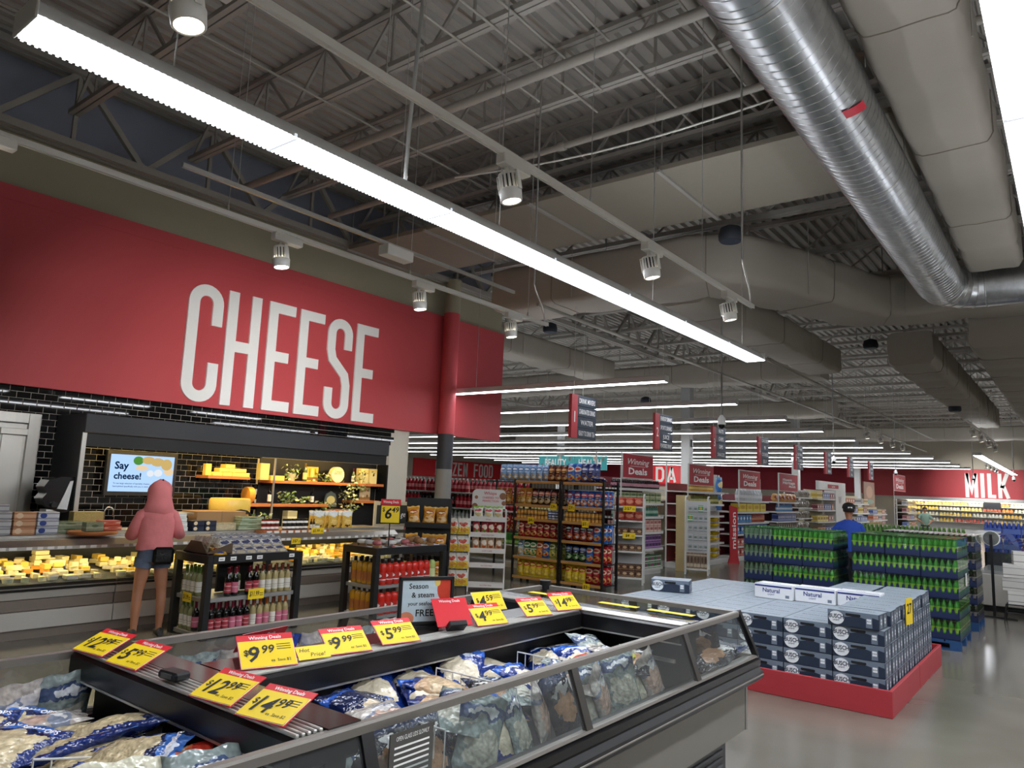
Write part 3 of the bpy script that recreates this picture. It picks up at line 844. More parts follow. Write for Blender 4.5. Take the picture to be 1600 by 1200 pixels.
def track(label, x, y0, y1, z, heads, tilt, face=FACE, junction=True, up=True):
    t = thing('track_light', label, 'track light', (x, y0, z))
    L = y1 - y0
    mb = MB(SPOTW); mb.box(-.018, .018, 0, L, -.02, .014); mb.box(-.018, -.010, 0, L, -.026, -.02); mb.box(.010, .018, 0, L, -.026, -.02); mb.ob('rail', t)
    for y in heads: spot_parts(t, (0, y - y0, 0), tilt, face)
    y = 0.9
    while y < L:
        mb = MB(ALU); mb.cyl((0, y, 0.01), (0, y, DECK - z + .03), 0.003, 4); mb.cyl((0, y, .01), (0, y, .06), 0.008, 6); y += 1.9
        mb.ob('hanger_wire', t)
    if junction:
        mb = MB(ALU)
        mb.cyl((0, L - .30, DECK - z), (0, L - .30, .42), 0.012, 6); mb.tube([(0, L - .30, .42), (0, L - .27, .36), (0, L - .22, .3), (0, L - .13, .2), (0, L - .08, .1), (0, L - .07, .01)], 0.01, 6)
        mb.ob('feed_conduit', t)
    return t
track('white spot track nearest the viewer with four heads', -2.57, -0.6, 7.3, 3.7, (1.22, 3.2, 5.0, 6.62), (R(6), R(-8), 0), FACE2)
track('white spot track in front of the CHEESE band', -4.95, 0.0, 7.0, 3.7, (1.25, 3.3, 4.86, 6.3), (R(4), R(-6), 0), FACE)
track('far spot track with four heads left of the saggy ducts', -4.43, 20.2, 26.8, 3.7, (21.2, 22.9, 24.6, 26.2), (0, R(-10), 0), FACE2, False)
track('far spot track with four heads at the right', -1.97, 19.8, 27.8, 3.7, (20.8, 22.6, 24.6, 26.6), (0, R(-10), 0), FACE2, False)
track('small far spot track over the back corner', -3.4, 40, 47, 3.8, (41, 43, 45, 46.5), (0, 0, 0), FACE, False)
# spare empty rail with a small junction box
t = thing('track_rail', 'thin empty rail with a clear junction box above the spot track', 'rail', (-4.5, 2.2, 3.72))
mb = MB(ALU); mb.box(-.012, .012, 0, 3.55, 0, .03); mb.ob('rail', t)
mb = MB(SPOTW); mb.rbox(-.06, .06, 1.75, 2.05, -.09, .0, .006); mb.ob('junction_box', t)
each('hanger_wire', t, ALU, [lambda b, y=y: b.cyl((0, y, .03), (0, y, 3.4), .003, 4) for y in (.4, 1.9, 3.2)])
# the beams of the spot heads that wash the red band
for k, y in enumerate((3.3, 4.86, 6.3)):
    ld = bpy.data.lights.new('spot_beam', 'SPOT'); ld.energy = 190; ld.spot_size = R(60); ld.spot_blend = 0.9; ld.shadow_soft_size = 0.05; ld.color = (1.0, 0.98, 0.95)
    lo = bpy.data.objects.new('spot_beam', ld); COL.objects.link(lo); lo.location = (-5.05, y - .03, 3.40)
    tgt = Vector((CX, y + 2.0, 2.7)); lo.rotation_euler = (tgt - lo.location).to_track_quat('-Z', 'Y').to_euler()
    tag(lo, 'beam of the %s spot head washing the red band' % ORD[k], 'light', 'spot beams')
for k, x in enumerate((-5.2, -3.6, -25.6)):
    ld = bpy.data.lights.new('spot_beam', 'SPOT'); ld.energy = 170; ld.spot_size = R(70); ld.spot_blend = 0.9; ld.shadow_soft_size = 0.05; ld.color = (1.0, 0.98, 0.96)
    lo = bpy.data.objects.new('spot_beam', ld); COL.objects.link(lo); lo.location = (x, 50.2, 3.55)
    lo.rotation_euler = (Vector((x - .4, YF, 3.0)) - lo.location).to_track_quat('-Z', 'Y').to_euler()
    tag(lo, 'beam of a far spot head washing the far red band, %s' % ('left', 'right', 'far left')[k], 'light', 'spot beams')
# warm shelf lights under the hood of the niche and inside the cases are built with their furniture
# dome cameras on poles
def dome(label, x, y, z, top=DECK + .05):
    t = thing('dome_camera', label, 'camera', (x, y, z), group='dome cameras'); k_ = .75
    mb = MB(CONC); mb.cyl((0, 0, .16), (0, 0, top - z), .017, 8); mb.ob('pole', t)
    mb = MB(TAGW); mb.lathe([(.02, .17), (.05 * k_, .15), (.09 * k_, .09), (.095 * k_, .03), (.09 * k_, 0.0)], 18); mb.ob('shroud', t)
    mb = MB(mat('dome_smoke', '#15171a', 0.08)); mb.lathe([(.078 * k_, 0.0), (.07 * k_, -.04), (.045 * k_, -.06), (.01, -.07)], 18); mb.ob('dome', t)
dome('dome camera on a pole in front of the third aisle sign', -4.83, 12.14, 2.96, 5.04)
dome('dome camera on a pole beyond the fifth aisle sign', -6.2, 24.98, 2.98)
dome('dome camera on a pole near the back of the aisles', -6.28, 35.5, 3.0)
dome('dome camera on a pole left of the milk letters', -3.9, 40.5, 3.0)
dome('dome camera on a pole right of the milk letters', -2.35, 41, 3.0)
# ------------------------------------------------------------------ aisle markers
SLATE = mat('sign_slate', '#3b4450', 0.5)
def aisle_sign(k, y, words, num):
    t = thing('aisle_sign', 'hanging aisle sign with red edge reading %s and %s' % (words[0], words[2]), 'sign', (-7.0, y, 2.65), group='hanging aisle signs')
    mb = MB(RED); mb.box(-.03, .03, 0, .20, 0.0, .77); mb.ob('number_panel', t)
    mb = MB(LETTER); mb.text(num, (.031, .10, .28), Y_, Z_, .19, wmax=.09, bold=.01); mb.ob('number', t)
    for i, wd in enumerate(words):
        z = .77 - .1925 * (i + 1)
        mb = MB(SLATE); mb.rbox(-.022, .026, .20, .84, z + .004, z + .188, .003); s_ = mb.ob('slat', t)
        mb = MB(LETTER); mb.text(wd, (.027, .52, z + .055), Y_, Z_, .085, wmax=.54, bold=.012); mb.ob('lettering', s_)
    each('hanger_wire', t, ALU, [lambda b, yy=yy: b.cyl((0, yy, .77), (0, yy, {0: 2.36, 3: 2.29}.get(k, 4.53)), .004, 5) for yy in (.10, .40)])
SG = (['DRINK MIXERS', 'CARBONATED DRINKS', 'WATER', 'READY TO DRINK TEA'], ['ENERGY DRINKS', 'SPORTS DRINKS', 'JUICE', 'POWDERED DRINKS'], ['NUTS', 'CHIPS', 'DIPS', 'SNACKS'],
      ['CRACKERS', 'PB', 'COOKIES', 'JELLY'], ['CEREAL', 'OATMEAL', 'COFFEE', 'TEA'], ['SOUP', 'RICE', 'PASTA', 'BEANS'], ['PAPER', 'TOWELS', 'BAGS', 'FOIL'], ['SOAP', 'BLEACH', 'PET', 'CARE'])
for k, y in enumerate((10.68, 13.9, 16.97, 20.19, 23.5, 26.95, 30.2, 33.7)): aisle_sign(k, y, SG[k], str(k + 1))
# ------------------------------------------------------------------ island freezer
FX0, FX1, FY0, FY1 = -3.50, -1.70, 0.30, 4.98     # outer bumper box
RIM = 1.0
FPANEL = mat('freezer_panel_taupe', '#77736b', 0.5, vary=0.04)
FBLK = mat('freezer_black', '#141416', 0.3, vary=0.1)
BRONZE = mat('rim_bronze_aluminium', '#8d8882', 0.38, 0.45)
RIB = mat('ribbed_aluminium', '#c6c5c0', 0.38, 0.75)
GLASS = pane('freezer_glass', '#eef4f2', 0.05, 0.06)  # haze tone stands in for whitish reflections on the glass
fr = thing('island_freezer', 'long open-top island freezer with glass sides and taupe base', 'freezer')
mb = MB(FPANEL); mb.box(FX0 + .09, FX1 - .09, FY0 + .1, FY1 - .06, 0.30, .58); mb.box(FX0 + .09, FX1 - .09, FY0 + .1, FY1 - .06, .26, .30); mb.ob('base_panel', fr)
mb = MB(BRONZE); mb.box(FX1 - .095, FX1 - .085, FY1 - .085, FY1 - .055, 0.26, .58); mb.ob('corner_trim', fr)
mb = MB(FBLK); mb.box(FX0 + .2, FX1 - .2, FY0 + .2, FY1 - .14, 0.0, .26); mb.ob('kick_base', fr)
for k in range(5):
    z = .04 + .045 * k
    mb = MB(GREYP); mb.box(FX1 - .2, FX1 - .192, 2.2, FY1 - .2, z, z + .014); mb.ob('vent_slat', fr)
def ring_prof(name, prof, m, par=fr, d=0.0):
    """profile (outset, z) swept round the freezer outline with mitred corners"""
    mb = MB(m)
    rings = []
    for (e, z) in prof:
        rings.append([(FX0 - e, FY0 - e, z), (FX1 + e, FY0 - e, z), (FX1 + e, FY1 + e, z), (FX0 - e, FY1 + e, z)])
    k = len(prof)
    vs = [p for r in rings for p in r]
    fs = []
    for i in range(k):
        for j in range(4):
            fs.append((i * 4 + j, i * 4 + (j + 1) % 4, ((i + 1) % k) * 4 + (j + 1) % 4, ((i + 1) % k) * 4 + j))
    mb.add(vs, fs, False)
    return mb.ob(name, par)
ring_prof('bumper', [(-.10, .56), (-.03, .56), (0.0, .585), (0.0, .625), (-.02, .65), (-.012, .665), (-.012, .70), (-.05, .715), (-.10, .715)], FBLK)
ring_prof('bumper_bead', [(.001, .600), (.004, .602), (.004, .608), (.001, .610)], BRONZE)
ring_prof('glass_sill', [(-.052, .715), (-.020, .715), (-.024, .727), (-.052, .727)], BRONZE)
ring_prof('rim_cap', [(-.145, RIM - .03), (-.112, RIM - .034), (-.105, RIM - .006), (-.115, RIM), (-.145, RIM - .002)], BRONZE)
# glass lites (lean inward), split by mullions
def lite(a, b):
    """a, b: positions along one side; returns nothing"""
ib, it = .035, .125
def gp(side, t, top):
    e = it if top else ib; z = RIM - .03 if top else .727
    if side == 'F': return (FX1 - e, t, z)
    if side == 'B': return (FX0 + e, t, z)
    if side == 'E': return (t, FY1 - e, z)
    return (t, FY0 + e, z)
def add_lites(side, cuts):
    for a, b in zip(cuts[:-1], cuts[1:]):
        mb = MB(GLASS); th = Vector((-.006, 0, 0)) if side == 'F' else Vector((.006, 0, 0)) if side == 'B' else Vector((0, -.006, 0)) if side == 'E' else Vector((0, .006, 0))
        p = [Vector(gp(side, a + .004, 0)), Vector(gp(side, b - .004, 0)), Vector(gp(side, b - .004, 1)), Vector(gp(side, a + .004, 1))]
        mb.add(p, [(0, 1, 2, 3)], False); mb.ob('glass_pane', fr)
    for c in cuts[1:-1]:
        mb = MB(FBLK if side == 'F' and c < 2 else mat('mullion_dark_bronze', '#45413d', .38, .4))
        w_ = .05
        p0, p1 = Vector(gp(side, c, 0)), Vector(gp(side, c, 1))
        ax = Y_ if side in 'FB' else X_
        nn = {'F': X_, 'B': -X_, 'E': Y_, 'N': -Y_}[side] * .012
        a_ = [p0 - ax * w_ / 2 - nn, p0 + ax * w_ / 2 - nn, p0 + ax * w_ / 2 + nn, p0 - ax * w_ / 2 + nn]
        b_ = [p1 - ax * w_ / 2 - nn, p1 + ax * w_ / 2 - nn, p1 + ax * w_ / 2 + nn, p1 - ax * w_ / 2 + nn]
        mb.loft([a_, b_], smooth=False); mb.ob('mullion', fr)
add_lites('F', [FY0 + .1, 1.66, 2.86, 4.02, FY1 - .1])
add_lites('B', [FY0 + .1, 1.66, 2.86, 4.02, FY1 - .1])
add_lites('E', [FX0 + .1, -2.6, FX1 - .1])
add_lites('N', [FX0 + .1, FX1 - .1])
for (x, y) in ((FX1, FY1), (FX0, FY1), (FX1, FY0), (FX0, FY0)):
    sx = -1 if x == FX1 else 1; sy = -1 if y == FY1 else 1
    mb = MB(FBLK); mb.bar((x + sx * .035, y + sy * .035, .72), (x + sx * .125, y + sy * .125, RIM), 0.035)
    mb.ob('corner_post', fr)
mb = MB(FBLK); mb.cyl((FX0 + .14, FY1 - .14, RIM - .03), (FX0 + .14, FY1 - .14, RIM + .035), .045, 16); mb.ob('corner_knob', fr)
# inside: liner, floor and rails
LINER = mat('freezer_liner_black', '#101113', 0.42, vary=0.2)
mb = MB(LINER)
mb.box(FX0 + .10, FX1 - .10, FY0 + .1, FY1 - .1, .58, .62)
mb.ob('well_floor', fr)
def rail(name, x0, x1, y0, y1, along):
    """divider rail: black skirt below, ribbed aluminium price strips either side of a dark cap"""
    r_ = inst(name, None, fr, (0, 0, 0))
    mb = MB(LINER); mb.box(x0 + (.10 if along == 'Y' else 0), x1 - (.10 if along == 'Y' else 0), y0 + (.12 if along == 'X' else 0), y1 - (.06 if along == 'X' else 0), .62, RIM - .05); mb.ob('divider_wall', r_)
    mb = MB(FBLK); mb.rbox(x0, x1, y0, y1, RIM - .105, RIM - .004, .012); mb.ob('skirt', r_)
    n = 5
    for i in range(n):
        mb = MB(RIB); a = x1 - .115
        if along == 'Y': mb.rbox(a + .0215 * i, a + .0215 * i + .014, y0 + .01, y1 - .01, RIM - .004, RIM + .008, .003)
        else: mb.rbox(x0 + .01, x1 - .01, y0 + .012 + .0215 * i, y0 + .012 + .0215 * i + .014, RIM - .004, RIM + .008, .003)
        mb.ob('rib', r_)
    mb = MB(mat('rail_gloss_brown', '#2a2422', 0.12))
    if along == 'Y': mb.box(x0 + .01, x1 - .12, y0, y1, RIM - .004, RIM + .004)
    else: mb.box(x0, x1, y0 + .122, y1 - .01, RIM - .004, RIM + .004)
    mb.ob('gloss_cap', r_)
    mb = MB(ALU)
    if along == 'Y': mb.box(x1 - .004, x1 + .002, y0, y1, RIM - .104, RIM - .096)
    else: mb.box(x0, x1, y0 - .002, y0 + .004, RIM - .104, RIM - .096)
    mb.ob('edge_bead', r_)
rail('divider_rail', FX0 + .13, FX1 - .135, 1.40, 1.66, 'X')
rail('divider_rail', -2.82, -2.50, 1.66, 4.02, 'Y')
rail('divider_rail', FX0 + .13, FX1 - .135, 4.02, 4.28, 'X')
mb = MB(ALU); mb.box(-2.46, -1.86, 3.985, 4.0, .80, .82); mb.ob('load_line', fr)
mb = MB(mat('inner_sill_grey', '#6e6e68', .5)); mb.box(FX0 + .125, FX0 + .14, FY0 + .12, 1.4, .62, .80); mb.ob('inner_sill', fr)
mb = MB(mat('rating_plate', '#b3aea3', 0.6)); mb.box(-2.95, -2.86, 1.505, 1.526, .66, .85); mb.box(-2.86, -2.79, 1.505, 1.526, .70, .80)
mb.m(INK)
for i in range(7): mb.box(-2.94, -2.87, 1.504, 1.505, .69 + .02 * i, .695 + .02 * i)
mb.ob('rating_plate', fr)
mb = MB(mat('warning_plate', '#4b4a47', 0.6)); mb.box(-1.785, -1.78, 1.73, 1.93, .76, .95)
mb.m(TAGW)
for i in range(8): mb.box(-1.7795, -1.779, 1.75, 1.91, .775 + .018 * i, .781 + .018 * i)
mb.text('OPEN GLASS LIDS SLOWLY', (-1.779, 1.83, .925), Y_, Z_, .014, wmax=.15)
o = mb.ob('warning_plate', fr)
# wire baskets
WIREW = mat('wire_white', '#e3e3e3', 0.4)
def divider_wire(label, p, q, h):
    mb = MB(WIREW)
    p = Vector(p); q = Vector(q); n = max(2, int((q - p).length / .05))
    for z in (0, h): mb.tube([p + Z_ * z, q + Z_ * z], .004, 5)
    for i in range(n + 1): mb.tube([p.lerp(q, i / n), p.lerp(q, i / n) + Z_ * h], .003, 5)
    o = mb.ob('wire_divider'); tag(o, label, 'divider', 'freezer wire dividers')
divider_wire('white wire divider between scallop and shrimp bags in the near well', (-2.62, 1.02, .70), (-2.36, 1.34, .70), .15)
divider_wire('white wire divider standing between the blue bags of the long well', (-2.42, 2.62, .68), (-1.95, 2.62, .68), .22)
divider_wire('white wire divider farther along the long well', (-2.42, 3.25, .68), (-1.95, 3.25, .68), .20)
divider_wire('white wire divider close behind the front glass', (-2.3, 2.1, .66), (-1.88, 2.1, .66), .20)
# ------------------------------------------------------------------ frozen bags
def bag_mesh(name, w, h, d, m, seed=0, lumpy=0.0, nx=10, ny=12, flat=0.0):
    """pillow bag standing on its lower seal: width X, depth Y, height Z (front is -Y)"""
    rnd = random.Random(seed)
    fr_, bk = [], []
    ph = [rnd.uniform(0, 6.28) for _ in range(6)]
    for j in range(ny + 1):
        v = j / ny
        seal = min(1.0, max(0.0, min(v, 1 - v) / 0.075 - 0.55))
        prof = max(0.0, math.sin(PI * min(1, max(0, v))) ** 0.55) * (1.12 - 0.30 * v)
        for i in range(nx + 1):
            u = i / nx
            e = max(0.0, 1 - (2 * u - 1) ** 2) ** 0.6
            pinch = 1 - 0.10 * math.sin(PI * v) - 0.0
            x = (u - .5) * w * pinch * (1 + 0.02 * math.sin(9 * v + ph[0]))
            wr = 1 + 0.10 * math.sin(7 * u + 5 * v + ph[1]) + 0.07 * math.sin(13 * u - 8 * v + ph[2]) + lumpy * (0.5 * math.sin(22 * u + ph[3]) * math.sin(24 * v + ph[4]))
            y = d / 2 * prof * e * seal * wr
            z = v * h + 0.006 * math.sin(14 * u + ph[5]) * (1 if j == ny else 0)
            fr_.append((x, -y - .001, z)); bk.append((x, y + .001, z))
    n = nx + 1
    mb = MB(m)
    k = len(fr_)
    fs = [(j * n + i, j * n + i + 1, (j + 1) * n + i + 1, (j + 1) * n + i) for j in range(ny) for i in range(nx)]
    fs += [(k + j * n + i + 1, k + j * n + i, k + (j + 1) * n + i, k + (j + 1) * n + i + 1) for j in range(ny) for i in range(nx)]
    for j in range(ny):
        fs.append((j * n + n - 1, k + j * n + n - 1, k + (j + 1) * n + n - 1, (j + 1) * n + n - 1)); fs.append((k + j * n, j * n, (j + 1) * n, k + (j + 1) * n))
    mb.add(fr_ + bk, fs, True)
    return mb.mesh(name)
SCALLOP = printed('bag_scallop', '#d9c79f', bands=[(0, .10, '#2a3f86'), (.78, 1, '#3f74c8'), (.74, .78, '#1c2a5e')], spots=[(.5, .88, .3, .035, '#e8eefc'), (.06, .5, .12, .6, '#1f2f6c'), (.94, .5, .12, .6, '#24387c')], rough=0.18, bump=0.7, bscale=26, lump=.35)
BLUEB = printed('bag_navy_fish', '#12307f', bands=[(.86, 1, '#2f66c9')], spots=[(.5, .42, .36, .26, '#d8cdb4'), (.5, .80, .28, .05, '#dce6fa')], rough=0.16, bump=0.8, bscale=20, speck=.2)
NAVYB = printed('bag_navy_dark', '#0c1b47', bands=[(.8, .9, '#2b57b4')], spots=[(.5, .35, .22, .16, '#c9b79a')], rough=0.15, bump=0.9, bscale=20)
SHRIMP = printed('bag_orange_shrimp', '#d9744c', bands=[(.84, 1, '#d8402f'), (0, .14, '#e9dfd2')], spots=[(.5, .42, .34, .2, '#f0d3b8'), (.5, .40, .28, .1, '#3f7fbe'), (.25, .7, .12, .1, '#f2ddc8'), (.75, .72, .12, .1, '#f2ddc8')], rough=0.2, bump=0.7, bscale=20, lump=.25)
CLEARB = printed('bag_clear_fillet', '#b9b2ab', bands=[(.62, .8, '#8a93a8')], spots=[(.5, .4, .36, .3, '#c9ab9b'), (.2, .8, .2, .1, '#d9d3cd'), (.55, .72, .25, .05, '#e4e4e4')], rough=0.12, bump=1.0, bscale=16, lump=.25)
GREYB = printed('bag_grey_clear', '#93a09f', bands=[(.7, .86, '#4a5c80')], spots=[(.5, .35, .35, .25, '#c9c8ba'), (.5, .78, .26, .04, '#e0e4ea')], rough=0.12, bump=1.0, bscale=18, lump=.3)
TANB = printed('bag_tan_shellfish', '#d7b590', bands=[(.82, 1, '#1d3a8a'), (0, .12, '#1d3a8a')], spots=[(.5, .5, .36, .24, '#e6cba4'), (.85, .4, .12, .4, '#16296b')], rough=0.18, bump=0.8, bscale=20, lump=.35)
DARKB = printed('bag_black_seafood', '#22252c', bands=[(.8, 1, '#303a55')], spots=[(.5, .45, .3, .22, '#a77f5d'), (.5, .72, .3, .05, '#d8d8d8')], rough=0.15, bump=0.9, bscale=20)
YELB = printed('bag_yellow_print', '#c9c6b0', bands=[(.55, .85, '#c7c23a')], spots=[(.5, .7, .2, .05, '#5a5a20')], rough=0.12, bump=1.0, bscale=18, speck=.3)
RIBB = printed('bag_teal_fish', '#3d8d9a', bands=[(0, .2, '#dfe6ea')], spots=[(.5, .5, .3, .2, '#e4e2d8')], rough=0.15, bump=.8, bscale=18)
FB = {}
for nm, m_ in (('scallop', SCALLOP), ('navy', BLUEB), ('dark_navy', NAVYB), ('shrimp', SHRIMP), ('clear', CLEARB), ('grey', GREYB), ('tan', TANB), ('black', DARKB), ('yellow', YELB), ('teal', RIBB)):
    FB[nm] = bag_mesh('frozen_bag', .26, .34, .085, m_, len(nm) * 7, lumpy=0.35 if nm in ('scallop', 'tan', 'shrimp') else 0.12)
LETTB = MB(TAGW); LETTB.text('BAY SCALLOPS', (0, 0, 0), X_, Z_, .022, wmax=.2, bold=.02, lift=0); LETTM = LETTB.mesh('lettering')
def fbag(kind, x, y, z, rz, tilt, roll, label, sc=1.0, group='frozen bags in the island freezer', text=False):
    """tilt 90 = lying on its back, 0 = standing"""
    rot = (Matrix.Rotation(R(rz), 3, 'Z') @ Matrix.Rotation(R(roll), 3, 'Y') @ Matrix.Rotation(R(-tilt), 3, 'X')).to_euler()
    o = inst('frozen_bag', FB[kind], None, (x, y, z), rot=rot, sc=sc)
    tag(o, label, 'bag', group)
    if text: inst('lettering', LETTM, o, (0, -.018, .285))
    return o
# near well: scallops, fillets, shrimp
near = [('clear', -3.22, 1.0, .74, 12, 84, 6), ('clear', -3.12, 1.02, .78, -12, 82, -6), ('clear', -3.2, .7, .72, 10, 84, 4),
        ('scallop', -2.99, .98, .76, 42, 76, 6), ('scallop', -2.92, 1.06, .76, -4, 80, -16), ('scallop', -2.84, 1.08, .77, -12, 80, -20), ('scallop', -2.76, 1.02, .78, -16, 78, -22), ('scallop', -2.68, 1.06, .77, -8, 80, -18),
        ('scallop', -2.80, 1.17, .82, -30, 80, -12), ('scallop', -2.58, 1.14, .81, -55, 78, 10), ('scallop', -2.60, .98, .77, -12, 80, -20), ('scallop', -2.52, 1.02, .75, -10, 82, -14), ('scallop', -2.86, .86, .80, 60, 74, 8), ('scallop', -2.70, .84, .80, 30, 78, 4), ('scallop', -2.45, 1.1, .74, -4, 82, -10),
        ('shrimp', -2.36, 1.10, .76, -24, 70, 6), ('shrimp', -2.24, 1.06, .74, -8, 74, -5), ('shrimp', -2.3, .86, .74, -20, 78, 4), ('dark_navy', -2.14, 1.2, .76, -34, 74, 8), ('navy', -2.06, 1.12, .74, -50, 70, 6), ('yellow', -1.93, 1.0, .70, 85, 40, 5), ('grey', -1.92, 1.26, .66, 88, 35, 4), ('black', -2.30, 1.34, .68, 80, 70, 4)]
NB = {'clear': 'clear bag of pink fillets', 'scallop': 'blue-ended clear bag of scallops', 'shrimp': 'orange bag of shrimp', 'dark_navy': 'dark navy frozen bag', 'yellow': 'clear bag with yellow print', 'grey': 'greyish clear frozen bag',
      'black': 'black seafood bag', 'navy': 'navy frozen fish bag', 'tan': 'tan and navy shellfish bag', 'teal': 'teal frozen fish bag'}
cnt = {}
def nth(k):
    cnt[k] = cnt.get(k, 0) + 1
    return ORD[cnt[k] - 1]
for i, (kd, x, y, z, rz, tl, rl) in enumerate(near):
    fbag(kd, x, y, z, rz, tl, rl, '%s in the near well, %s such from the left' % (NB[kd], nth('n' + kd)), text=(kd == 'scallop'))
# front well: heaps along Y
rnd = random.Random(11)
seqF = ['tan', 'tan', 'dark_navy', 'dark_navy', 'navy', 'navy', 'navy', 'tan', 'navy', 'navy', 'navy', 'navy', 'navy', 'teal', 'navy', 'navy', 'clear', 'grey']
for i, kd in enumerate(seqF):
    y = 1.78 + i * .118
    x = -2.22 + (.10 if i % 2 else -.12) + rnd.uniform(-.03, .03)
    fbag(kd, x, y, .76 + rnd.uniform(-.01, .04) - .006 * max(0, i - 9), rnd.uniform(20, 110), rnd.uniform(62, 82), rnd.uniform(-8, 8), '%s heaped in the front well, %s such from the near end' % (NB[kd], nth('f' + kd)))
for i in range(13):
    kd = ['grey', 'black', 'black', 'grey', 'navy', 'grey', 'clear', 'black', 'grey', 'clear', 'grey', 'yellow', 'clear'][i]
    fbag(kd, -1.90 + rnd.uniform(-.015, .01), 1.76 + i * .175, .63, 90 + rnd.uniform(-25, 25), rnd.uniform(10, 30), rnd.uniform(-22, 22), '%s upright at the front glass, %s such from the near end' % (NB[kd], nth('g' + kd)), sc=rnd.uniform(.78, .95))
for i in range(12):
    kd = ['black', 'clear', 'grey', 'tan', 'black', 'grey', 'navy', 'clear', 'grey', 'shrimp', 'black', 'clear'][i]
    fbag(kd, -1.98 + rnd.uniform(-.03, .03), 1.85 + i * .18, .82 - .004 * i, rnd.uniform(20, 150), rnd.uniform(60, 84), rnd.uniform(-12, 12), '%s on the heap behind the front glass, %s such' % (NB[kd], nth('h' + kd)), sc=.85)
for i in range(7):
    kd = ['black', 'grey', 'clear', 'yellow', 'grey', 'clear', 'black'][i]
    fbag(kd, -1.98 - .22 * i, 4.72 + rnd.uniform(-.03, .03), .66, 180 + rnd.uniform(-16, 16), rnd.uniform(25, 60), rnd.uniform(-8, 8), '%s in the far end well, %s such from the right' % (NB[kd], nth('e' + kd)))
    fbag(kd, -1.92 - .22 * i, 4.45 + rnd.uniform(-.02, .02), .66, rnd.uniform(-30, 30), rnd.uniform(60, 80), 0, '%s lying low in the far well, %s such from right' % (NB[kd], nth('el' + kd)))
for i in range(13):
    kd = ['teal', 'clear', 'navy', 'grey', 'clear', 'navy', 'tan', 'grey', 'clear', 'navy', 'dark_navy', 'navy', 'clear'][i]
    fbag(kd, -3.06 + rnd.uniform(-.06, .06), 1.85 + i * .165, .77, rnd.uniform(-40, 60), rnd.uniform(50, 78), rnd.uniform(-8, 8), '%s in the rear long well, %s such from the near end' % (NB[kd], nth('r' + kd)))
for i in range(9):
    kd = ['grey', 'clear', 'tan', 'clear', 'grey', 'clear', 'navy', 'clear', 'grey'][i]
    fbag(kd, -3.26, 1.85 + i * .24, .66, -90 + rnd.uniform(-10, 10), rnd.uniform(6, 20), 0, '%s upright at the rear glass, %s such from the near end' % (NB[kd], nth('rg' + kd)), sc=.9)
for i in range(5):
    fbag('clear' if i % 2 else 'grey', -3.28, .55 + i * .2, .64, -90 + rnd.uniform(-10, 10), rnd.uniform(6, 20), 0, '%s upright at the left glass, %s such from the near end' % (NB['clear' if i % 2 else 'grey'], nth('nl%d' % (i % 2))), sc=.9)
for i in range(6):
    kd = ['black', 'grey', 'yellow', 'clear', 'grey', 'black'][i]
    fbag(kd, -1.9, .55 + i * .16, .64, 90 + rnd.uniform(-14, 14), rnd.uniform(8, 24), 0, '%s upright in the near well, %s such from the near end' % (NB[kd], nth('ng' + kd)), sc=.9)
# filler below the top layer so the wells read as full
for i in range(30):
    kd = rnd.choice(['navy', 'grey', 'clear', 'tan', 'scallop'])
    y = .5 + i * .14
    if 1.38 < y < 1.7 or 4.0 < y < 4.3: continue
    fbag(kd, -2.2 if i % 2 else -3.05, y, .655, rnd.uniform(0, 90), 86, 0, '%s buried in the freezer, %s such' % (NB[kd], nth('b' + kd)))
# ------------------------------------------------------------------ price tags on the rails
def price_tag(label, x, y, z, rz, tilt, price, w=.20, h=.125, red=True, header='Winning Deals', group='price tags on the freezer rails', small=True):
    """tag standing on its lower edge and leaning back; tilt 0 = upright"""
    rot = (Matrix.Rotation(R(rz), 3, 'Z') @ Matrix.Rotation(R(-tilt), 3, 'X')).to_euler()
    t = thing('price_tag', label, 'price tag', (x, y, z), rot=rot, group=group)
    hh = .032 if red else 0
    if red:
        mb = MB(TAGRED); mb.box(-w / 2 - .004, w / 2 + .004, 0, .003, -.004, h + hh); mb.ob('holder', t)
        mb = MB(TAGW); mb.text(header, (0, 0, h + .008), X_, Z_, .015, wmax=w * .7, bold=.015); mb.ob('header_lettering', t)
    mb = MB(YELLOW); mb.box(-w / 2, w / 2, -.003, 0, 0, h); mb.m(TAGW); mb.box(-w / 2 - .002, w / 2 + .002, -.001, .001, -.002, h + .002); mb.ob('card', t)
    mb = MB(INK)
    main, _, cents = price.partition('.')
    wm = .05 if len(main) == 1 else .075
    mb.text('$', (-w * .43, -.003, h * .45), X_, Z_, h * .22, align='L', bold=.01)
    mb.text(main, (-w * .35, -.003, h * .22), X_, Z_, h * .55, wmax=wm, align='L', bold=.02, shear=.2)
    mb.text(cents, (-w * .33 + wm, -.003, h * .50), X_, Z_, h * .30, align='L', bold=.015, shear=.2)
    if small:
        for i in range(3): mb.box(w * .18, w * .44, -.0035, -.003, h * (.62 + .09 * i), h * (.645 + .09 * i))
        mb.text('ea  Save $2', (w * .22, -.003, h * .16), X_, Z_, h * .10, bold=.005)
    mb.ob('price_lettering', t)
    return t
ZT = RIM + .016
PL = 'yellow %s tag %s'
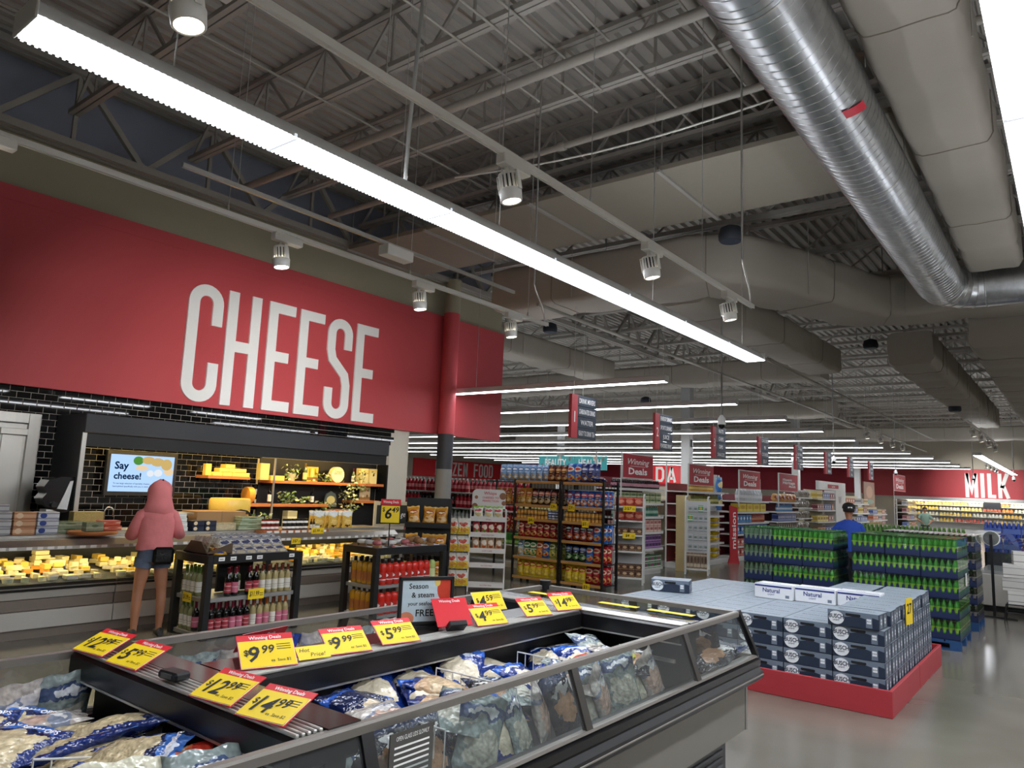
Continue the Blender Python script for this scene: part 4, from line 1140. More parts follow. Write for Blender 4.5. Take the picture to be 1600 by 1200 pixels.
# tags on the near cross rail face the -Y side and lie almost flat
for (x, pr, rz) in ((-3.22, '12.99', 8), (-2.93, '5.99', 6), (-2.30, '12.99', 8), (-2.02, '14.99', 10)):
    price_tag('yellow and red price tag lying on the near cross rail, %s from the left' % nth('tagn'), x, 1.405, ZT, rz, 66, pr, w=.20, h=.12)
price_tag('large yellow 9.99 tag with red top at the rail corner', -2.545, 1.80, ZT, 72, 48, '9.99', w=.215, h=.12)
price_tag('yellow 9.99 tag with red top, middle of the centre rail', -2.525, 2.19, ZT, 78, 55, '9.99', w=.20, h=.115)
price_tag('yellow 5.99 tag with red top on the centre rail', -2.525, 2.49, ZT, 78, 55, '5.99', w=.20, h=.115)
price_tag('yellow 4.99 tag with red top past the framed sign', -2.53, 3.17, ZT, 76, 52, '4.99', w=.20, h=.115)
price_tag('yellow 4.59 tag without red top behind the centre rail', -2.74, 3.42, ZT + .02, 76, 40, '4.59', w=.21, h=.12, red=False)
price_tag('yellow 5.99 tag with red top near the far cross rail', -2.53, 3.60, ZT, 76, 54, '5.99', w=.19, h=.11)
price_tag('yellow 14.99 tag with red top at the far end of the centre rail', -2.53, 3.92, ZT, 74, 52, '14.99', w=.19, h=.11)
ht = thing('price_tag', 'small yellow handwritten Hot Price tag on the centre rail', 'price tag', (-2.535, 2.01, ZT), rot=(Matrix.Rotation(R(78), 3, 'Z') @ Matrix.Rotation(R(-55), 3, 'X')).to_euler())
mb = MB(YELLOW); mb.box(-.07, .07, 0, .002, 0, .07); mb.ob('card', ht)
mb = MB(INK); mb.text('Hot', (-.035, 0, .038), X_, Z_, .02, shear=.3); mb.text('Price!', (.018, 0, .012), X_, Z_, .02, shear=.3); mb.ob('lettering', ht)
rt = thing('tag_holder', 'plain red tag holder tilted on the centre rail beside the framed sign', 'tag holder', (-2.56, 2.90, ZT + .02), rot=(Matrix.Rotation(R(68), 3, 'Z') @ Matrix.Rotation(R(-40), 3, 'X')).to_euler())
mb = MB(TAGRED); mb.box(-.10, .10, 0, .003, 0, .16); mb.ob('plate', rt)
mb = MB(TAGW); mb.text('Winning Deals', (0, 0, .135), X_, Z_, .014, wmax=.13, bold=.01); mb.ob('lettering', rt)
mb = MB(BLACK); mb.rbox(-.05, .05, -.04, .02, -.02, .01, .004); mb.ob('clip', rt)
rt = thing('tag_holder', 'dark red tag holder leaning back in the rear well', 'tag holder', (-2.86, 1.95, ZT), rot=(Matrix.Rotation(R(100), 3, 'Z') @ Matrix.Rotation(R(30), 3, 'X')).to_euler())
mb = MB(mat('tag_dark_red', '#a01722', .4)); mb.box(-.13, .13, 0, .003, 0, .09); mb.ob('plate', rt)
mb = MB(TAGW); mb.text('Winning Deals', (0, 0, .06), X_, Z_, .015, bold=.01); mb.ob('lettering', rt)
sc_ = thing('rail_clip', 'small black plastic scanner clip on the near cross rail', 'clip', (-2.62, 1.45, ZT), R(6))
mb = MB(BLACK); mb.rbox(-.055, .055, -.03, .035, 0, .03, .008); mb.ob('body', sc_)
mb = MB(GREYP); mb.box(-.03, .03, -.032, -.03, .008, .024); mb.ob('window', sc_)
for (x, w_) in ((-2.05, .3), (-2.42, .28), (-3.0, .26)):
    mb = MB(YELLOW); mb.box(-w_ / 2, w_ / 2, 0, .06, 0, .002); o = mb.ob('shelf_label', None, (x, 4.30, ZT), 0)
    tag(o, 'flat yellow label strip on the far cross rail, %s from the right' % nth('flat'), 'label', 'flat labels on the far rail')
# framed counter sign
fs2 = thing('framed_sign', 'black framed sign reading Season and steam your seafood for FREE', 'sign', (-2.74, 2.86, RIM + .02), R(62))
mb = MB(BLACK)
W_, H_ = .30, .245
for (a, b, c, d_) in ((-W_ / 2, W_ / 2, 0, .018), (-W_ / 2, W_ / 2, H_ - .018, H_), (-W_ / 2, -W_ / 2 + .018, 0, H_), (W_ / 2 - .018, W_ / 2, 0, H_)): mb.rbox(a, b, -.012, .012, c, d_, .003)
mb.box(-.06, .06, -.05, .05, -.02, 0)
mb.ob('frame', fs2)
SEAS = printed('season_poster', '#c9dbe4', spots=[(.88, .78, .16, .3, '#d2452f'), (.72, .95, .06, .1, '#e3c86c'), (.1, .08, .16, .16, '#e08a66')])
mb = MB(SEAS); mb.box(-W_ / 2 + .018, W_ / 2 - .018, -.004, .004, .018, H_ - .018); mb.ob('poster', fs2)
mb = MB(INK)
for s_, x, z, h in (('Season', -.045, .185, .026), ('& steam', -.02, .14, .026), ('your seafood for', -.005, .10, .019), ('FREE!', .0, .045, .034)): mb.text(s_, (x, -.004, z), X_, Z_, h, wmax=.2, bold=.012)
mb.ob('lettering', fs2)
# ------------------------------------------------------------------ niche behind the service counter
HOODM = mat('hood_charcoal', '#2c2e33', 0.45, vary=0.05)
DARKP = mat('niche_black_panel', '#101113', 0.5)
WOOD = mat('shelf_wood', '#b06a35', 0.45, vary=0.2, vscale=8, stretch=(1, .2, 1))
hd = thing('niche_hood', 'charcoal hood and side fin framing the lit display niche', 'hood', (0, 0, 0))
mb = MB(HOODM); mb.rbox(CX + .02, -9.62, 3.86, 8.90, 2.20, 2.44, .01); mb.ob('hood_fascia', hd)
mb = MB(DARKP); mb.box(-9.70, -9.66, 3.90, 8.88, 2.04, 2.20); mb.ob('hood_lip', hd)
mb = MB(HOODM); mb.box(CX + .02, -9.66, 3.86, 3.895, .0, 2.22); mb.ob('side_fin', hd)
mb = MB(ALU); mb.box(-9.66, -9.64, 3.855, 3.905, .86, 2.20); mb.ob('edge_trim', hd)
mb = MB(DARKP); mb.box(CX + .01, CX + .03, 6.9, 9.39, .925, 2.06); mb.ob('back_panel', hd)
mb = MB(DARKP); mb.box(CX + .02, -10.2, 9.41, 9.44, .0, 2.06); mb.ob('side_fin', hd)
mb = MB(ALU); mb.box(-9.74, -9.71, 6.66, 6.68, .925, 2.2); mb.ob('post', hd)
NLED = glow('niche_led', '#ffd890', 24.0)
mb = MB(NLED); mb.box(-9.92, -9.84, 4.0, 8.8, 2.17, 2.195); mb.ob('led_strip', hd)
# back counter
mb = MB(STEEL); mb.box(CX + .02, -9.6, 3.91, 9.4, .86, .92); mb.m(DARKP); mb.box(CX + .05, -9.8, 3.95, 9.35, 0, .86)
tag(mb.ob('back_counter'), 'low steel back counter inside the niche', 'counter')
# television
tv = thing('wall_screen', 'wall screen reading Say cheese on light blue', 'screen', (CX + .13, 0, 0))
mb = MB(BLACK); mb.rbox(0, .06, 4.46, 5.44, 1.42, 2.03, .008); mb.ob('bezel', tv)
def screen_mat():
    m = bpy.data.materials.new('screen_say_cheese'); m.use_nodes = True
    nt = m.node_tree; nt.nodes.remove(nt.nodes['Principled BSDF'])
    e = N(nt, 'ShaderNodeEmission'); e.inputs[1].default_value = 0.62
    e.inputs[0].default_value = lin('#a9c9f2')
    nt.links.new(e.outputs[0], nt.nodes['Material Output'].inputs[0])
    return m
mb = MB(screen_mat()); mb.box(.06, .062, 4.51, 5.39, 1.475, 1.975); mb.ob('display', tv)
mb = MB(glow('screen_ink', '#0e2f52', .35))
mb.text('Say', (.062, 4.57, 1.78), Y_, Z_, .095, align='L', bold=.03); mb.text('cheese!', (.062, 4.57, 1.645), Y_, Z_, .085, align='L', bold=.03)
mb.text('To see large selection of specialty cheeses,', (.062, 4.57, 1.575), Y_, Z_, .02, align='L', wmax=.55, bold=.01); mb.text('hand-picked specifically with you in mind.', (.062, 4.57, 1.535), Y_, Z_, .02, align='L', wmax=.55, bold=.01)
mb.ob('lettering', tv)
def disc(mb, y, z, ry, rz, x=.0635, n=14):
    mb.add([(x, y + ry * math.cos(2 * PI * i / n), z + rz * math.sin(2 * PI * i / n)) for i in range(n)], [tuple(range(n))], False)
for (nm, col, ls) in (('greens', '#4f8a3a', [(4.88, 1.90, .07, .06)]), ('cheese_picture', '#c9ab6a', [(5.02, 1.91, .09, .055), (5.15, 1.89, .1, .06), (5.28, 1.86, .08, .08)]), ('plate_picture', '#e4c9a2', [(4.94, 1.80, .09, .035), (5.32, 1.76, .07, .05)]),
                      ('pack_picture', '#dfe4ea', [(5.06, 1.73, .05, .045), (5.17, 1.74, .06, .05)])):
    mb = MB(glow('screen_' + nm, col, .55))
    for i, (y, z, ry, rz) in enumerate(ls): disc(mb, y, z, ry, rz, .0630 + .0004 * (i + 1))
    mb.ob(nm, tv)
# towel dispenser and tap
td = thing('towel_dispenser', 'black and white paper towel dispenser on the niche side fin', 'dispenser', (-9.98, 3.858, 1.22))
prof = [(0, .02), (-.12, .0), (-.21, .05), (-.29, .09), (-.33, .17), (-.29, .23), (-.325, .31), (-.28, .39), (-.15, .43), (0, .43)]
mb = MB(mat('dispenser_black', '#121316', .25)); mb.prism(prof, (0, 0, 0), Y_, Z_, (.26, 0, 0)); mb.ob('shell', td)
mb = MB(mat('dispenser_window', '#dfe3e6', .25)); mb.prism([(-.16, .05), (-.05, .04), (-.015, .39), (-.05, .38), (-.10, .22)], (.26, 0, 0), Y_, Z_, (.012, 0, 0)); mb.ob('side_window', td)
mb = MB(BLACK); mb.cyl((.26, -.2, .1), (.30, -.2, .1), .035, 14); mb.ob('knob', td)
mb = MB(TAGW); mb.box(.03, .23, -.26, -.14, -.04, .04); mb.ob('towel', td)
tp = thing('tap', 'arched chrome tap in front of the tiles', 'tap', (-9.95, 4.35, .92))
mb = MB(mat('chrome', '#d8d8d8', .08, 1.0)); mb.tube([(0, 0, 0), (0, 0, .3)] + [(0, .055 - .055 * math.cos(R(a)), .3 + .06 * math.sin(R(a))) for a in range(15, 181, 15)] + [(0, .11, .24)], .011, 10); mb.ob('spout', tp)
# wooden display shelves
def shelf_board(label, y0, y1, z, x0=CX + .03, x1=-10.12):
    t = thing('wall_shelf', label, 'shelf', (0, y0, z))
    mb = MB(WOOD); mb.rbox(x0, x1, 0, y1 - y0, -.045, 0, .004); mb.ob('board', t)
    mb = MB(BLACK); mb.box(x0, x1 - .06, .06, .075, -.09, -.045); mb.box(x0, x1 - .06, y1 - y0 - .075, y1 - y0 - .06, -.09, -.045); mb.ob('bracket', t)
shelf_board('short wooden shelf under the hood holding yellow cheese bricks', 5.82, 6.52, 1.74)
shelf_board('long upper wooden shelf with bottles and plants', 6.9, 9.28, 1.70)
shelf_board('lower left wooden shelf with bottles', 6.45, 8.05, 1.33)
shelf_board('lower middle wooden shelf holding the plant', 8.05, 8.62, 1.24)
shelf_board('small wooden shelf carrying the wine plaque', 8.62, 9.2, 1.40)
# generic small goods
def brick(name, label, cat, x, y, z, sx, sy, sz, m, rz=0.0, group=None, bev=.004):
    mb = MB(m); mb.rbox(-sx / 2, sx / 2, -sy / 2, sy / 2, 0, sz, min(bev, sx * .2, sy * .2, sz * .2))
    return tag(mb.ob(name, None, (x, y, z), rz), label, cat, group)
CHY = mat('cheese_yellow', '#e8c55a', .4, vary=.08, vscale=20)
CHP = mat('cheese_pale', '#ecdfa8', .35, vary=.08, vscale=20)
CHO = mat('cheese_orange', '#e09a34', .4, vary=.1, vscale=20)
CHW = mat('cheese_white', '#efe9d5', .3, vary=.05, vscale=20)
for i, (y, z) in enumerate(((6.0, 1.74), (6.16, 1.74), (6.32, 1.74), (6.46, 1.74), (6.1, 1.80), (6.26, 1.80), (6.4, 1.80), (6.2, 1.86))):
    brick('cheese_brick', 'yellow cheese brick on the short shelf, %s in its little pile' % ORD[i], 'cheese', -10.25, y, z, .16, .15, .055, CHY, group='cheese bricks on the short shelf')
brick('cheese_tin', 'tall yellow tin at the left of the short shelf', 'tin', -10.27, 5.88, 1.74, .09, .09, .17, CHY)
def bottle_parts(t, glass, label, cap, h=.30, r=.037, foil=.09, kind='wine'):
    mb = MB(glass)
    if kind == 'wine': mb.lathe([(r * .9, 0), (r, .008), (r, h * .60), (r * .92, h * .66), (r * .45, h * .76), (r * .38, h * .8), (r * .38, h * .97)], 14)
    else: mb.lathe([(r * .9, 0), (r, .01), (r, h * .70), (r * .85, h * .77), (r * .40, h * .83), (r * .36, h * .92)], 14)
    mb.ob('glass', t)
    mb = MB(cap); mb.lathe([(r * .42, h - foil), (r * .43, h - .012), (r * .45, h - .012), (r * .45, h), (r * .1, h)], 12); mb.ob('cap', t)
    if label:
        mb = MB(label); mb.lathe([(r * 1.015, h * .12), (r * 1.015, h * .48)], 14, caps=False); mb.ob('label', t)
BOT = {}
def bottle(kind, label, x, y, z, rz=0.0, group=None, sc=1.0):
    """kinds are built once; later ones are copies that share meshes"""
    if kind not in BOT:
        g, lb, cp_, h, r, foil, k = BOTTLES[kind]
        t = thing('bottle', label, 'bottle', (x, y, z), rz, group); bottle_parts(t, g, lb, cp_, h, r, foil, k)
        BOT[kind] = [(c.name.split('.')[0], c.data) for c in t.children]
    else:
        t = thing('bottle', label, 'bottle', (x, y, z), rz, group)
        for nm, me in BOT[kind]: inst(nm, me, t)
    if sc != 1.0: t.scale = (sc, sc, sc)
    return t
def bglass(name, col, rough=.08):
    return mat(name, col, rough, coat=.3)
REDL = printed('wine_label_red', '#a3303c', bands=[(.62, .70, '#d9a9a5'), (.2, .3, '#c98f90')], spots=[(.5, .8, .2, .09, '#d9a9a5')], rough=.6)
CRML = printed('wine_label_cream', '#dcd8cc', bands=[(.45, .5, '#9c9788'), (.25, .28, '#9c9788')], rough=.6)
PINKL = printed('wine_label_pink', '#c86d84', bands=[(.5, .58, '#e7c1c8')], rough=.6)
BOTTLES = {
    'red': (bglass('glass_black_wine', '#0b0c0b'), REDL, mat('foil_red', '#7e2131', .35, .3), .31, .037, .085, 'wine'),
    'rose': (bglass('glass_black_wine', '#0b0c0b'), PINKL, mat('foil_rose', '#94344a', .35, .3), .31, .037, .085, 'wine'),
    'white': (bglass('glass_pale_wine', '#8a8c5e'), CRML, mat('foil_green', '#5c8a33', .35, .2), .31, .037, .085, 'wine'),
    'blush': (bglass('glass_straw_wine', '#a99a6a'), CRML, mat('foil_copper', '#8a4634', .35, .3), .31, .037, .085, 'wine'),
    'orange': (bglass('glass_straw_wine', '#a99a6a'), PINKL, mat('foil_orange', '#c56a2c', .35, .3), .31, .037, .085, 'wine'),
    'greenred': (bglass('glass_green_wine', '#3d4a26'), CRML, mat('foil_wine', '#8c2334', .35, .3), .31, .037, .085, 'wine'),
    'amber': (bglass('liqueur_amber', '#c58f1e', .12), mat('liqueur_label_amber', '#b06a2c', .5), mat('cap_black', '#141414', .4), .33, .051, .06, 'liq'),
    'scarlet': (bglass('liqueur_red', '#c32a1e', .12), printed('liqueur_label_red', '#b3261e', bands=[(.2, .3, '#e8d6d0')], spots=[(.5, .66, .35, .2, '#f0e6e2')]), mat('cap_black', '#141414', .4), .33, .055, .06, 'liq'),
    'lime': (bglass('liqueur_green', '#9fb36a', .12), mat('liqueur_label_lime', '#c7d29a', .5), mat('cap_black', '#141414', .4), .33, .05, .06, 'liq'),
    'dark': (bglass('glass_black_wine', '#0b0c0b'), CRML, mat('foil_black', '#1b1b1b', .35, .3), .30, .035, .085, 'wine'),
    'gold': (bglass('glass_green_wine', '#3d4a26'), mat('label_gold', '#d8c06a', .5), mat('foil_gold', '#a08838', .35, .5), .30, .035, .085, 'wine'),
}
bottle('gold', 'gold-labelled bottle on the upper shelf', -10.25, 7.62, 1.70)
bottle('greenred', 'slim red-capped bottle on the upper shelf near the right', -10.25, 8.66, 1.70, sc=.85)
bottle('dark', 'dark bottle with white label on the lower shelf, left', -10.25, 6.98, 1.33)
bottle('dark', 'dark bottle with white label on the lower shelf, right', -10.25, 7.80, 1.33, sc=.9)
# plaques, tins, wheels
brick('picture_board', 'golden picture board on the upper shelf', 'board', -10.33, 7.82, 1.70, .03, .24, .25, printed('picture_gold', '#c9a83a', bands=[(.1, .3, '#7c5a2a')], spots=[(.5, .6, .1, .3, '#f0d877'), (.25, .6, .06, .3, '#8a6420'), (.75, .6, .06, .3, '#8a6420')], axis2='Y'))
t = thing('cheese_round', 'round cheese wheel with printed face on the upper shelf', 'cheese', (-10.28, 8.30, 1.835))
mb = MB(CHP); mb.cyl((-.05, 0, 0), (.05, 0, 0), .135, 28); mb.ob('wheel', t)
mb = MB(mat('wheel_ink', '#43361c', .6)); mb.box(.05, .052, -.09, .08, .01, .02); mb.text('Louis', (.051, 0, .035), Y_, Z_, .05, shear=.3, bold=.01); mb.ob('lettering', t)
for i, y in enumerate((8.87, 9.08)):
    t = thing('gift_box', 'pale yellow gift box on the upper shelf, %s of two' % ('left' if i == 0 else 'right'), 'box', (-10.26, y, 1.70))
    mb = MB(mat('box_pale_yellow', '#dccf8c', .6)); mb.rbox(-.07, .07, -.085, .085, 0, .27, .004); mb.ob('carton', t)
    mb = MB(INK); mb.prism([(-.01, 0), (.02, .02), (.015, .05), (.03, .075), (-.005, .06), (-.02, .02)], (.071, 0, .13), Y_, Z_, (.001, 0, 0)); mb.ob('emblem', t)
brick('storage_tin', 'tall pale tin beside the niche post', 'tin', -10.2, 6.78, 1.70, .12, .16, .26, mat('tin_pale', '#b8ae6a', .5))
brick('box', 'flat yellow box on the upper shelf at the left', 'box', -10.25, 7.05, 1.70, .15, .25, .075, CHY)
t = thing('display_plaque', 'dome shaped glass plaque with round badge on the middle shelf', 'plaque', (-10.3, 8.22, 1.24 + .02))
mb = MB(mat('plaque_glass', '#5b635c', .1)); mb.prism([(-.13, 0), (.13, 0), (.13, .12), (.10, .22), (0, .27), (-.10, .22), (-.13, .12)], (0, 0, .02), Y_, Z_, (.02, 0, 0)); mb.ob('plate', t)
mb = MB(mat('badge_gold', '#d6c77a', .5)); mb.prism([(.09 * math.cos(R(a)), .12 + .07 * math.sin(R(a))) for a in range(0, 360, 30)], (.021, 0, .02), Y_, Z_, (.003, 0, 0)); mb.ob('badge', t)
t = thing('plaque', 'cream plaque reading WINE on the small shelf', 'plaque', (-10.3, 8.98, 1.40))
mb = MB(printed('plaque_wine', '#cbb58c', bands=[(.05, .25, '#a0743c')], spots=[(.3, .3, .1, .1, '#e3d5a9'), (.7, .3, .1, .12, '#7c5a2a')], axis2='Y')); mb.rbox(0, .03, -.12, .12, 0, .25, .004); mb.ob('board', t)
mb = MB(mat('plaque_red', '#8c2a22', .6)); mb.text('WINE', (.031, 0, .16), Y_, Z_, .05, wmax=.2, bold=.02); mb.ob('lettering', t)
t = thing('cheese_round', 'half wheel of golden cheese standing beside the niche post', 'cheese', (-10.26, 6.60, 1.335))
mb = MB(CHO); mb.cyl((0, -.05, .125), (0, .05, .125), .125, 24); mb.ob('wheel', t)
t = thing('cheese_round', 'large golden cheese wheel with a cut front on the back counter', 'cheese', (-9.80, 6.02, .92))
mb = MB(CHO); mb.box(-.04, .18, -.2, .2, .0, .28); mb.m(CHY); mb.lathe([(.26, .28), (.285, .31), (.29, .47), (.27, .50)], 28); mb.ob('wheel', t)
mb = MB(DARKP); mb.prism([(-.18, .0), (-.1, .05), (0, .065), (.1, .05), (.18, .0)], (.291, 0, .29), Y_, Z_, (.004, 0, 0)); mb.ob('cut_mark', t)
# leafy plants
LEAF = mat('leaf_green', '#6f8a4a', .5, vary=.3, vscale=30)
LEAFP = mat('leaf_pale', '#c9cf9a', .5, vary=.3, vscale=30)
lm = MB(LEAF); lm.add([(0, 0, 0), (.018, .02, .006), (0, .055, 0), (-.018, .02, .006), (0, .025, -.004)], [(0, 1, 4), (1, 2, 4), (2, 3, 4), (3, 0, 4)], True); leaf_me = lm.mesh('leaf')
lm = MB(LEAFP); lm.add([(0, 0, 0), (.018, .02, .006), (0, .055, 0), (-.018, .02, .006), (0, .025, -.004)], [(0, 1, 4), (1, 2, 4), (2, 3, 4), (3, 0, 4)], True); leaf_me2 = lm.mesh('leaf')
def plant(label, x, y, z, n, sx, sy, sz, pale=.3, seed=1, pot=False):
    rnd = random.Random(seed)
    t = thing('potted_plant' if pot else 'ivy_garland', label, 'plant', (x, y, z))
    if pot:
        mb = MB(mat('pot_cream', '#b5ac8c', .6)); mb.lathe([(.05, 0), (.065, .1), (.07, .11), (.05, .105)], 14); mb.ob('pot', t)
    mb = MB(mat('stem_green', '#4c5a30', .6))
    for i in range(5):
        q = Vector((rnd.uniform(-sx, sx), rnd.uniform(-sy, sy), sz * rnd.uniform(.5, 1)))
        mb.tube([(0, 0, .02), q * .5 + Vector((0, 0, .03)), q], .003, 4)
    mb.ob('stem', t)
    for i in range(n):
        inst('leaf', leaf_me2 if rnd.random() < pale else leaf_me, t, (rnd.uniform(-sx, sx), rnd.gauss(0, sy * .55), sz * rnd.uniform(.05, 1)), rot=(rnd.uniform(-1, 1), rnd.uniform(-1, 1), rnd.uniform(0, 6.28)), sc=rnd.uniform(.8, 1.5))
plant('ivy in a pale pot on the upper shelf', -10.25, 7.36, 1.70, 45, .08, .14, .26, .3, 2, True)
plant('ivy trailing behind the printed wheel', -10.3, 8.1, 1.70, 60, .07, .35, .14, .2, 3)
plant('ivy trailing over the right end of the upper shelf', -10.16, 8.75, 1.56, 45, .05, .16, .36, .5, 4)
plant('ivy between the two dark bottles', -10.2, 7.25, 1.33, 45, .08, .2, .2, .3, 5)
plant('white flowering plant on the middle shelf', -10.12, 8.52, 1.16, 110, .12, .18, .52, .75, 6)
plant('low ivy on the middle shelf left of the plaque', -10.15, 8.02, 1.24, 40, .08, .14, .12, .2, 7)
plant('small potted herb on the cheese counter', -9.36, 6.32, 1.022, 30, .06, .1, .2, .7, 8, True)
plant('ivy at the end of the lower left shelf', -10.2, 7.6, 1.33, 30, .06, .16, .1, .2, 9)
# canisters under the lower shelf
for i, y in enumerate((7.35, 7.9)):
    brick('canister', 'pale square canister below the lower shelf, %s' % ('left' if i == 0 else 'right'), 'canister', -10.2, y, .92, .15, .18, .30, printed('canister_pale', '#a9a17a', bands=[(.15, .7, '#d7d0a0')], spots=[(.5, .4, .2, .2, '#8d9a6a')], axis2='Y'), group='canisters below the shelf')
# framed chalk board
t = thing('chalk_board', 'small framed chalk board beside the counter end', 'board', (-9.3, 8.75, 1.0), R(0))
mb = MB(mat('frame_beige', '#b8ab8e', .6)); mb.rbox(0, .03, -.42, .42, 0, .42, .006); mb.ob('frame', t)
mb = MB(mat('chalk_black', '#24241f', .7)); mb.box(.03, .033, -.37, .37, .05, .36); mb.ob('slate', t)
mb = MB(TAGW); mb.text('Change', (.034, .1, .16), Y_, Z_, .09, shear=.3); mb.ob('lettering', t)
# ------------------------------------------------------------------ cheese case
KX = -8.60
CASEP = mat('case_panel_greige', '#a8a49b', .5, vary=.03); CASEB = mat('case_panel_brown', '#7d7268', .55, vary=.03); CASEL = mat('case_panel_light', '#bdbab2', .45)
def cheese_case(label, y0, y1, lip):
    t = thing('cheese_case', label, 'display case', (0, y0, 0))
    L = y1 - y0
    mb = MB(CASEB); mb.box(-9.55, KX - .06, 0, L, .0, .10); mb.ob('kick_plate', t)
    mb = MB(CASEL); mb.rbox(-9.55, KX - .02, .004, L - .004, .10, .28, .004); mb.ob('lower_panel', t)
    mb = MB(CASEB); mb.rbox(-9.55, KX - .035, .004, L - .004, .285, .40, .004); mb.ob('middle_panel', t)
    mb = MB(CASEP); mb.rbox(-9.55, KX - .02, .004, L - .004, .405, .485, .004); mb.ob('upper_panel', t)
    mb = MB(FBLK); mb.rbox(KX - .05, KX + .025, 0, L, .49, .555, .02); mb.ob('bumper', t)
    mb = MB(BRONZE); mb.box(KX + .0245, KX + .028, 0, L, .515, .525); mb.ob('bumper_bead', t)
    mb = MB(pane('case_lip_glass', '#eef4f2', .04, .03)); mb.box(KX - .035, KX - .03, .01, L - .01, .555, .615); mb.ob('front_glass', t)
    mb = MB(LINER); mb.box(-9.55, -9.50, 0, L, .48, .95); mb.ob('back_liner', t)
    mb = MB(mat('case_deck', '#5c5a55', .5)); mb.add([(KX - .05, 0, .54), (KX - .05, L, .54), (-9.5, L, .66), (-9.5, 0, .66)], [(0, 1, 2, 3)], False); mb.ob('deck', t)
    # upper ledge with tag rail
    mb = MB(STEEL); mb.rbox(-9.55, -8.78, 0, L, .93, .985, .004); mb.ob('ledge', t)
    mb = MB(ALU); mb.add([(-8.78, 0, .985), (-8.70, 0, .925), (-8.70, L, .925), (-8.78, L, .985), (-8.78, 0, .93), (-8.70, 0, .89), (-8.70, L, .89), (-8.78, L, .93)], [(0, 1, 2, 3), (4, 7, 6, 5), (1, 5, 6, 2), (0, 4, 5, 1), (3, 2, 6, 7)], False); mb.ob('tag_rail', t)
    mb = MB(glow('case_led', '#ffe9b0', 10.0)); mb.box(-8.86, -8.80, .03, L - .03, .905, .925); mb.ob('case_lamp', t)
    mb = MB(TAGW); y = .08; rnd = random.Random(int(y0 * 10))
    while y < L - .1:
        a = rnd.uniform(.05, .075); mb.box(-8.699, -8.695, y, y + a, .895, .925); y += a + rnd.uniform(.02, .09)
    mb.ob('shelf_tag', t)
    # raised back step for counter goods
    mb = MB(STEEL); mb.rbox(-9.55, -9.02, 0, L, .985, 1.02, .004); mb.ob('step', t)
    return t
cheese_case('refrigerated cheese case at the left end of the cheese wall', 1.2, 3.98, 0)
cheese_case('refrigerated cheese case behind the pink hooded shopper', 3.98, 6.45, 0)
cheese_case('refrigerated cheese case at the right behind the bottle tables', 6.45, 8.35, 0)
# cheeses in the cases
def wedge_mesh(m):
    mb = MB(m); mb.prism([(0, 0), (.15, .035), (.15, -.035)], (-.075, 0, 0), X_, Y_, (0, 0, .05)); return mb.mesh('cheese_wedge')
def block_mesh(m, a=.13, b=.09, c=.05):
    mb = MB(m); mb.rbox(-a / 2, a / 2, -b / 2, b / 2, 0, c, .005); return mb.mesh('cheese_block')
def tub_mesh(m, lid):
    mb = MB(m); mb.lathe([(.045, 0), (.055, .045)], 14); mb.m(lid); mb.lathe([(.058, .045), (.058, .055)], 14); return mb.mesh('cheese_tub')
CLEARP = printed('clamshell', '#cfc9b4', spots=[(.5, .5, .3, .3, '#e6d9a4')], rough=.15, axis='Y', speck=.3)
CK = [('wedge of pale cheese', wedge_mesh(CHP)), ('wedge of yellow cheese', wedge_mesh(CHY)), ('block of yellow cheese', block_mesh(CHY)), ('block of pale cheese', block_mesh(CHP)), ('block of orange cheese', block_mesh(CHO)),
      ('round white cheese tub', tub_mesh(CHW, CHP)), ('clear clamshell of cheese', block_mesh(CLEARP, .15, .11, .045)), ('white cheese block', block_mesh(CHW, .12, .09, .06))]
rnd = random.Random(5)
ci = {}
def cheeses(y0, y1, where):
    y = y0
    while y < y1:
        for r_ in range(5):
            x = -8.70 - r_ * .15 + rnd.uniform(-.02, .02)
            k = rnd.choice([6, 6, 5, 0] if r_ == 0 else [0, 1, 2, 3, 4, 6] if r_ < 3 else [2, 3, 4, 7, 1])
            nm, me = CK[k]
            z = .555 + (-8.65 - x) * .14 + .010
            key = (where, nm); ci[key] = ci.get(key, 0) + 1
            o = inst(me.name.split('.')[0], me, None, (x, y + rnd.uniform(-.02, .02), z), rot=(rnd.uniform(-.06, .06), rnd.uniform(-.12, .05), rnd.uniform(-.5, .5) if r_ else rnd.uniform(-.15, .15)))
            tag(o, '%s in the %s, %s such from the left' % (nm, where, ORD[ci[key] - 1]), 'cheese', 'cheeses in the refrigerated cases')
            if r_ >= 2 and rnd.random() < .75:
                nm, me = CK[rnd.choice([2, 3, 1, 0])]; key = (where, nm); ci[key] = ci.get(key, 0) + 1
                o = inst(me.name.split('.')[0], me, None, (x, y, z + .052), rot=(0, rnd.uniform(-.1, .1), rnd.uniform(-.4, .4)))
                tag(o, '%s in the %s, %s such from the left' % (nm, where, ORD[ci[key] - 1]), 'cheese', 'cheeses in the refrigerated cases')
        y += .145
cheeses(2.35, 3.92, 'left cheese case')
cheeses(4.06, 5.6, 'middle cheese case')
cheeses(6.5, 8.25, 'right cheese case')
BRIE = printed('brie_carton', '#e8dfae', bands=[(.12, .45, '#3c3350')], spots=[(.5, .3, .3, .1, '#f0ead0')], axis2='Y')
brick('cheese_carton', 'printed cheese carton standing in the left case', 'carton', -9.1, 3.52, .62, .12, .16, .12, BRIE)
brick('cheese_carton', 'lower of two small pale cartons above the printed carton', 'carton', -9.25, 3.42, .74, .12, .15, .045, CHP)
brick('cheese_carton', 'upper of two small pale cartons above the printed carton', 'carton', -9.25, 3.41, .79, .12, .14, .045, CHP)
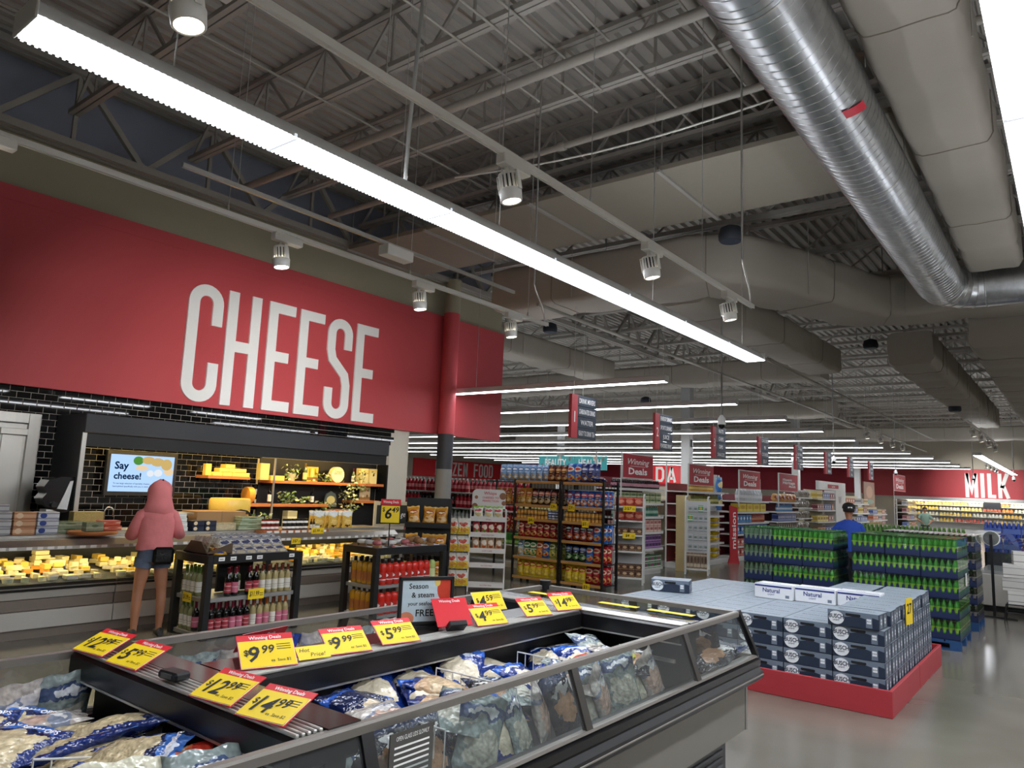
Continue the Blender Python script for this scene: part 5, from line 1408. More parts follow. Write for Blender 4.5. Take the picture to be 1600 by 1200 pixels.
# ------------------------------------------------------------------ goods on the counter ledge
def carton(col, band, spot=None):
    return printed('carton_%s_%s' % (col, band), col, bands=[(.08, .22, band), (.7, .86, band)], spots=[(.25, .5, .16, .36, spot or band)], axis2='Y', rough=.5)
BX = [('grey and yellow cracker carton', carton('#c9c9c8', '#8a8a90', '#e3b83a')), ('peach cracker carton', carton('#dcae84', '#b9744a', '#eed2b0')), ('white and navy cracker carton', carton('#d9dde2', '#8a93a8', '#223f8c'))]
for s_, (y, n, kd) in enumerate(((2.93, 4, 0), (3.17, 3, 1), (3.40, 3, 2))):
    for i in range(n):
        brick('cracker_carton', '%s on the cheese counter, %s from the bottom of its stack' % (BX[kd][0], ORD[i]), 'carton', -9.2 + (.02 if i % 2 else 0), y + rnd.uniform(-.006, .006) - (.02 if (kd == 0 and i == 3) else 0), 1.02 + i * .082, .16, .215 if not (kd == 0 and i == 3) else .17, .08, BX[kd][1], group='cracker cartons on the counter')
for i in range(4):
    brick('cracker_carton', 'brown carton behind the grey stack, %s from the bottom' % ORD[i], 'carton', -9.42, 2.86, 1.02 + i * .07, .12, .18, .068, carton('#8f7d76', '#5b3a3c'))
t = thing('snack_bag', 'red white and blue bag at the left end of the counter', 'bag', (-9.1, 2.66, 1.02))
inst('pouch', bag_mesh('pouch', .2, .17, .06, printed('bag_flag', '#d8d4d2', bands=[(.0, .2, '#2c3c7c')], spots=[(.1, .5, .25, .5, '#2b3d86'), (.95, .5, .25, .6, '#c0333c')], rough=.3, bump=.4), 3), t, rz=R(80))
t = thing('serving_board', 'round wooden board under the plastic cheese packs', 'board', (-8.98, 3.82, 1.022))
mb = MB(WOOD); mb.lathe([(.25, 0), (.26, .01), (.26, .03), (.25, .035)], 28); mb.ob('disc', t)
GRN = printed('pack_green_clear', '#8c9a80', bands=[(.3, .5, '#aab49a')], spots=[(.5, .6, .2, .15, '#5d7052')], rough=.2, speck=.3, axis2='Y'); ORG = printed('pack_orange_print', '#cf5f40', bands=[(.4, .7, '#dfb6a0')], spots=[(.5, .55, .3, .12, '#b83a28')], axis2='Y')
for (lb, x, y, z, sx, sy, sz, m_) in (('long greenish clear pack at the back of the counter, lower', -9.3, 3.66, 1.02, .2, .3, .07, GRN), ('long greenish clear pack at the back of the counter, upper', -9.3, 3.67, 1.09, .2, .29, .06, GRN),
                                      ('small square olive pack on the wooden board', -8.94, 3.80, 1.06, .12, .19, .1, GRN), ('orange printed pack under the shopper\'s elbow, lower', -9.0, 4.02, 1.06, .14, .2, .055, ORG), ('orange printed pack under the shopper\'s elbow, upper', -9.02, 4.0, 1.117, .14, .22, .055, ORG),
                                      ('orange topped long pack behind the shopper', -9.3, 4.0, 1.02, .18, .3, .06, ORG), ('grainy seed loaf beside the tap', -9.5, 3.95, 1.12, .14, .34, .13, mat('seed_loaf', '#a89a5e', .7, vary=.4, vscale=60))):
    brick('cheese_pack', lb, 'pack', x, y, z, sx, sy, sz, m_)
WHT = carton('#e9ebe8', '#cfd6d0', '#c99a5a'); NVY = carton('#1d2740', '#0f1626', '#e3cfa8')
for i in range(4):
    brick('cracker_carton', 'white cracker carton right of the shopper, %s from the bottom' % ORD[i], 'carton', -9.15, 4.86 - .01 * i, 1.02 + i * .058, .16, .30, .056, WHT, group='white cartons')
for j in range(2):
    for i in range(2):
        brick('cracker_carton', 'navy cracker carton on the counter, %s column, %s' % (('left', 'right')[j], ('bottom', 'top')[i]), 'carton', -9.1, 5.13 + .17 * j, 1.02 + i * .068, .14, .16, .066, NVY, group='navy cartons')
for i in range(3):
    brick('cracker_sleeve', 'long greenish sleeve pack on the counter, %s from the bottom' % ORD[i], 'pack', -9.13, 5.92, 1.02 + i * .06, .18, .42 - .04 * i, .058, GRN, group='sleeve packs')
brick('cheese_pack', 'flat clear tray of crackers on the counter', 'pack', -9.15, 5.52, 1.02, .18, .33, .1, printed('pack_beige_clear', '#b3a98c', spots=[(.5, .5, .4, .3, '#c7bb98')], rough=.2, speck=.4, axis2='Y'))
CARD = mat('cardboard', '#9c7a52', .8, vary=.08)
t = thing('cardboard_box', 'open brown cardboard box on the counter below the big wheel', 'box', (-9.45, 5.58, 1.02))
mb = MB(CARD); mb.rbox(-.2, .2, -.36, .36, 0, .24, .004); mb.ob('carton', t)
mb = MB(mat('cardboard_tape', '#8a6c48', .5)); mb.box(.2, .202, -.01, .01, 0, .24); mb.ob('seam', t)
t = thing('scale', 'black counter scale with a flat pan', 'scale', (-9.38, 4.88, 1.022)); mb = MB(BLACK); mb.rbox(-.14, .14, -.22, .22, 0, .18, .01); mb.ob('body', t); mb = MB(STEEL); mb.rbox(-.16, .16, -.28, .28, .20, .225, .004); mb.ob('pan', t)
# jars
JAR = {}
def jar(label, x, y, z, body, lid, r=.032, h=.075, group='jars on the counter'):
    key = (body.name, lid.name)
    if key not in JAR:
        mb = MB(body); mb.lathe([(r, 0), (r, h * .8)], 12); mb.m(TAGW); mb.lathe([(r * 1.02, h * .2), (r * 1.02, h * .6)], 12, caps=False); mb.m(lid); mb.lathe([(r * .95, h * .8), (r * .95, h)], 12)
        JAR[key] = mb.mesh('jar')
    return tag(inst('jar', JAR[key], None, (x, y, z)), label, 'jar', group)
JR = mat('jar_red', '#9c2f22', .25); JD = mat('jar_dark', '#241f22', .25); JL = mat('jar_lid_black', '#18181a', .3); JG = mat('jar_lid_green', '#8f9a70', .3)
for i in range(4):
    for j in range(2): jar('small red jar on the tagged riser, %s column, %s' % (ORD[i], ('lower', 'upper')[j]), -8.93, 6.02 + i * .07, 1.023 + .076 * j, JR, JL)
for i in range(6):
    for j in range(2): jar('small dark jar with white label on the riser, %s column, %s' % (ORD[i], ('lower', 'upper')[j]), -8.93, 6.36 + i * .072, 1.023 + .076 * j, JD, JL)
for i in range(2):
    jar('pale lidded jar at the right end of the riser, %s' % ORD[i], -8.93, 6.86 + i * .075, 1.023, mat('jar_pale', '#a39c84', .3), JG)
for i in range(2): bottle('dark', 'small dark sauce bottle on the riser, %s' % ORD[i], -8.86, 6.76 + .05 * i, 1.023, sc=.5)
t = thing('counter_riser', 'low wooden riser with white tags under the jars', 'riser', (-8.81, 5.95, .987)); mb = MB(WOOD); mb.box(-.2, 0, 0, 1.1, 0, .034); mb.ob('board', t); mb = MB(TAGW)
for i in range(9): mb.box(.001, .004, .05 + .115 * i, .13 + .115 * i, -.01, .03)
mb.ob('tag', t)
PASTA = printed('bag_pasta', '#c9a64a', bands=[(.66, 1, '#cfd3d2')], spots=[(.5, .36, .3, .16, '#d9b96a'), (.5, .12, .3, .06, '#5a2b1c')], rough=.15, bump=.6, bscale=30, speck=.3)
pme = bag_mesh('snack_bag', .2, .26, .08, PASTA, 5)
for i in range(3): 
    for j in range(2): tag(inst('snack_bag', pme, None, (-9.0 + .0 - .1 * j, 7.0 + .27 * i, 1.02), rot=(0, 0, R(90 + (-6, 5, -3)[i]))), 'clear topped bag of crackers standing on the counter, %s %s' % (ORD[i], ('front', 'back')[j]), 'bag', 'cracker bags on the counter')
def shelf_price(label, x, y, z, rz, txt, w=.13, h=.075, group='price tags on shelves'):
    t = thing('price_tag', label, 'price tag', (x, y, z), R(rz), group)
    mb = MB(YELLOW); mb.box(-w / 2, w / 2, -.002, .001, 0, h); mb.ob('card', t)
    mb = MB(INK); mb.text(txt, (-w * .12, -.002, h * .3), X_, Z_, h * .45, wmax=w * .6, bold=.02, shear=.15); mb.box(w * .22, w * .44, -.003, -.002, h * .5, h * .56); mb.box(w * .22, w * .44, -.003, -.002, h * .3, h * .36); mb.ob('lettering', t)
shelf_price('yellow 5.99 tag lying on the counter edge', -8.72, 6.78, .97, 90, '$5.99', .22, .08)
shelf_price('small yellow tag hanging from the counter rail', -8.69, 6.4, .84, 90, '2/$7', .15, .08)
shelf_price('yellow tag among the cheeses of the right case', -8.66, 7.1, .60, 90, '$4', .07, .06)
# round side counter behind the column with a price sign
t = thing('price_stand', 'yellow 6.49 price card with red top on a black stem', 'price sign', (-7.2, 6.75, 1.075), R(48))
mb = MB(BLACK); mb.cyl((0, .02, -.165), (0, .02, .18), .008, 8); mb.box(-.05, .05, -.02, .06, -.17, -.16); mb.rbox(-.135, .135, .0, .02, .13, .40, .004); mb.ob('stand', t)
mb = MB(YELLOW); mb.box(-.12, .12, -.004, 0, .145, .365); mb.ob('card', t)
mb = MB(TAGRED); mb.box(-.13, .13, -.004, .01, .375, .45); mb.ob('header', t)
mb = MB(INK); mb.text('$', (-.105, -.004, .29), X_, Z_, .05, align='L', bold=.01); mb.text('6', (-.07, -.004, .20), X_, Z_, .13, align='L', bold=.025, shear=.15); mb.text('49', (.015, -.004, .28), X_, Z_, .065, align='L', bold=.02, shear=.15)
mb.m(TAGW); mb.text('Winning Deals', (0, -.004, .40), X_, Z_, .03, wmax=.2, bold=.01); mb.ob('lettering', t)
t = thing('side_counter', 'pale round-edged side counter near the column', 'counter', (-8.9, 9.5, 0))
mb = MB(mat('counter_pale_top', '#c9c2ae', .4)); mb.lathe([(.48, .98), (.5, .99), (.5, 1.02), (.48, 1.03)], 28); mb.ob('top', t)
mb = MB(DARKP); mb.lathe([(.36, 0), (.36, .98)], 24); mb.ob('drum', t)
for i in range(4): brick('box', 'small white printed box on the side counter, %s' % ORD[i], 'box', -8.7, 9.25 + .12 * i, 1.031, .1, .1, .13, printed('box_bw', '#d9d6cf', spots=[(.5, .5, .3, .2, '#5c2c2c')], axis2='Y'), group='boxes on the side counter')
# ------------------------------------------------------------------ people
def skin_body(name, joints, edges, m, parent, sub=2):
    """one continuous surface grown over joints {name: (x, y, z, r or (rx, ry))}; edges as name pairs; the first joint is the root"""
    names = list(joints)
    me = bpy.data.meshes.new(name)
    me.from_pydata([joints[n][:3] for n in names], [(names.index(a), names.index(b)) for a, b in edges], [])
    o = bpy.data.objects.new(name, me); COL.objects.link(o)
    o.modifiers.new('skin', 'SKIN')
    bm = bmesh.new(); bm.from_mesh(me)
    ly = bm.verts.layers.skin.verify()
    for v, n in zip(bm.verts, names):
        r = joints[n][3]
        v[ly].radius = (r, r) if not isinstance(r, tuple) else r
        v[ly].use_root = (n == names[0])
    bm.to_mesh(me); bm.free()
    sb = o.modifiers.new('smooth', 'SUBSURF'); sb.levels = sub; sb.render_levels = sub
    dg = bpy.context.evaluated_depsgraph_get()
    ev = o.evaluated_get(dg)
    nm = bpy.data.meshes.new_from_object(ev)
    nm.materials.clear(); nm.materials.append(m)
    nm.polygons.foreach_set('use_smooth', [True] * len(nm.polygons))
    bpy.data.objects.remove(o)
    return inst(name, nm, parent)
def hand(mb_joints, edges, side, wrist, fwd, up, s=1.0):
    """adds a palm and five bent fingers to a skeleton"""
    W = Vector(wrist); F = Vector(fwd).normalized(); U = Vector(up).normalized(); Rr = F.cross(U)
    mb_joints[side + 'palm'] = (*(W + F * .07 * s), .021 * s); edges.append((side + 'wrist', side + 'palm'))
    for k, (off, ln) in enumerate(((-.030, .066), (-.010, .076), (.010, .072), (.029, .056))):
        b = W + F * .085 * s + Rr * off * s
        c = b + F * ln * .5 * s - U * .012 * s
        e = b + F * ln * .8 * s - U * .040 * s
        mb_joints['%sf%da' % (side, k)] = (*b, .0095 * s); mb_joints['%sf%db' % (side, k)] = (*c, .0085 * s); mb_joints['%sf%dc' % (side, k)] = (*e, .007 * s)
        edges += [(side + 'palm', '%sf%da' % (side, k)), ('%sf%da' % (side, k), '%sf%db' % (side, k)), ('%sf%db' % (side, k), '%sf%dc' % (side, k))]
    a = W + F * .03 * s - Rr * .032 * s; b = W + F * .065 * s - Rr * .05 * s - U * .02 * s
    mb_joints[side + 'ta'] = (*a, .011 * s); mb_joints[side + 'tb'] = (*b, .0085 * s)
    edges += [(side + 'wrist', side + 'ta'), (side + 'ta', side + 'tb')]
def ell(c, rx, ry, n=20, tilt=0.0, ph=0.0, squash=None):
    out = []
    for i in range(n):
        a = 2 * PI * i / n
        x, y = rx * math.cos(a), ry * math.sin(a)
        out.append((c[0] + x, c[1] + y, c[2] + tilt * y))
    return out
SKIN = mat('skin', '#b0795c', .55, vary=.08, vscale=10)
def person(label, x, y, rz, H, top, bottoms, hair, pose, hood=False, cap=None, short_legs=True, shoes='#3a3a3a', skin=SKIN, lean=0.0):
    """stands at x, y facing local +Y; H is the standing height"""
    k = H / 1.68
    t = thing('person', label, 'person', (x, y, 0), rz)
    J = {}; E = []
    J['pelvis'] = (0, 0, .88 * k, (.13 * k, .10 * k))
    J['waist'] = (0, .01 * k, 1.02 * k, (.115 * k, .085 * k)); J['chest'] = (0, .005 * k + lean * .5, 1.20 * k, (.13 * k, .085 * k)); J['neck0'] = (0, -.005 * k + lean, 1.38 * k, .06 * k)
    J['neck'] = (0, .005 * k + lean, 1.44 * k, .048 * k); J['skull0'] = (0, .02 * k + lean, 1.50 * k, .068 * k); J['skull'] = (0, .012 * k + lean, 1.575 * k, .085 * k); J['crown'] = (0, .0 + lean, 1.63 * k, .06 * k)
    E += [('pelvis', 'waist'), ('waist', 'chest'), ('chest', 'neck0'), ('neck0', 'neck'), ('neck', 'skull0'), ('skull0', 'skull'), ('skull', 'crown')]
    for s_, sg_ in (('l', -1), ('r', 1)):
        st = pose.get('stance', .10)
        J[s_ + 'hip'] = (sg_ * .085 * k, 0, .82 * k, .09 * k); J[s_ + 'thigh'] = (sg_ * (.085 + (st - .085) * .35) * k, .01 * k, .64 * k, .078 * k); J[s_ + 'knee'] = (sg_ * (st * .95) * k, .015 * k, .47 * k, .055 * k)
        J[s_ + 'calf'] = (sg_ * st * k, -.015 * k, .33 * k, .056 * k); J[s_ + 'ankle'] = (sg_ * st * k, -.01 * k, .09 * k, .035 * k); J[s_ + 'heel'] = (sg_ * st * k, -.03 * k, .045 * k, .034 * k); J[s_ + 'toe'] = (sg_ * (st + .02) * k, .15 * k, .03 * k, .03 * k)
        E += [('pelvis', s_ + 'hip'), (s_ + 'hip', s_ + 'thigh'), (s_ + 'thigh', s_ + 'knee'), (s_ + 'knee', s_ + 'calf'), (s_ + 'calf', s_ + 'ankle'), (s_ + 'ankle', s_ + 'heel'), (s_ + 'heel', s_ + 'toe')]
        sh = Vector((sg_ * .145 * k, lean, 1.30 * k)); el = Vector(pose[s_ + 'elbow']) * k; wr = Vector(pose[s_ + 'wrist']) * k
        el.x *= sg_; wr.x *= sg_
        J[s_ + 'shoulder'] = (*sh, .042 * k); J[s_ + 'uarm'] = (*(sh.lerp(el, .5)), .042 * k); J[s_ + 'elbow'] = (*el, .040 * k); J[s_ + 'farm'] = (*(el.lerp(wr, .4)), .038 * k); J[s_ + 'wrist'] = (*wr, .026 * k)
        E += [('chest', s_ + 'shoulder'), (s_ + 'shoulder', s_ + 'uarm'), (s_ + 'uarm', s_ + 'elbow'), (s_ + 'elbow', s_ + 'farm'), (s_ + 'farm', s_ + 'wrist')]
        hand(J, E, s_, wr, wr - el, Vector((0, -.3, 1)), k)
    body = skin_body('body', J, E, skin, t)
    # face
    hc = Vector((0, .012 * k + lean, 1.575 * k))
    mb = MB(skin); mb.prism([(-.013, -.02), (.013, -.02), (.004, .025), (-.004, .025)], hc + Vector((0, .078, -.02)) * k, X_ * k, Z_ * k, (0, .022 * k, 0)); mb.ob('nose', t)
    mb = MB(mat('eye_dark', '#2a211c', .2))
    for sg_ in (-1, 1): mb.lathe([(.0, -.008), (.011, 0), (.0, .008)], 8, c=hc + Vector((sg_ * .033, .08, .012)) * k, caps=False)
    mb.ob('eye', t)
    mb = MB(mat('lip', '#a5625a', .5)); mb.box(-.024 * k, .024 * k, hc.y + .074 * k, hc.y + .088 * k, hc.z - .062 * k, hc.z - .05 * k); mb.ob('mouth', t)
    mb = MB(skin)
    for sg_ in (-1, 1): mb.lathe([(.004, -.03), (.014, -.01), (.017, .012), (.004, .03)], 8, c=hc + Vector((sg_ * .086, -.005, -.005)) * k, sx=.5)
    mb.ob('ear', t)
    # hair
    mb = MB(mat('hair_' + hair, hair, .6, vary=.2, vscale=30))
    rings = []
    for i in range(7):
        a = R(90 - i * 20)
        rr = .097 * math.cos(a) if i else .004
        rings.append([(hc.x + rr * k * math.cos(2 * PI * j / 18), hc.y - .012 * k + rr * 1.08 * k * math.sin(2 * PI * j / 18) - (0.018 * k if math.sin(2 * PI * j / 18) > .3 and i > 2 else 0), hc.z + .012 * k + (.097 * math.sin(a)) * k + (0.035 * k * max(0, math.sin(2 * PI * j / 18)) if i > 3 else 0)) for j in range(18)])
    mb.loft(rings, caps=False); mb.ob('hair', t)
    # top garment
    col, tail, rough = top
    GM = mat('garment_' + col, col, .85, vary=.10, vscale=9, bump=.5, bscale=7)
    mb = MB(GM)
    zs = [(tail, .186, .132, 0), (tail + .03, .190, .137, 0), (1.02, .178, .132, .0), (1.12, .182, .130, .003), (1.24, .188, .128, .0 + lean * .5), (1.325, .186, .112, lean * .8), (1.375, .135, .088, lean), (1.405, .075, .068, lean)]
    rings = []
    for i, (z, rx, ry, oy) in enumerate(zs):
        rings.append([(rx * k * math.cos(a) * (1 + .02 * math.sin(5 * a + i)), oy * k + ry * k * math.sin(a) * (1 + .06 * math.sin(7 * a + i * 1.7)), z * k + .008 * math.sin(3 * a + i)) for a in [2 * PI * j / 28 for j in range(28)]])
    mb.loft(rings, caps=False)
    for s_, sg_ in (('l', -1), ('r', 1)):
        sh = Vector((sg_ * .148 * k, lean, 1.305 * k)); el = Vector(pose[s_ + 'elbow']) * k; wr = Vector(pose[s_ + 'wrist']) * k
        el.x *= sg_; wr.x *= sg_
        if pose.get('short_sleeve'):
            e2 = sh.lerp(el, .75); mb.tube([sh + Vector((-sg_ * .03, 0, .02)), sh, sh.lerp(e2, .5), e2], .07 * k, 14, rs=[.06 * k, .072 * k, .072 * k, .072 * k])
        else:
            mb.tube([sh + Vector((-sg_ * .03, 0, .02)), sh, sh.lerp(el, .5), el + Vector((0, -.012, 0)), el.lerp(wr, .4), el.lerp(wr, .85), el.lerp(wr, .93)], .07 * k, 16, rs=[.06 * k, .073 * k, .074 * k, .068 * k, .062 * k, .056 * k, .043 * k])
    mb.ob('hooded_top' if hood else 'shirt', t)
    if hood:
        mb = MB(GM); rings = []
        for i in range(10):
            v = i / 9
            z = 1.325 + .37 * (1 - (1 - v) ** 1.2)
            r = [.165, .155, .140, .128, .124, .126, .125, .116, .088, .02][i]; ysc = [.62, .76, .92, 1.05, 1.1, 1.12, 1.12, 1.1, 1.05, 1.0][i]
            oy = [-.012, -.02, -.018, -.008, .0, .0, -.004, -.012, -.022, -.03][i]
            ring = []
            for j in range(24):
                a = 2 * PI * j / 24
                yy = math.sin(a)
                opening = 0.02 if yy > .75 and 2 < i < 8 else 0
                ring.append((r * k * math.cos(a) * (1 + .03 * math.sin(3 * a + i)), (oy + lean) * k + r * ysc * k * yy - opening * k, z * k + .012 * k * math.sin(2 * a + i * .7)))
            rings.append(ring)
        mb.loft(rings, caps=False); mb.ob('hood', t)
    # lower garment
    bc, hem = bottoms
    BM = mat('garment_' + bc, bc, .85, vary=.2, vscale=14)
    mb = MB(BM)
    mb.loft([ell((0, 0, z * k), rx * k, ry * k, 24) for z, rx, ry in ((1.03, .142, .112), (.95, .158, .122), (.86, .172, .128), (.80, .174, .126))], caps=False)
    for sg_ in (-1, 1):
        pts = [(sg_ * .088 * k, 0, .84 * k), (sg_ * .09 * k, .005 * k, .76 * k)]; rs = [.098 * k, .10 * k]
        if hem < .6:
            st = pose.get('stance', .10)
            pts += [(sg_ * .095 * k, .01 * k, .60 * k), (sg_ * st * .95 * k, .012 * k, .46 * k), (sg_ * st * k, -.005 * k, hem * k)]; rs += [.088 * k, .074 * k, .062 * k]
        else:
            pts += [(sg_ * .093 * k, .006 * k, hem * k)]; rs += [.102 * k]
        mb.tube(pts, .1, 18, rs=rs, caps=False)
    mb.ob('shorts' if hem > .6 else 'trousers', t)
    mb = MB(mat('shoe_' + shoes, shoes, .6))
    for sg_ in (-1, 1):
        st = pose.get('stance', .10)
        rings = []
        for (yy, rx, z1) in ((-.085, .022, .05), (-.06, .038, .085), (0, .042, .085), (.07, .046, .065), (.13, .045, .05), (.175, .028, .035)):
            rings.append([(sg_ * (st + .01) * k + rx * math.cos(a) * k, yy * k, max(0.001, (z1 / 2 + z1 / 2 * math.sin(a)) * k)) for a in [2 * PI * j / 14 for j in range(14)]])
        mb.loft(rings)
    mb.ob('shoe', t)
    if cap:
        mb = MB(mat('cap_' + cap, cap, .7)); rings = []
        for (z, r) in ((.018, .103), (.045, .104), (.085, .092), (.115, .06), (.125, .01)): rings.append([(hc.x + r * k * math.cos(2 * PI * j / 20), hc.y - .004 * k + r * 1.05 * k * math.sin(2 * PI * j / 20), hc.z + z * k) for j in range(20)])
        mb.loft(rings, caps=False); mb.prism([(-.075, .07), (.075, .07), (.06, .15), (0, .175), (-.06, .15)], (hc.x, hc.y, hc.z + .018 * k), X_ * k, Y_ * k, (0, 0, .012 * k)); mb.ob('cap', t)
        mb = MB(TAGW); mb.box(-.035 * k, .035 * k, hc.y - .112 * k, hc.y - .108 * k, hc.z + .028 * k, hc.z + .05 * k); mb.ob('cap_print', t)
    return t
w_ = person('person in a pink hooded top and denim shorts seen from behind at the cheese case', -8.08, 4.10, R(72), 1.655, ('#ec8a8c', .93, .9), ('#5f6c80', .735), '#3b2a20',
            {'lelbow': (.235, .06, 1.08), 'lwrist': (.10, .27, 1.16), 'relbow': (.25, .07, 1.09), 'rwrist': (.09, .28, 1.18), 'stance': .125}, hood=True)
mb = MB(mat('bag_black_leather', '#0d0d10', .35, bump=.5, bscale=20)); mb.rbox(-.03, .18, -.178, -.125, .765, .95, .03); mb.m(BLACK); mb.box(-.02, .16, -.181, -.177, .86, .865)
hb = mb.ob('shoulder_bag'); hb.parent = None; hb.location = (-8.08, 4.10, 0); hb.rotation_euler = (0, 0, R(72)); tag(hb, 'small black shoulder bag at the hip of the pink hooded shopper', 'bag')
person('person in a royal blue shirt and black cap behind the green soda stacks', -3.15, 13.6, R(25), 1.70, ('#2c52b8', .88, .9), ('#33363c', .12), '#1e1a18',
       {'lelbow': (.27, .10, 1.10), 'lwrist': (.2, .32, 1.05), 'relbow': (.27, .10, 1.10), 'rwrist': (.2, .32, 1.05), 'stance': .12, 'short_sleeve': True}, cap='#16171b')
person('person in a grey-green shirt far away near the milk cooler', -5.3, 36.0, R(200), 1.62, ('#7f9a8a', .88, .9), ('#3a3c40', .12), '#2a2320',
       {'lelbow': (.30, .08, 1.10), 'lwrist': (.17, .2, 1.0), 'relbow': (.30, .08, 1.1), 'rwrist': (.17, .2, 1.0), 'stance': .12, 'short_sleeve': True})
# ------------------------------------------------------------------ low black display tables with bottles
def bottle_table(label, x0, x1, y0, y1, top, mid, low):
    t = thing('display_table', label, 'display table', (x0, y0, 0))
    W, D = x1 - x0, y1 - y0
    for (x, y) in ((0, 0), (W - .075, 0), (0, D - .075), (W - .075, D - .075)):
        mb = MB(BLACK); mb.rbox(x, x + .075, y, y + .075, 0, top - .09, .004); mb.ob('leg', t)
    mb = MB(BLACK)
    mb.rbox(0, W, 0, .06, top - .09, top, .004); mb.rbox(0, W, D - .06, D, top - .09, top, .004); mb.rbox(0, .06, .06, D - .06, top - .09, top, .004); mb.rbox(W - .06, W, .06, D - .06, top - .09, top, .004)
    mb.box(.06, W - .06, .06, D - .06, top - .07, top - .05)
    mb.ob('tray_top', t)
    for z in (mid, low):
        mb = MB(mat('shelf_grey_metal', '#9a9a98', .4, .4)); mb.rbox(.03, W - .03, .03, D - .03, z - .045, z, .004); mb.ob('shelf', t)
    return t
WX0, WX1, WY0, WY1 = -8.12, -7.42, 4.36, 5.58
tb_ = bottle_table('black two-tier display table of wine beside the pink hooded shopper', WX0, WX1, WY0, WY1, .885, .43, .06)
mb = MB(DARKP); mb.box(.30, .33, .35, .80, .44, .78); mb.ob('inner_panel', tb_)
G1 = 'wine bottles on the display table'
def wrow(kinds, x, y, dx, dy, z, where):
    for i, kd in enumerate(kinds):
        if not kd: continue
        bottle(kd, '%s bottle %s, %s from left' % ({'red': 'red-labelled', 'rose': 'pink-labelled', 'white': 'green-capped white', 'blush': 'copper-capped pale', 'orange': 'orange-capped', 'greenred': 'red-capped green', 'amber': 'amber', 'scarlet': 'red', 'lime': 'green'}[kd], where, ORD[i]), x + dx * i, y + dy * i, z, group=G1)
wrow(['white'] * 4, -7.98, 4.45, .088, 0, .432, 'in the upper end row of the wine table')
wrow(['white'] * 4, -7.98, 4.54, .088, 0, .432, 'in the upper second end row, wine table')
wrow([None, None, 'red', 'rose', None, 'red', 'red', 'blush', 'blush', 'blush', 'blush', 'blush'], -7.50, 4.50, 0, .0855, .432, 'in the upper long front row, wine table')
wrow([None, None, None, 'greenred', 'greenred', None, 'blush', 'blush', 'greenred', 'blush', 'blush', 'blush'], -7.60, 4.50, 0, .0855, .432, 'in the upper long second row, wine table')
wrow(['white', 'white', 'white', 'rose'], -7.98, 4.45, .088, 0, .062, 'in the lower end row of the wine table')
wrow(['red', 'red', 'red', 'rose', 'rose', 'red', 'blush', 'orange', 'orange', 'blush', 'orange', 'orange'], -7.50, 4.50, 0, .0855, .062, 'in the lower long front row, wine table')
wrow([None, 'red', 'rose', 'rose', 'red', 'red', 'orange', 'orange', 'blush', 'orange', 'blush', 'orange'], -7.60, 4.50, 0, .0855, .062, 'in the lower long second row, wine table')
shelf_price('yellow 11.99 tag on the end of the wine table shelf', -7.76, 4.355, .37, 0, '$11.99', .17, .1)
shelf_price('yellow 11.99 tag on the long side of the wine table shelf', -7.415, 4.98, .385, 90, '$11.99', .2, .115)
for i, y in enumerate((4.52, 4.66, 4.85, 4.99, 5.42)):
    mb = MB(TAGW); mb.box(0, .003, -.035, .035, 0, .04); mb.m(INK); mb.box(.003, .0035, -.025, .02, .015, .022); tag(mb.ob('shelf_label', None, (WX1 + .001, y, .825)), 'white paper label on the wine table edge, %s from the left' % ORD[i], 'label', 'labels on the wine table edge')
SNK = printed('bag_snack_silver', '#9a9aa0', bands=[(.55, .8, '#d9d6cc'), (0, .12, '#6a6068')], spots=[(.5, .66, .34, .12, '#4a4f74'), (.5, .35, .3, .14, '#c9bfa2')], rough=.15, bump=.8, bscale=26)
SNY = printed('bag_snack_gold', '#c79a3c', bands=[(.8, 1, '#d9c28c')], spots=[(.5, .6, .34, .14, '#8c2a22'), (.5, .3, .28, .12, '#3c4f8c')], rough=.15, bump=.8, bscale=26)
SNB = printed('bag_snack_beige', '#a89a80', bands=[(.7, 1, '#c9c2b2')], spots=[(.5, .4, .3, .2, '#7d6a4c')], rough=.2, bump=.8, bscale=26)
sme = bag_mesh('snack_bag', .17, .2, .04, SNK, 9); sme2 = bag_mesh('snack_bag', .17, .2, .05, SNY, 10); sme3 = bag_mesh('snack_bag', .17, .22, .05, SNB, 12)
for j in range(3):
    for i in range(6):
        tag(inst('snack_bag', sme, None, (-7.55 - .13 * j, 4.74 + .135 * i, .84 + .03 * j), rot=(R(-32 if j else -58), 0, R(90))), 'silver snack bag on the wine table, %s row, %s from left' % (('front', 'middle', 'rear')[j], ORD[i]), 'bag', 'snack bags on the wine table')
for i in range(4): tag(inst('snack_bag', sme3, None, (-7.98 + .1 * i, 4.50 + .03 * (i % 2), .84), rot=(R(-15), 0, R(10 * (i % 2)))), 'beige snack bag in the cardboard tray, %s from the left' % ORD[i], 'bag', 'beige bags in the tray')
tag(inst('snack_bag', sme2, None, (-7.50, 4.56, .86), rot=(R(-62), 0, R(78))), 'golden snack bag lying at the corner of the wine table', 'bag')
t = thing('cardboard_tray', 'open brown cardboard tray on the corner of the wine table', 'tray', (-8.05, 4.42, .885))
mb = MB(mat('cardboard_dark', '#5e4c38', .8)); mb.prism([(0, 0), (.5, 0), (.36, .13), (.14, .13)], (0, 0, 0), X_, Z_, (0, .012, 0)); mb.box(0, .5, 0, .3, 0, .008); mb.prism([(0, 0), (.3, 0), (.3, .12), (0, .02)], (.5, 0, 0), Y_, Z_, (-.01, 0, 0)); mb.ob('walls', t)
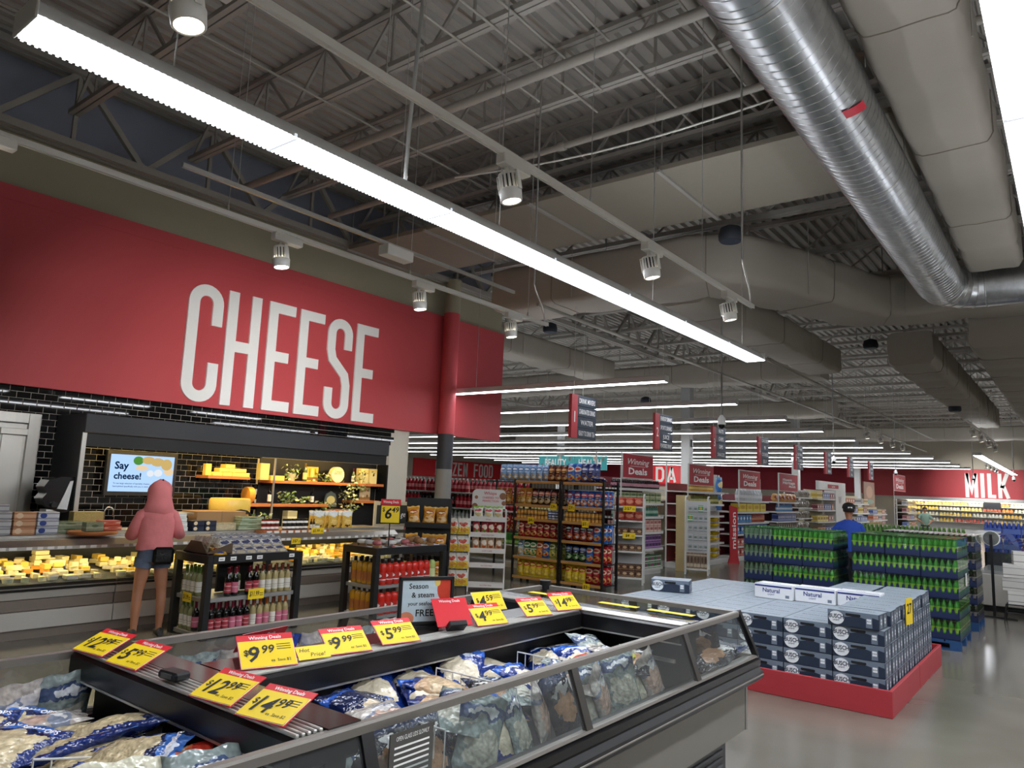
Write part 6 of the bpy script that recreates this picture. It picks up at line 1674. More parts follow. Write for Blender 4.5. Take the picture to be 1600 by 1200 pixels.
# liqueur table
LX0, LX1, LY0, LY1 = -7.78, -7.12, 6.48, 7.80
bottle_table('black two-tier display table of amber and red liqueur bottles', LX0, LX1, LY0, LY1, .905, .43, .06)
G1 = 'liqueur bottles on the display table'
wrow(['amber'] * 4, -7.645, 6.60, .104, 0, .432, 'in the upper end row, liqueur table')
wrow(['amber'] * 4, -7.645, 6.71, .104, 0, .432, 'in the upper second end row, liqueur table')
wrow(['scarlet'] * 8 + ['lime'], -7.19, 6.66, 0, .115, .432, 'in the upper long row, liqueur table')
wrow(['amber'] * 4, -7.645, 6.60, .104, 0, .062, 'in the lower end row, liqueur table')
wrow(['scarlet'] * 9, -7.19, 6.66, 0, .115, .062, 'in the lower long row, liqueur table')
PKB = mat('loaf_pack_brown', '#8f6a44', .25, vary=.25, vscale=25, bump=.5, bscale=30); PKR = mat('salami_pack_pink', '#b5686a', .2, vary=.25, vscale=25, bump=.6, bscale=30); PKW = printed('pack_black_white', '#d6d4d0', spots=[(.5, .5, .35, .3, '#3a3434')], axis='Y', speck=.4, rough=.2)
def loaf_mesh(m, a, b, c):
    mb = MB(m); mb.loft([[(a * f * math.cos(2 * PI * j / 14), b * f * math.sin(2 * PI * j / 14), z) for j in range(14)] for z, f in ((0, .85), (c * .3, 1), (c * .7, .95), (c, .55))]); return mb.mesh('deli_pack')
dm = [loaf_mesh(PKB, .074, .06, .07), loaf_mesh(PKR, .074, .061, .055), loaf_mesh(PKW, .072, .06, .055)]
rnd = random.Random(21)
for i in range(10):
    for j in range(4):
        k = rnd.choice([0, 0, 1, 2]); 
        tag(inst('deli_pack', dm[k], None, (-7.255 - .14 * j, 6.61 + .121 * i, .862), rot=(0, 0, rnd.uniform(-.25, .25))), '%s on the liqueur table, %s row, %s from left' % (('wrapped brown loaf', 'pink deli pack', 'black and white deli pack')[k], ORD[j], ORD[i]), 'deli pack', 'deli packs on the liqueur table')
        if j < 3 and i % 2 == 0:
            k = rnd.choice([0, 1, 2]); tag(inst('deli_pack', dm[k], None, (-7.28 - .15 * j, 6.63 + .125 * i, .934), rot=(rnd.uniform(-.1, .1), rnd.uniform(-.1, .1), rnd.uniform(-.4, .4))), '%s in the top layer, liqueur table, %s row, %s' % (('wrapped brown loaf', 'pink deli pack', 'black and white deli pack')[k], ORD[j], ORD[i // 2]), 'deli pack', 'deli packs on the liqueur table')
# ------------------------------------------------------------------ black tiered snack rack behind the liqueur table
rk = thing('snack_rack', 'black tiered rack of golden snack bags behind the liqueur table', 'rack', (-8.15, 8.45, 0), R(40))
mb = MB(BLACK); mb.rbox(-.36, .36, .16, .2, 0, 1.52, .006); mb.ob('back_panel', rk)
for i, (z, d_) in enumerate(((.25, .34), (.66, .26), (1.08, .16))):
    mb = MB(BLACK); mb.box(-.36, .36, .16 - d_, .16, z - .02, z); mb.box(-.36, .36, .16 - d_ - .012, .16 - d_, z - .02, z + .06); mb.box(-.36, -.345, .16 - d_, .16, z, z + .22); mb.box(.345, .36, .16 - d_, .16, z, z + .22); mb.ob('tier', rk)
fr3 = Matrix.Translation((-8.15, 8.45, 0)) @ Matrix.Rotation(R(40), 4, 'Z')
GLD = printed('bag_chips_gold', '#c98a2c', bands=[(.9, 1, '#d9b05c'), (0, .08, '#e0c070')], spots=[(.5, .68, .32, .1, '#a8502c'), (.5, .68, .24, .04, '#efdca8'), (.5, .32, .36, .16, '#dcb878'), (.35, .36, .12, .06, '#b5742c')], rough=.2, bump=.6, bscale=14, wob=.4, speck=.3)
gme = bag_mesh('chip_bag', .2, .30, .07, GLD, 14)
for r_, (z, yy) in enumerate(((.25, -.08), (.66, -.02), (1.08, .06))):
    for i in range(3):
        p = fr3 @ Vector((-.22 + .22 * i, yy, z + .01)); tag(inst('chip_bag', gme, None, p, rot=(R(-10), R((-6, 4, -3)[i]), R(40))), 'golden snack bag, black tiered rack, %s tier, %s' % (('bottom', 'middle', 'top')[r_], ('left', 'middle', 'right')[i]), 'bag', 'golden bags on the tiered rack')
# clip strip rack with hanging bags
ck = thing('wire_rack', 'narrow wire rack of hanging yellow snack packs', 'rack', (-7.98, 9.0, 0), R(42))
mb = MB(mat('wire_dark', '#3a3a3c', .4, .5))
for x in (-.16, .16):
    mb.cyl((x, .06, 0), (x, .06, 1.3), .01, 6)
for z in (.14, .41, .68, .95):
    for x in (-.16, .16): mb.cyl((x, .06, z), (x, -.10, z - .03), .005, 5)
    for q in range(4): mb.cyl((-.16, .06 - .05 * q, z), (.16, .06 - .05 * q, z), .004, 5)
mb.ob('frame', ck)
YLP = printed('bag_yellow_white', '#d8d4c6', bands=[(.0, .45, '#d8b42c')], spots=[(.5, .6, .3, .12, '#c0442c'), (.5, .25, .3, .14, '#c98a2c')], rough=.15, bump=.8, bscale=24)
yme = bag_mesh('snack_bag', .22, .26, .06, YLP, 15)
fr4 = Matrix.Translation((-7.98, 9.0, 0)) @ Matrix.Rotation(R(42), 4, 'Z')
for r_, z in enumerate((.15, .42, .69, .96)):
    for i in range(2):
        p = fr4 @ Vector((-.09 + .17 * i, -.03, z)); tag(inst('snack_bag', yme, None, p, rot=(R(-8), 0, R(42 + 8 * i))), 'yellow and white snack pack on the wire rack, %s tier, %s' % (ORD[r_], ('left', 'right')[i]), 'bag', 'packs on the wire rack')
# ------------------------------------------------------------------ white cardboard snack stand
CARDW = mat('card_white', '#dcdad6', .6)
st = thing('snack_stand', 'white cardboard snack stand headed CHEESED TO PERFECTION', 'display stand', (-8.03, 9.8, 0), R(40))
SWd = .62
mb = MB(CARDW)
for x in (-SWd / 2, SWd / 2 - .018):
    mb.box(x, x + .018, -.19, .19, 0, 1.36)
mb.ob('side_panel', st)
mb = MB(mat('stand_print_red', '#9c3a44', .6))
for z in (.3, .5, .72, .95): mb.add([(-SWd / 2 - .001, .055 * math.cos(2 * PI * j / 14) - .02, z + .06 * math.sin(2 * PI * j / 14)) for j in range(14)], [tuple(range(14))], False)
mb.ob('side_print', st)
for i, z in enumerate((.12, .44, .68, .94, 1.2)):
    mb = MB(CARDW); mb.box(-SWd / 2 + .018, SWd / 2 - .018, -.19, .19, z - .02, z); mb.box(-SWd / 2, SWd / 2, -.20, -.19, z - .045, z + .035)
    s_ = mb.ob('shelf', st)
    mb = MB(mat('stand_ink', '#b4606a', .6)); mb.text(('GLUTEN FREE', 'GLUTEN FREE', 'LOW CARB', 'HIGH PROTEIN', 'Whisps')[i], (0, -.2005, z - .02), X_, Z_, .022, wmax=.3, bold=.01); mb.ob('lettering', s_)
mb = MB(CARDW); mb.prism([(-.29, 0), (.29, 0), (.29, .27), (.26, .31), (.22, .33), (-.22, .33), (-.26, .31), (-.29, .27)], (0, .14, 1.36), X_, Z_, (0, .015, 0)); h_ = mb.ob('header', st)
mb = MB(mat('stand_ink_red', '#c8344a', .6)); mb.text('Whisps', (.02, .139, 1.60), X_, Z_, .05, bold=.015, shear=.1); mb.text('CHEESED TO', (.03, .139, 1.53), X_, Z_, .034, bold=.015); mb.text('PERFECTION', (.03, .139, 1.475), X_, Z_, .034, bold=.015); mb.ob('lettering', h_)
mb = MB(printed('header_fruit', '#8a5a3a', spots=[(.5, .5, .3, .3, '#d9b07a')]))
for (x, z, r) in ((.24, 1.58, .06), (-.24, 1.40, .05), (-.22, 1.55, .03), (.26, 1.46, .04)): mb.add([(x + r * math.cos(2 * PI * j / 14), .138, z + r * math.sin(2 * PI * j / 14)) for j in range(14)], [tuple(range(14))], False)
mb.ob('header_picture', h_)
fr5 = Matrix.Translation((-8.03, 9.8, 0)) @ Matrix.Rotation(R(40), 4, 'Z')
SB = [(printed('bag_whisps_green', '#dcdccf', bands=[(.85, 1, '#8fc24a')], spots=[(.5, .62, .34, .1, '#c8344a'), (.5, .28, .3, .18, '#c9b27a')], rough=.3, bump=.4), 1.2, 3), (printed('bag_whisps_red', '#b83a44', bands=[(.0, .1, '#d8c0b0')], spots=[(.5, .55, .3, .22, '#e6d8c4'), (.5, .2, .3, .1, '#6c9a3c')], rough=.3, bump=.4), .94, 4),
      (printed('bag_whisps_tan', '#c7a07a', bands=[(.85, 1, '#d9c2a8')], spots=[(.5, .55, .3, .22, '#e9dccb'), (.5, .2, .3, .1, '#b5542c')], rough=.3, bump=.4), .68, 4)]
for (m_, z, n_) in SB:
    me = bag_mesh('snack_bag', .50 / n_ * 1.02, .2, .07, m_, n_)
    for i in range(n_):
        p = fr5 @ Vector((-.25 + .5 / n_ * (i + .5), -.10, z + .008)); tag(inst('snack_bag', me, None, p, rot=(R(-6), R((-4, 3, -2, 5)[i]), R(40))), '%s snack bag on the cardboard stand, %s from left' % ({1.2: 'green topped', .94: 'red', .68: 'tan'}[z], ORD[i]), 'bag', 'bags on the white cardboard stand')
# ------------------------------------------------------------------ black chip racks
RKX = (-8.57, -7.50, -6.58); RKY = 11.2
WOODR = mat('rack_board_wood', '#c0904e', .5, vary=.15, vscale=10, stretch=(.2, 1, 1))
def chip_bag(name, base, logo, inner, food, edge, seed, w=.160, h=.315, d=.10):
    return bag_mesh('chip_bag', w, h, d, printed('chips_' + name, base, [(.0, .06, edge), (.94, 1, edge), (.43, .46, edge)], [(.5, .68, .40, .14, logo), (.5, .69, .31, .06, inner), (.5, .26, .42, .17, food), (.32, .32, .14, .07, edge), (.68, .22, .16, .07, inner), (.55, .34, .1, .05, base), (.5, .54, .2, .02, inner)],
                                                   rough=.22, bump=.6, bscale=12, speck=.35, wob=.16), seed)
CH = {
    'yellow': chip_bag('yellow', '#dfc01c', '#cf4630', '#f0dc58', '#d9b552', '#e9d24a', 31),
    'red': chip_bag('red', '#ab2028', '#d9c4a0', '#a52a2c', '#cf9a4c', '#7e1820', 32),
    'green': chip_bag('green', '#2a7448', '#d8d6c4', '#3c8a54', '#cfae5c', '#d8dcd0', 33),
    'pale': chip_bag('pale', '#aac2cc', '#4a7aa0', '#d8e4ea', '#cfae5c', '#dce8ec', 34),
    'blue': chip_bag('blue', '#285cae', '#d8d4c0', '#c33a34', '#d0a24c', '#3c7ad0', 35),
    'orange': chip_bag('orange', '#cf6c2a', '#e8dcc0', '#c03a2a', '#d9a050', '#e49a4c', 36),
    'olive': chip_bag('olive', '#8a9434', '#d8d6b0', '#6c7a2c', '#c9b45c', '#c0c66c', 37),
    'brown': chip_bag('brown', '#33201c', '#b8463a', '#d8c8a8', '#c9a468', '#5a3a30', 38),
    'gold': chip_bag('gold', '#bf8424', '#b8442c', '#e8cf94', '#d9b468', '#d9a850', 39),
    'bluewhite': chip_bag('bluewhite', '#2654a0', '#c03840', '#d9dfe6', '#cf7a48', '#ccd4dc', 40),
    'sky': chip_bag('sky', '#86a8cc', '#5076a8', '#d9e4ee', '#bda068', '#6c90bc', 41),
    'navy': chip_bag('navy', '#20285a', '#3a4686', '#c8ccd8', '#80583e', '#343e80', 42),
    'chocolate': chip_bag('chocolate', '#46231a', '#8c4a2c', '#d8b478', '#a5683c', '#6c3a2a', 43),
    'crimson': chip_bag('crimson', '#84181f', '#1c1c24', '#c8ccd0', '#c86a2c', '#2a1a20', 44),
    'black': chip_bag('black', '#16181c', '#2c5aa8', '#c8c4b4', '#5a8a3c', '#303844', 45),
}
def chip_rack(side, x0, x1):
    W = x1 - x0
    t = thing('chip_rack', 'black metal chip rack with wooden shelf edges, %s section' % side, 'rack', (x0, RKY, 0))
    for (x, y) in ((0, 0), (W - .04, 0), (0, .50), (W - .04, .50)):
        mb = MB(BLACK); mb.box(x, x + .035, y, y + .035, 0, 1.9); mb.ob('post', t)
    mb = MB(BLACK)
    for i in range(14): mb.bar((W * (i + .5) / 14, .52, .1), (W * (i + .5) / 14, .52, 1.88), .008)
    for z in (.3, .7, 1.1, 1.5, 1.85): mb.bar((.03, .52, z), (W - .03, .52, z), .012)
    mb.ob('wire_back', t)
    for z in (.10, .46, .82, 1.16, 1.42, 1.86):
        mb = MB(BLACK); mb.box(.03, W - .03, .02, .52, z - .015, z); s_ = mb.ob('shelf', t)
        mb = MB(WOODR); mb.rbox(.03, W - .03, 0, .025, z - .03, z + .02, .003); mb.ob('edge_board', s_)
    return t
chip_rack('left', RKX[0], RKX[1]); chip_rack('right', RKX[1] + .02, RKX[2])
def chips(row, x0, z, kinds, where, step=.145, sc=1.0, yy=.14):
    for i, kd in enumerate(kinds):
        if not kd: continue
        k = CH[kd]
        tag(inst('chip_bag', k, None, (x0 + step * (i + .5), RKY + yy + .01 * (i % 2), z + .010), rot=(R(-7), R(((i * 7) % 5 - 2) * .8), R(((i * 13) % 7 - 3) * 2)), sc=sc), '%s front chip bag, %s, %s from left' % (kd, where, ORD[i]), 'bag', 'chip bags on the black racks')
        if i % 1 == 0:
            tag(inst('chip_bag', k, None, (x0 + step * (i + .5), RKY + yy + .16, z + .010), rot=(R(-5), 0, 0), sc=sc), '%s rear chip bag, %s, %s from left' % (kd, where, ORD[i]), 'bag', 'chip bags on the black racks')
A, B = RKX[0] + .03, RKX[1] + .05
chips(0, A, .10, ['yellow'] * 7, 'bottom shelf of the left rack')
chips(1, A, .46, ['pale', 'green', 'green', 'orange', 'blue', 'olive', 'olive'], 'second shelf of the left rack')
chips(2, A, .82, ['red'] * 7, 'third shelf of the left rack', sc=.95)
chips(4, A, 1.42, ['gold', 'gold', 'brown', 'brown', 'brown', 'brown', 'brown'], 'fifth shelf of the left rack')
chips(5, A - .5, 1.86, ['sky'] * 5 + ['sky', 'sky', 'sky', 'chocolate', 'chocolate', 'chocolate'], 'top of the left rack', sc=1.02)
chips(0, B, .10, ['yellow', 'yellow', 'yellow', 'red', 'red', 'red'], 'bottom shelf of the right rack')
chips(1, B, .46, ['black', 'black', 'black', 'blue', 'red', 'red'], 'second shelf of the right rack')
chips(2, B, .82, ['crimson', 'crimson', 'crimson', 'crimson', 'blue', 'blue'], 'third shelf of the right rack', sc=1.0)
chips(4, B, 1.42, ['bluewhite'] * 6, 'fifth shelf of the right rack')
chips(5, B, 1.86, ['blue', 'blue', 'navy', 'navy', None, None], 'top of the right rack', sc=1.12)
for i in range(2): tag(inst('chip_bag', CH['navy'], None, (B + .66 + .16 * i, RKY + .16, 1.862 + .06 * i), rot=(R(-84), R(10), R(60 + 30 * i))), 'navy chip bag slumped on the right end of the rack, %s' % ORD[i], 'bag')
CN = printed('canister_dip', '#c98a2c', bands=[(.8, 1, '#3a2a1c'), (.3, .5, '#e0b050')], rough=.3)
cm_ = MB(CN); cm_.lathe([(.036, 0), (.038, .01), (.038, .085), (.034, .095)], 12); dip = cm_.mesh('dip_jar')
cm_ = MB(printed('canister_dip_b', '#3c4a7c', bands=[(.8, 1, '#c8ccd0'), (.3, .5, '#d8d4c8')], rough=.3)); cm_.lathe([(.036, 0), (.038, .01), (.038, .085), (.034, .095)], 12); dip2 = cm_.mesh('dip_jar')
for s_, (x0, n_) in enumerate(((A, 12), (B, 10))):
    for i in range(n_):
        for j in range(2):
            tag(inst('dip_jar', dip2 if (s_ == 0 and i > 8) else dip, None, (x0 + .05 + .08 * i, RKY + .075, 1.163 + .096 * j)), 'small dip jar on the %s chip rack, %s column, %s' % (('left', 'right')[s_], ORD[i], ('lower', 'upper')[j]), 'jar', 'dip jars on the chip racks')
for (x, z, s_) in ((A + .9, 1.41, '$3.99'), (B + .2, 1.41, '$2.99'), (A + .4, 1.14, '$4'), (B + .5, 1.14, '$5'), (B + .55, .06, '$3')):
    shelf_price('small yellow price tag on the chip rack, %s' % nth('crk'), x, RKY - .006, z - .05, 0, s_, .14, .12)
# side rack with orange bags left of the chip racks
for i in range(5):
    tag(inst('chip_bag', CH[('gold', 'orange', 'gold', 'orange', 'gold')[i]], None, (-9.15 + .14 * i, 11.42, 1.42), rot=(R(-6), 0, R(-20))), 'orange and gold bag behind the left chip rack, %s from the left' % ORD[i], 'bag', 'bags behind the left chip rack')
    tag(inst('chip_bag', CH[('red', 'crimson', 'red', 'red', 'pale')[i]], None, (-9.15 + .14 * i, 11.42, .9), rot=(R(-6), 0, R(-20))), 'red bag behind the left chip rack, %s from the left' % ORD[i], 'bag', 'bags behind the left chip rack')
t = thing('chip_rack', 'black chip rack standing behind the left end of the racks', 'rack', (-9.3, 11.38, 0)); mb = MB(BLACK)
for z in (.9, 1.42, 1.86): mb.box(0, .72, -.12, .2, z - .02, z)
for x in (0, .69): mb.box(x, x + .03, .17, .2, 0, 1.9)
mb.ob('frame', t)
# ------------------------------------------------------------------ shelving at the aisle ends
SHW = mat('gondola_white', '#dcdcd8', .4); WINEP = mat('gondola_wine_panel', '#7c1c2c', .55); CREAM = mat('gondola_cream', '#cfc6a6', .6)
PK = {}
MIXN = ('grey', 'kraft', 'maroon', 'slate_blue', 'mustard', 'silver', 'rust')
def pk(kind, key, size, cols, seed=0):
    """cached pack meshes: box / bag / bottle / can / wrap; origin bottom centre, front -Y"""
    k = (kind, key, size)
    if k in PK: return PK[k]
    w, d, h = size
    if kind == 'box':
        mb = MB(printed('pack_' + key, cols[0], bands=[(.1, .3, cols[1]), (.8, .9, cols[1])], spots=[(.5, .55, .3, .2, cols[2])], rough=.45)); mb.rbox(-w / 2, w / 2, -d / 2, d / 2, 0, h, .004); me = mb.mesh(key + '_carton')
    elif kind == 'bag':
        me = bag_mesh(key + '_bag', w, h, d, printed('pack_' + key, cols[0], bands=[(.8, 1, cols[1])], spots=[(.5, .5, .34, .2, cols[2])], rough=.25, bump=.5, bscale=14), seed, nx=6, ny=7)
    elif kind == 'pillow':
        me = bag_mesh(key + '_bag', w, h, d, printed('pack_' + key, cols[0], bands=[(.8, 1, cols[1])], spots=[(.5, .5, .34, .2, cols[2])], rough=.25, bump=.5, bscale=14), seed, nx=6, ny=7)
        me.transform(Matrix.Translation((0, -h / 2 + .05, d * .62)) @ Matrix.Rotation(R(-90), 4, 'X'))
    elif kind == 'bottle':
        mb = MB(mat('bot_' + key, cols[0], .15)); r = w / 2
        mb.lathe([(r * .9, 0), (r, .01), (r, h * .62), (r * .45, h * .84), (r * .36, h * .9)], 10); mb.m(mat('botl_' + key, cols[1], .4)); mb.lathe([(r * 1.02, h * .25), (r * 1.02, h * .5)], 10, caps=False); mb.m(mat('botc_' + key, cols[2], .4)); mb.lathe([(r * .4, h * .9), (r * .4, h)], 10); me = mb.mesh(key + '_bottle')
    elif kind == 'wrap':   # shrink-wrapped multipack of bottles
        nx = 4; r = w / nx / 2
        mb = MB(mat('bot_' + key, cols[0], .12))
        for i in range(nx):
            for j in range(2):
                c = (-w / 2 + r + 2 * r * i, -d / 2 + r + (d - 2 * r) * j, 0)
                mb.m(MATS['bot_' + key]); mb.lathe([(r * .95, 0), (r * .98, h * .65), (r * .45, h * .86), (r * .4, h * .92)], 8, c=c); mb.m(mat('botc_' + key, cols[2], .4)); mb.lathe([(r * .45, h * .92), (r * .45, h)], 8, c=c)
        mb.m(mat('botl_' + key, cols[1], .3)); mb.rbox(-w / 2, w / 2, -d / 2, d / 2, h * .2, h * .55, .01)
        me = mb.mesh('drink_multipack')
    PK[k] = me
    return me
def unit(name, label, x, y, rz, W, D, H, shelves, back=WINEP, base=SHW, posts=True, tall_left=0.0, cat='shelving', postm=None, legs=False, group=None):
    """free-standing shelving: front is local -Y, width along local X from 0 to W"""
    t = thing(name, label, cat, (x, y, 0), rz, group)
    if back:
        mb = MB(back); mb.box(0.02, W - .02, D - .03, D, .1, H); mb.ob('back_panel', t)
    pm = postm or SHW
    for (px, py) in ((0, 0), (W - .035, 0), (0, D - .04), (W - .035, D - .04)):
        if py == 0 and not legs: continue
        mb = MB(pm); mb.rbox(px, px + .035, py, py + .035, 0, H + (tall_left if px == 0 else 0), .004); mb.ob('post', t)
    for i, z in enumerate(shelves):
        mb = MB(base); mb.rbox(.01, W - .01, 0, D - .03, z - .03, z, .004)
        if not legs: mb.box(.01, W - .01, -.004, .01, z - .045, z + .005)
        mb.ob('shelf', t)
    if not legs:
        mb = MB(base); mb.box(.02, W - .02, .05, D, 0, shelves[0] - .03); mb.ob('plinth', t)
    return t
def fillrow(me, x, y, rz, W, ly, z, n, label, group, tags=None, stack=1, hh=0.0, x0=.03, jitter=.01, depth=1, dd=.1, cat='pack', cutw=None):
    W = cutw or W
    M = Matrix.Translation((x, y, 0)) @ Matrix.Rotation(rz, 4, 'Z')
    for i in range(n):
        for s_ in range(stack):
            for d_ in range(depth):
                p = M @ Vector((x0 + (W - x0 * 2) * (i + .5) / n, ly + dd * d_, z + hh * s_ + .001))
                lb = '%s, %s from the left' % (label, ORD[i])
                if stack > 1: lb += ', %s up' % ORD[s_]
                if depth > 1: lb += (', front' if d_ == 0 else ', back')
                tag(inst(me.name.split('.')[0], me, None, p, rz=rz + random.uniform(-.06, .06)), lb, cat, group)
EX = -7.40
RZ = R(90)
SH5 = (.13, .55, .90, 1.23, 1.52, 1.82)
def red_sign(label, y0, w, z0, h, lines, x=EX + .06):
    t = thing('promotion_sign', label, 'sign', (x, y0, z0))
    mb = MB(SHW); mb.rbox(-.012, .0, -.02, w + .02, -.02, h + .02, .004); mb.box(-.03, -.012, -.05, -.02, -z0 if y0 > 40 else -.5, h + .02); mb.ob('frame', t)
    mb = MB(mat('sign_crimson', '#b3202f', .5)); mb.box(0, .006, 0, w, 0, h); mb.ob('panel', t)
    mb = MB(LETTER)
    for (s_, u, v, hh, sh, b, wf) in lines: mb.text(s_, (.007, w * u, h * v), Y_, Z_, h * hh, wfix=w * wf, shear=sh, bold=b)
    mb.box(.006, .0075, w * .22, w * .72, h * .49, h * .505)
    mb.ob('lettering', t)
    return t
WD = [('Winning', .5, .58, .24, .3, .008, .72), ('Deals', .48, .15, .27, 0, .028, .62)]
red_sign('red Winning Deals sign nearest, above the first aisle end', 13.22, 1.32, 2.04, .48, WD)
red_sign('red Winning Deals sign right of the white column', 16.45,1.45, 1.98, .48, WD)
red_sign('red Winning Deals sign above the third aisle end', 19.75, 1.6, 1.97, .48, WD)
red_sign('red Hispanic Heritage Month sign above the fourth aisle end', 23.1, 1.85, 1.98, .52, [('Hispanic', .42, .60, .14, 0, .02, .5), ('Heritage', .5, .40, .17, 0, .02, .66), ('Month', .68, .2, .14, 0, .02, .36)])
red_sign('small far red Winning Deals sign in front of the milk wall', 41.0, 3.0, 2.35, .8, WD)
# first aisle end
unit('endcap', 'first aisle end shelving with wine red back and white shelves', EX, 13.12, RZ, 2.1, .55, 2.05, SH5, tall_left=.5)
fr_ = lambda me, z, n, lb, **k: fillrow(me, EX, 13.12, RZ, 2.1, .14, z, n, lb + ' on the first aisle end', 'goods on the first aisle end', **k)
fr_(pk('wrap', 'dark_soda', (.30, .2, .2), ('#2a1a1c', '#c88a9a', '#d8d4d0')), 1.82, 6, 'dark soda multipack', x0=.12)
fr_(pk('box', 'olive_cups', (.24, .2, .11), ('#7d8f5a', '#d9d8b8', '#4a6a3a')), 1.52, 7, 'olive cup carton', stack=2, hh=.112)
fr_(pk('bottle', 'green_water', (.075, .075, .25), ('#3f7a66', '#9ac0a8', '#e2e2de')), 1.23, 20, 'green bottle', cat='bottle')
fr_(pk('box', 'pink_tea', (.16, .2, .13), ('#d39a90', '#e8cfc4', '#a35a5a')), .90, 11, 'pink carton', stack=2, hh=.132)
fr_(pk('box', 'purple_juice', (.13, .2, .14), ('#6a3c78', '#b48ac0', '#3a1c4c')), .55, 14, 'purple juice carton', stack=2, hh=.142)
fr_(pk('box', 'green_can', (.26, .22, .13), ('#3c7a4a', '#d8dcd2', '#8c3c6a')), .13, 7, 'green soda carton', stack=2, hh=.132)
# second aisle end
unit('endcap', 'second aisle end shelving with yellow goods', EX, 16.42, RZ, 2.35, .55, 2.0, SH5, tall_left=.5)
fr_ = lambda me, z, n, lb, **k: fillrow(me, EX, 16.42, RZ, 2.35, .14, z, n, lb + ' on the second aisle end', 'goods on the second aisle end', **k)
fr_(pk('bottle', 'gold_drink', (.08, .08, .22), ('#c9942c', '#e6c878', '#b5642c')), 1.82, 18, 'golden bottle', x0=.45, cat='bottle', stack=2, hh=.223)
fr_(pk('bottle', 'olive_drink', (.085, .085, .24), ('#7a7a34', '#c9c47a', '#5a3a2c')), 1.52, 20, 'olive bottle', x0=.1, cat='bottle')
ybag = pk('pillow', 'yellow_chips', (.43, .13, .26), ('#e2c51c', '#f0dc5a', '#d8b018'))
for z, st_ in ((.90, 2), (.55, 2), (.13, 2)): fr_(ybag, z, 5, 'yellow bag, %s tier,' % {.90: 'upper', .55: 'middle', .13: 'bottom'}[z], stack=st_, hh=.145, x0=.06, cat='bag')
for i in range(2): fillrow(pk('bag', 'blue_chips', (.34, .14, .42), ('#3c74b8', '#6ca0d8', '#e6d79a')), EX - .15, 18.9, RZ, .5, .14, (1.82, 1.35)[i], 1, 'blue chip bag right of the second aisle end, %s' % ('upper', 'lower')[i], 'blue bags by the second aisle end', cat='bag')
mb = MB(SHW)
mb.box(-.35, 0, 0, .5, 1.33, 1.348); mb.box(-.35, 0, 0, .5, 1.80, 1.818); mb.box(-.35, -.32, 0, .5, 0, 2.3); mb.box(-.35, 0, 0, .5, 0, .1)
tag(mb.ob('narrow_shelf', None, (EX - .12, 18.9, 0)), 'narrow white shelf of blue chip bags right of the second aisle end', 'shelving')
t = thing('standee', 'red vertical standee with rotated white letters beside the yellow bags', 'standee', (EX + .05, 19.0, 0), R(60))
mb = MB(mat('standee_red', '#c02a34', .5)); mb.prism([(-.03, 0), (.33, 0), (.28, .2), (.27, 1.45), (.02, 1.5), (.03, .2)], (0, 0, 0), X_, Z_, (0, .03, 0)); mb.ob('panel', t)
mb = MB(LETTER); mb.text('mission', (.21, -.001, .85), Z_, -X_, .13, wfix=.95, bold=.02); mb.ob('lettering', t)
# third aisle end
unit('endcap', 'third aisle end shelving with clear bottles on top', EX, 19.70, RZ, 2.6, .55, 1.8, (.13, .40, .72, 1.02, 1.32, 1.62), tall_left=.5)
fr_ = lambda me, z, n, lb, **k: fillrow(me, EX, 19.70, RZ, 2.6, .14, z, n, lb + ' on the third aisle end', 'goods on the third aisle end', **k)
fr_(pk('bottle', 'clear_jug', (.12, .12, .33), ('#b9bcc0', '#d9d9dc', '#e8e8e8')), 1.62, 14, 'clear bottle', x0=.3, cat='bottle')
fr_(pk('box', 'yellow_case', (.5, .25, .235), ('#d9bd2a', '#e8d45a', '#c79a24')), 1.32, 4, 'yellow case', x0=.2)
fr_(pk('box', 'blue_pack', (.22, .2, .22), ('#2c6aa8', '#5a9ad0', '#d8e4ee')), 1.02, 5, 'blue pack', x0=.06, cutw=1.3)
fr_(pk('box', 'light_blue', (.22, .2, .24), ('#2a5aa0', '#6aa0d8', '#d8e4ee')), .72, 8, 'light blue pack')
fr_(pk('box', 'red_cans', (.26, .2, .2), ('#b03a34', '#d88a7c', '#e8d8d0')), .40, 8, 'red can pack')
fr_(pk('box', 'red_cans', (.26, .2, .2), ('#b03a34', '#d88a7c', '#e8d8d0')), .13, 8, 'lower red can pack')
fillrow(pk('bottle', 'red_drink', (.08, .08, .26), ('#a8442c', '#d88a5a', '#d8d8d8')), EX, 21.05, RZ, 1.2, .14, 1.02, 11, 'red drink bottle on the right of the third aisle end', 'red bottles of the third aisle end', cat='bottle')
# fourth aisle end
unit('endcap', 'fourth aisle end shelving with bread bags on top', EX, 23.02, RZ, 2.3, .55, 1.8, (.13, .40, .72, 1.02, 1.32, 1.62), tall_left=.5)
fr_ = lambda me, z, n, lb, **k: fillrow(me, EX, 23.02, RZ, 2.3, .14, z, n, lb + ' on the fourth aisle end', 'goods on the fourth aisle end', **k)
fr_(pk('bag', 'bread', (.345, .2, .26), ('#c08a4a', '#d8b07a', '#8c3a24')), 1.62, 6, 'brown bread bag', cat='bag')
fr_(pk('bottle', 'sky_spray', (.09, .09, .25), ('#7aa8d8', '#d8e4f0', '#3c5aa0')), 1.32, 10, 'sky blue bottle', x0=.35, cat='bottle')
fr_(pk('box', 'navy_box', (.16, .2, .24), ('#2c3a7c', '#8c98c8', '#d8dcea')), 1.02, 11, 'navy box', x0=.25)
fr_(pk('box', 'dark_box', (.2, .2, .24), ('#3a3436', '#8c7c70', '#c8b8a8')), .72, 10, 'dark box')
fr_(pk('box', 'dark_box', (.2, .2, .24), ('#3a3436', '#8c7c70', '#c8b8a8')), .4, 10, 'lower dark box')
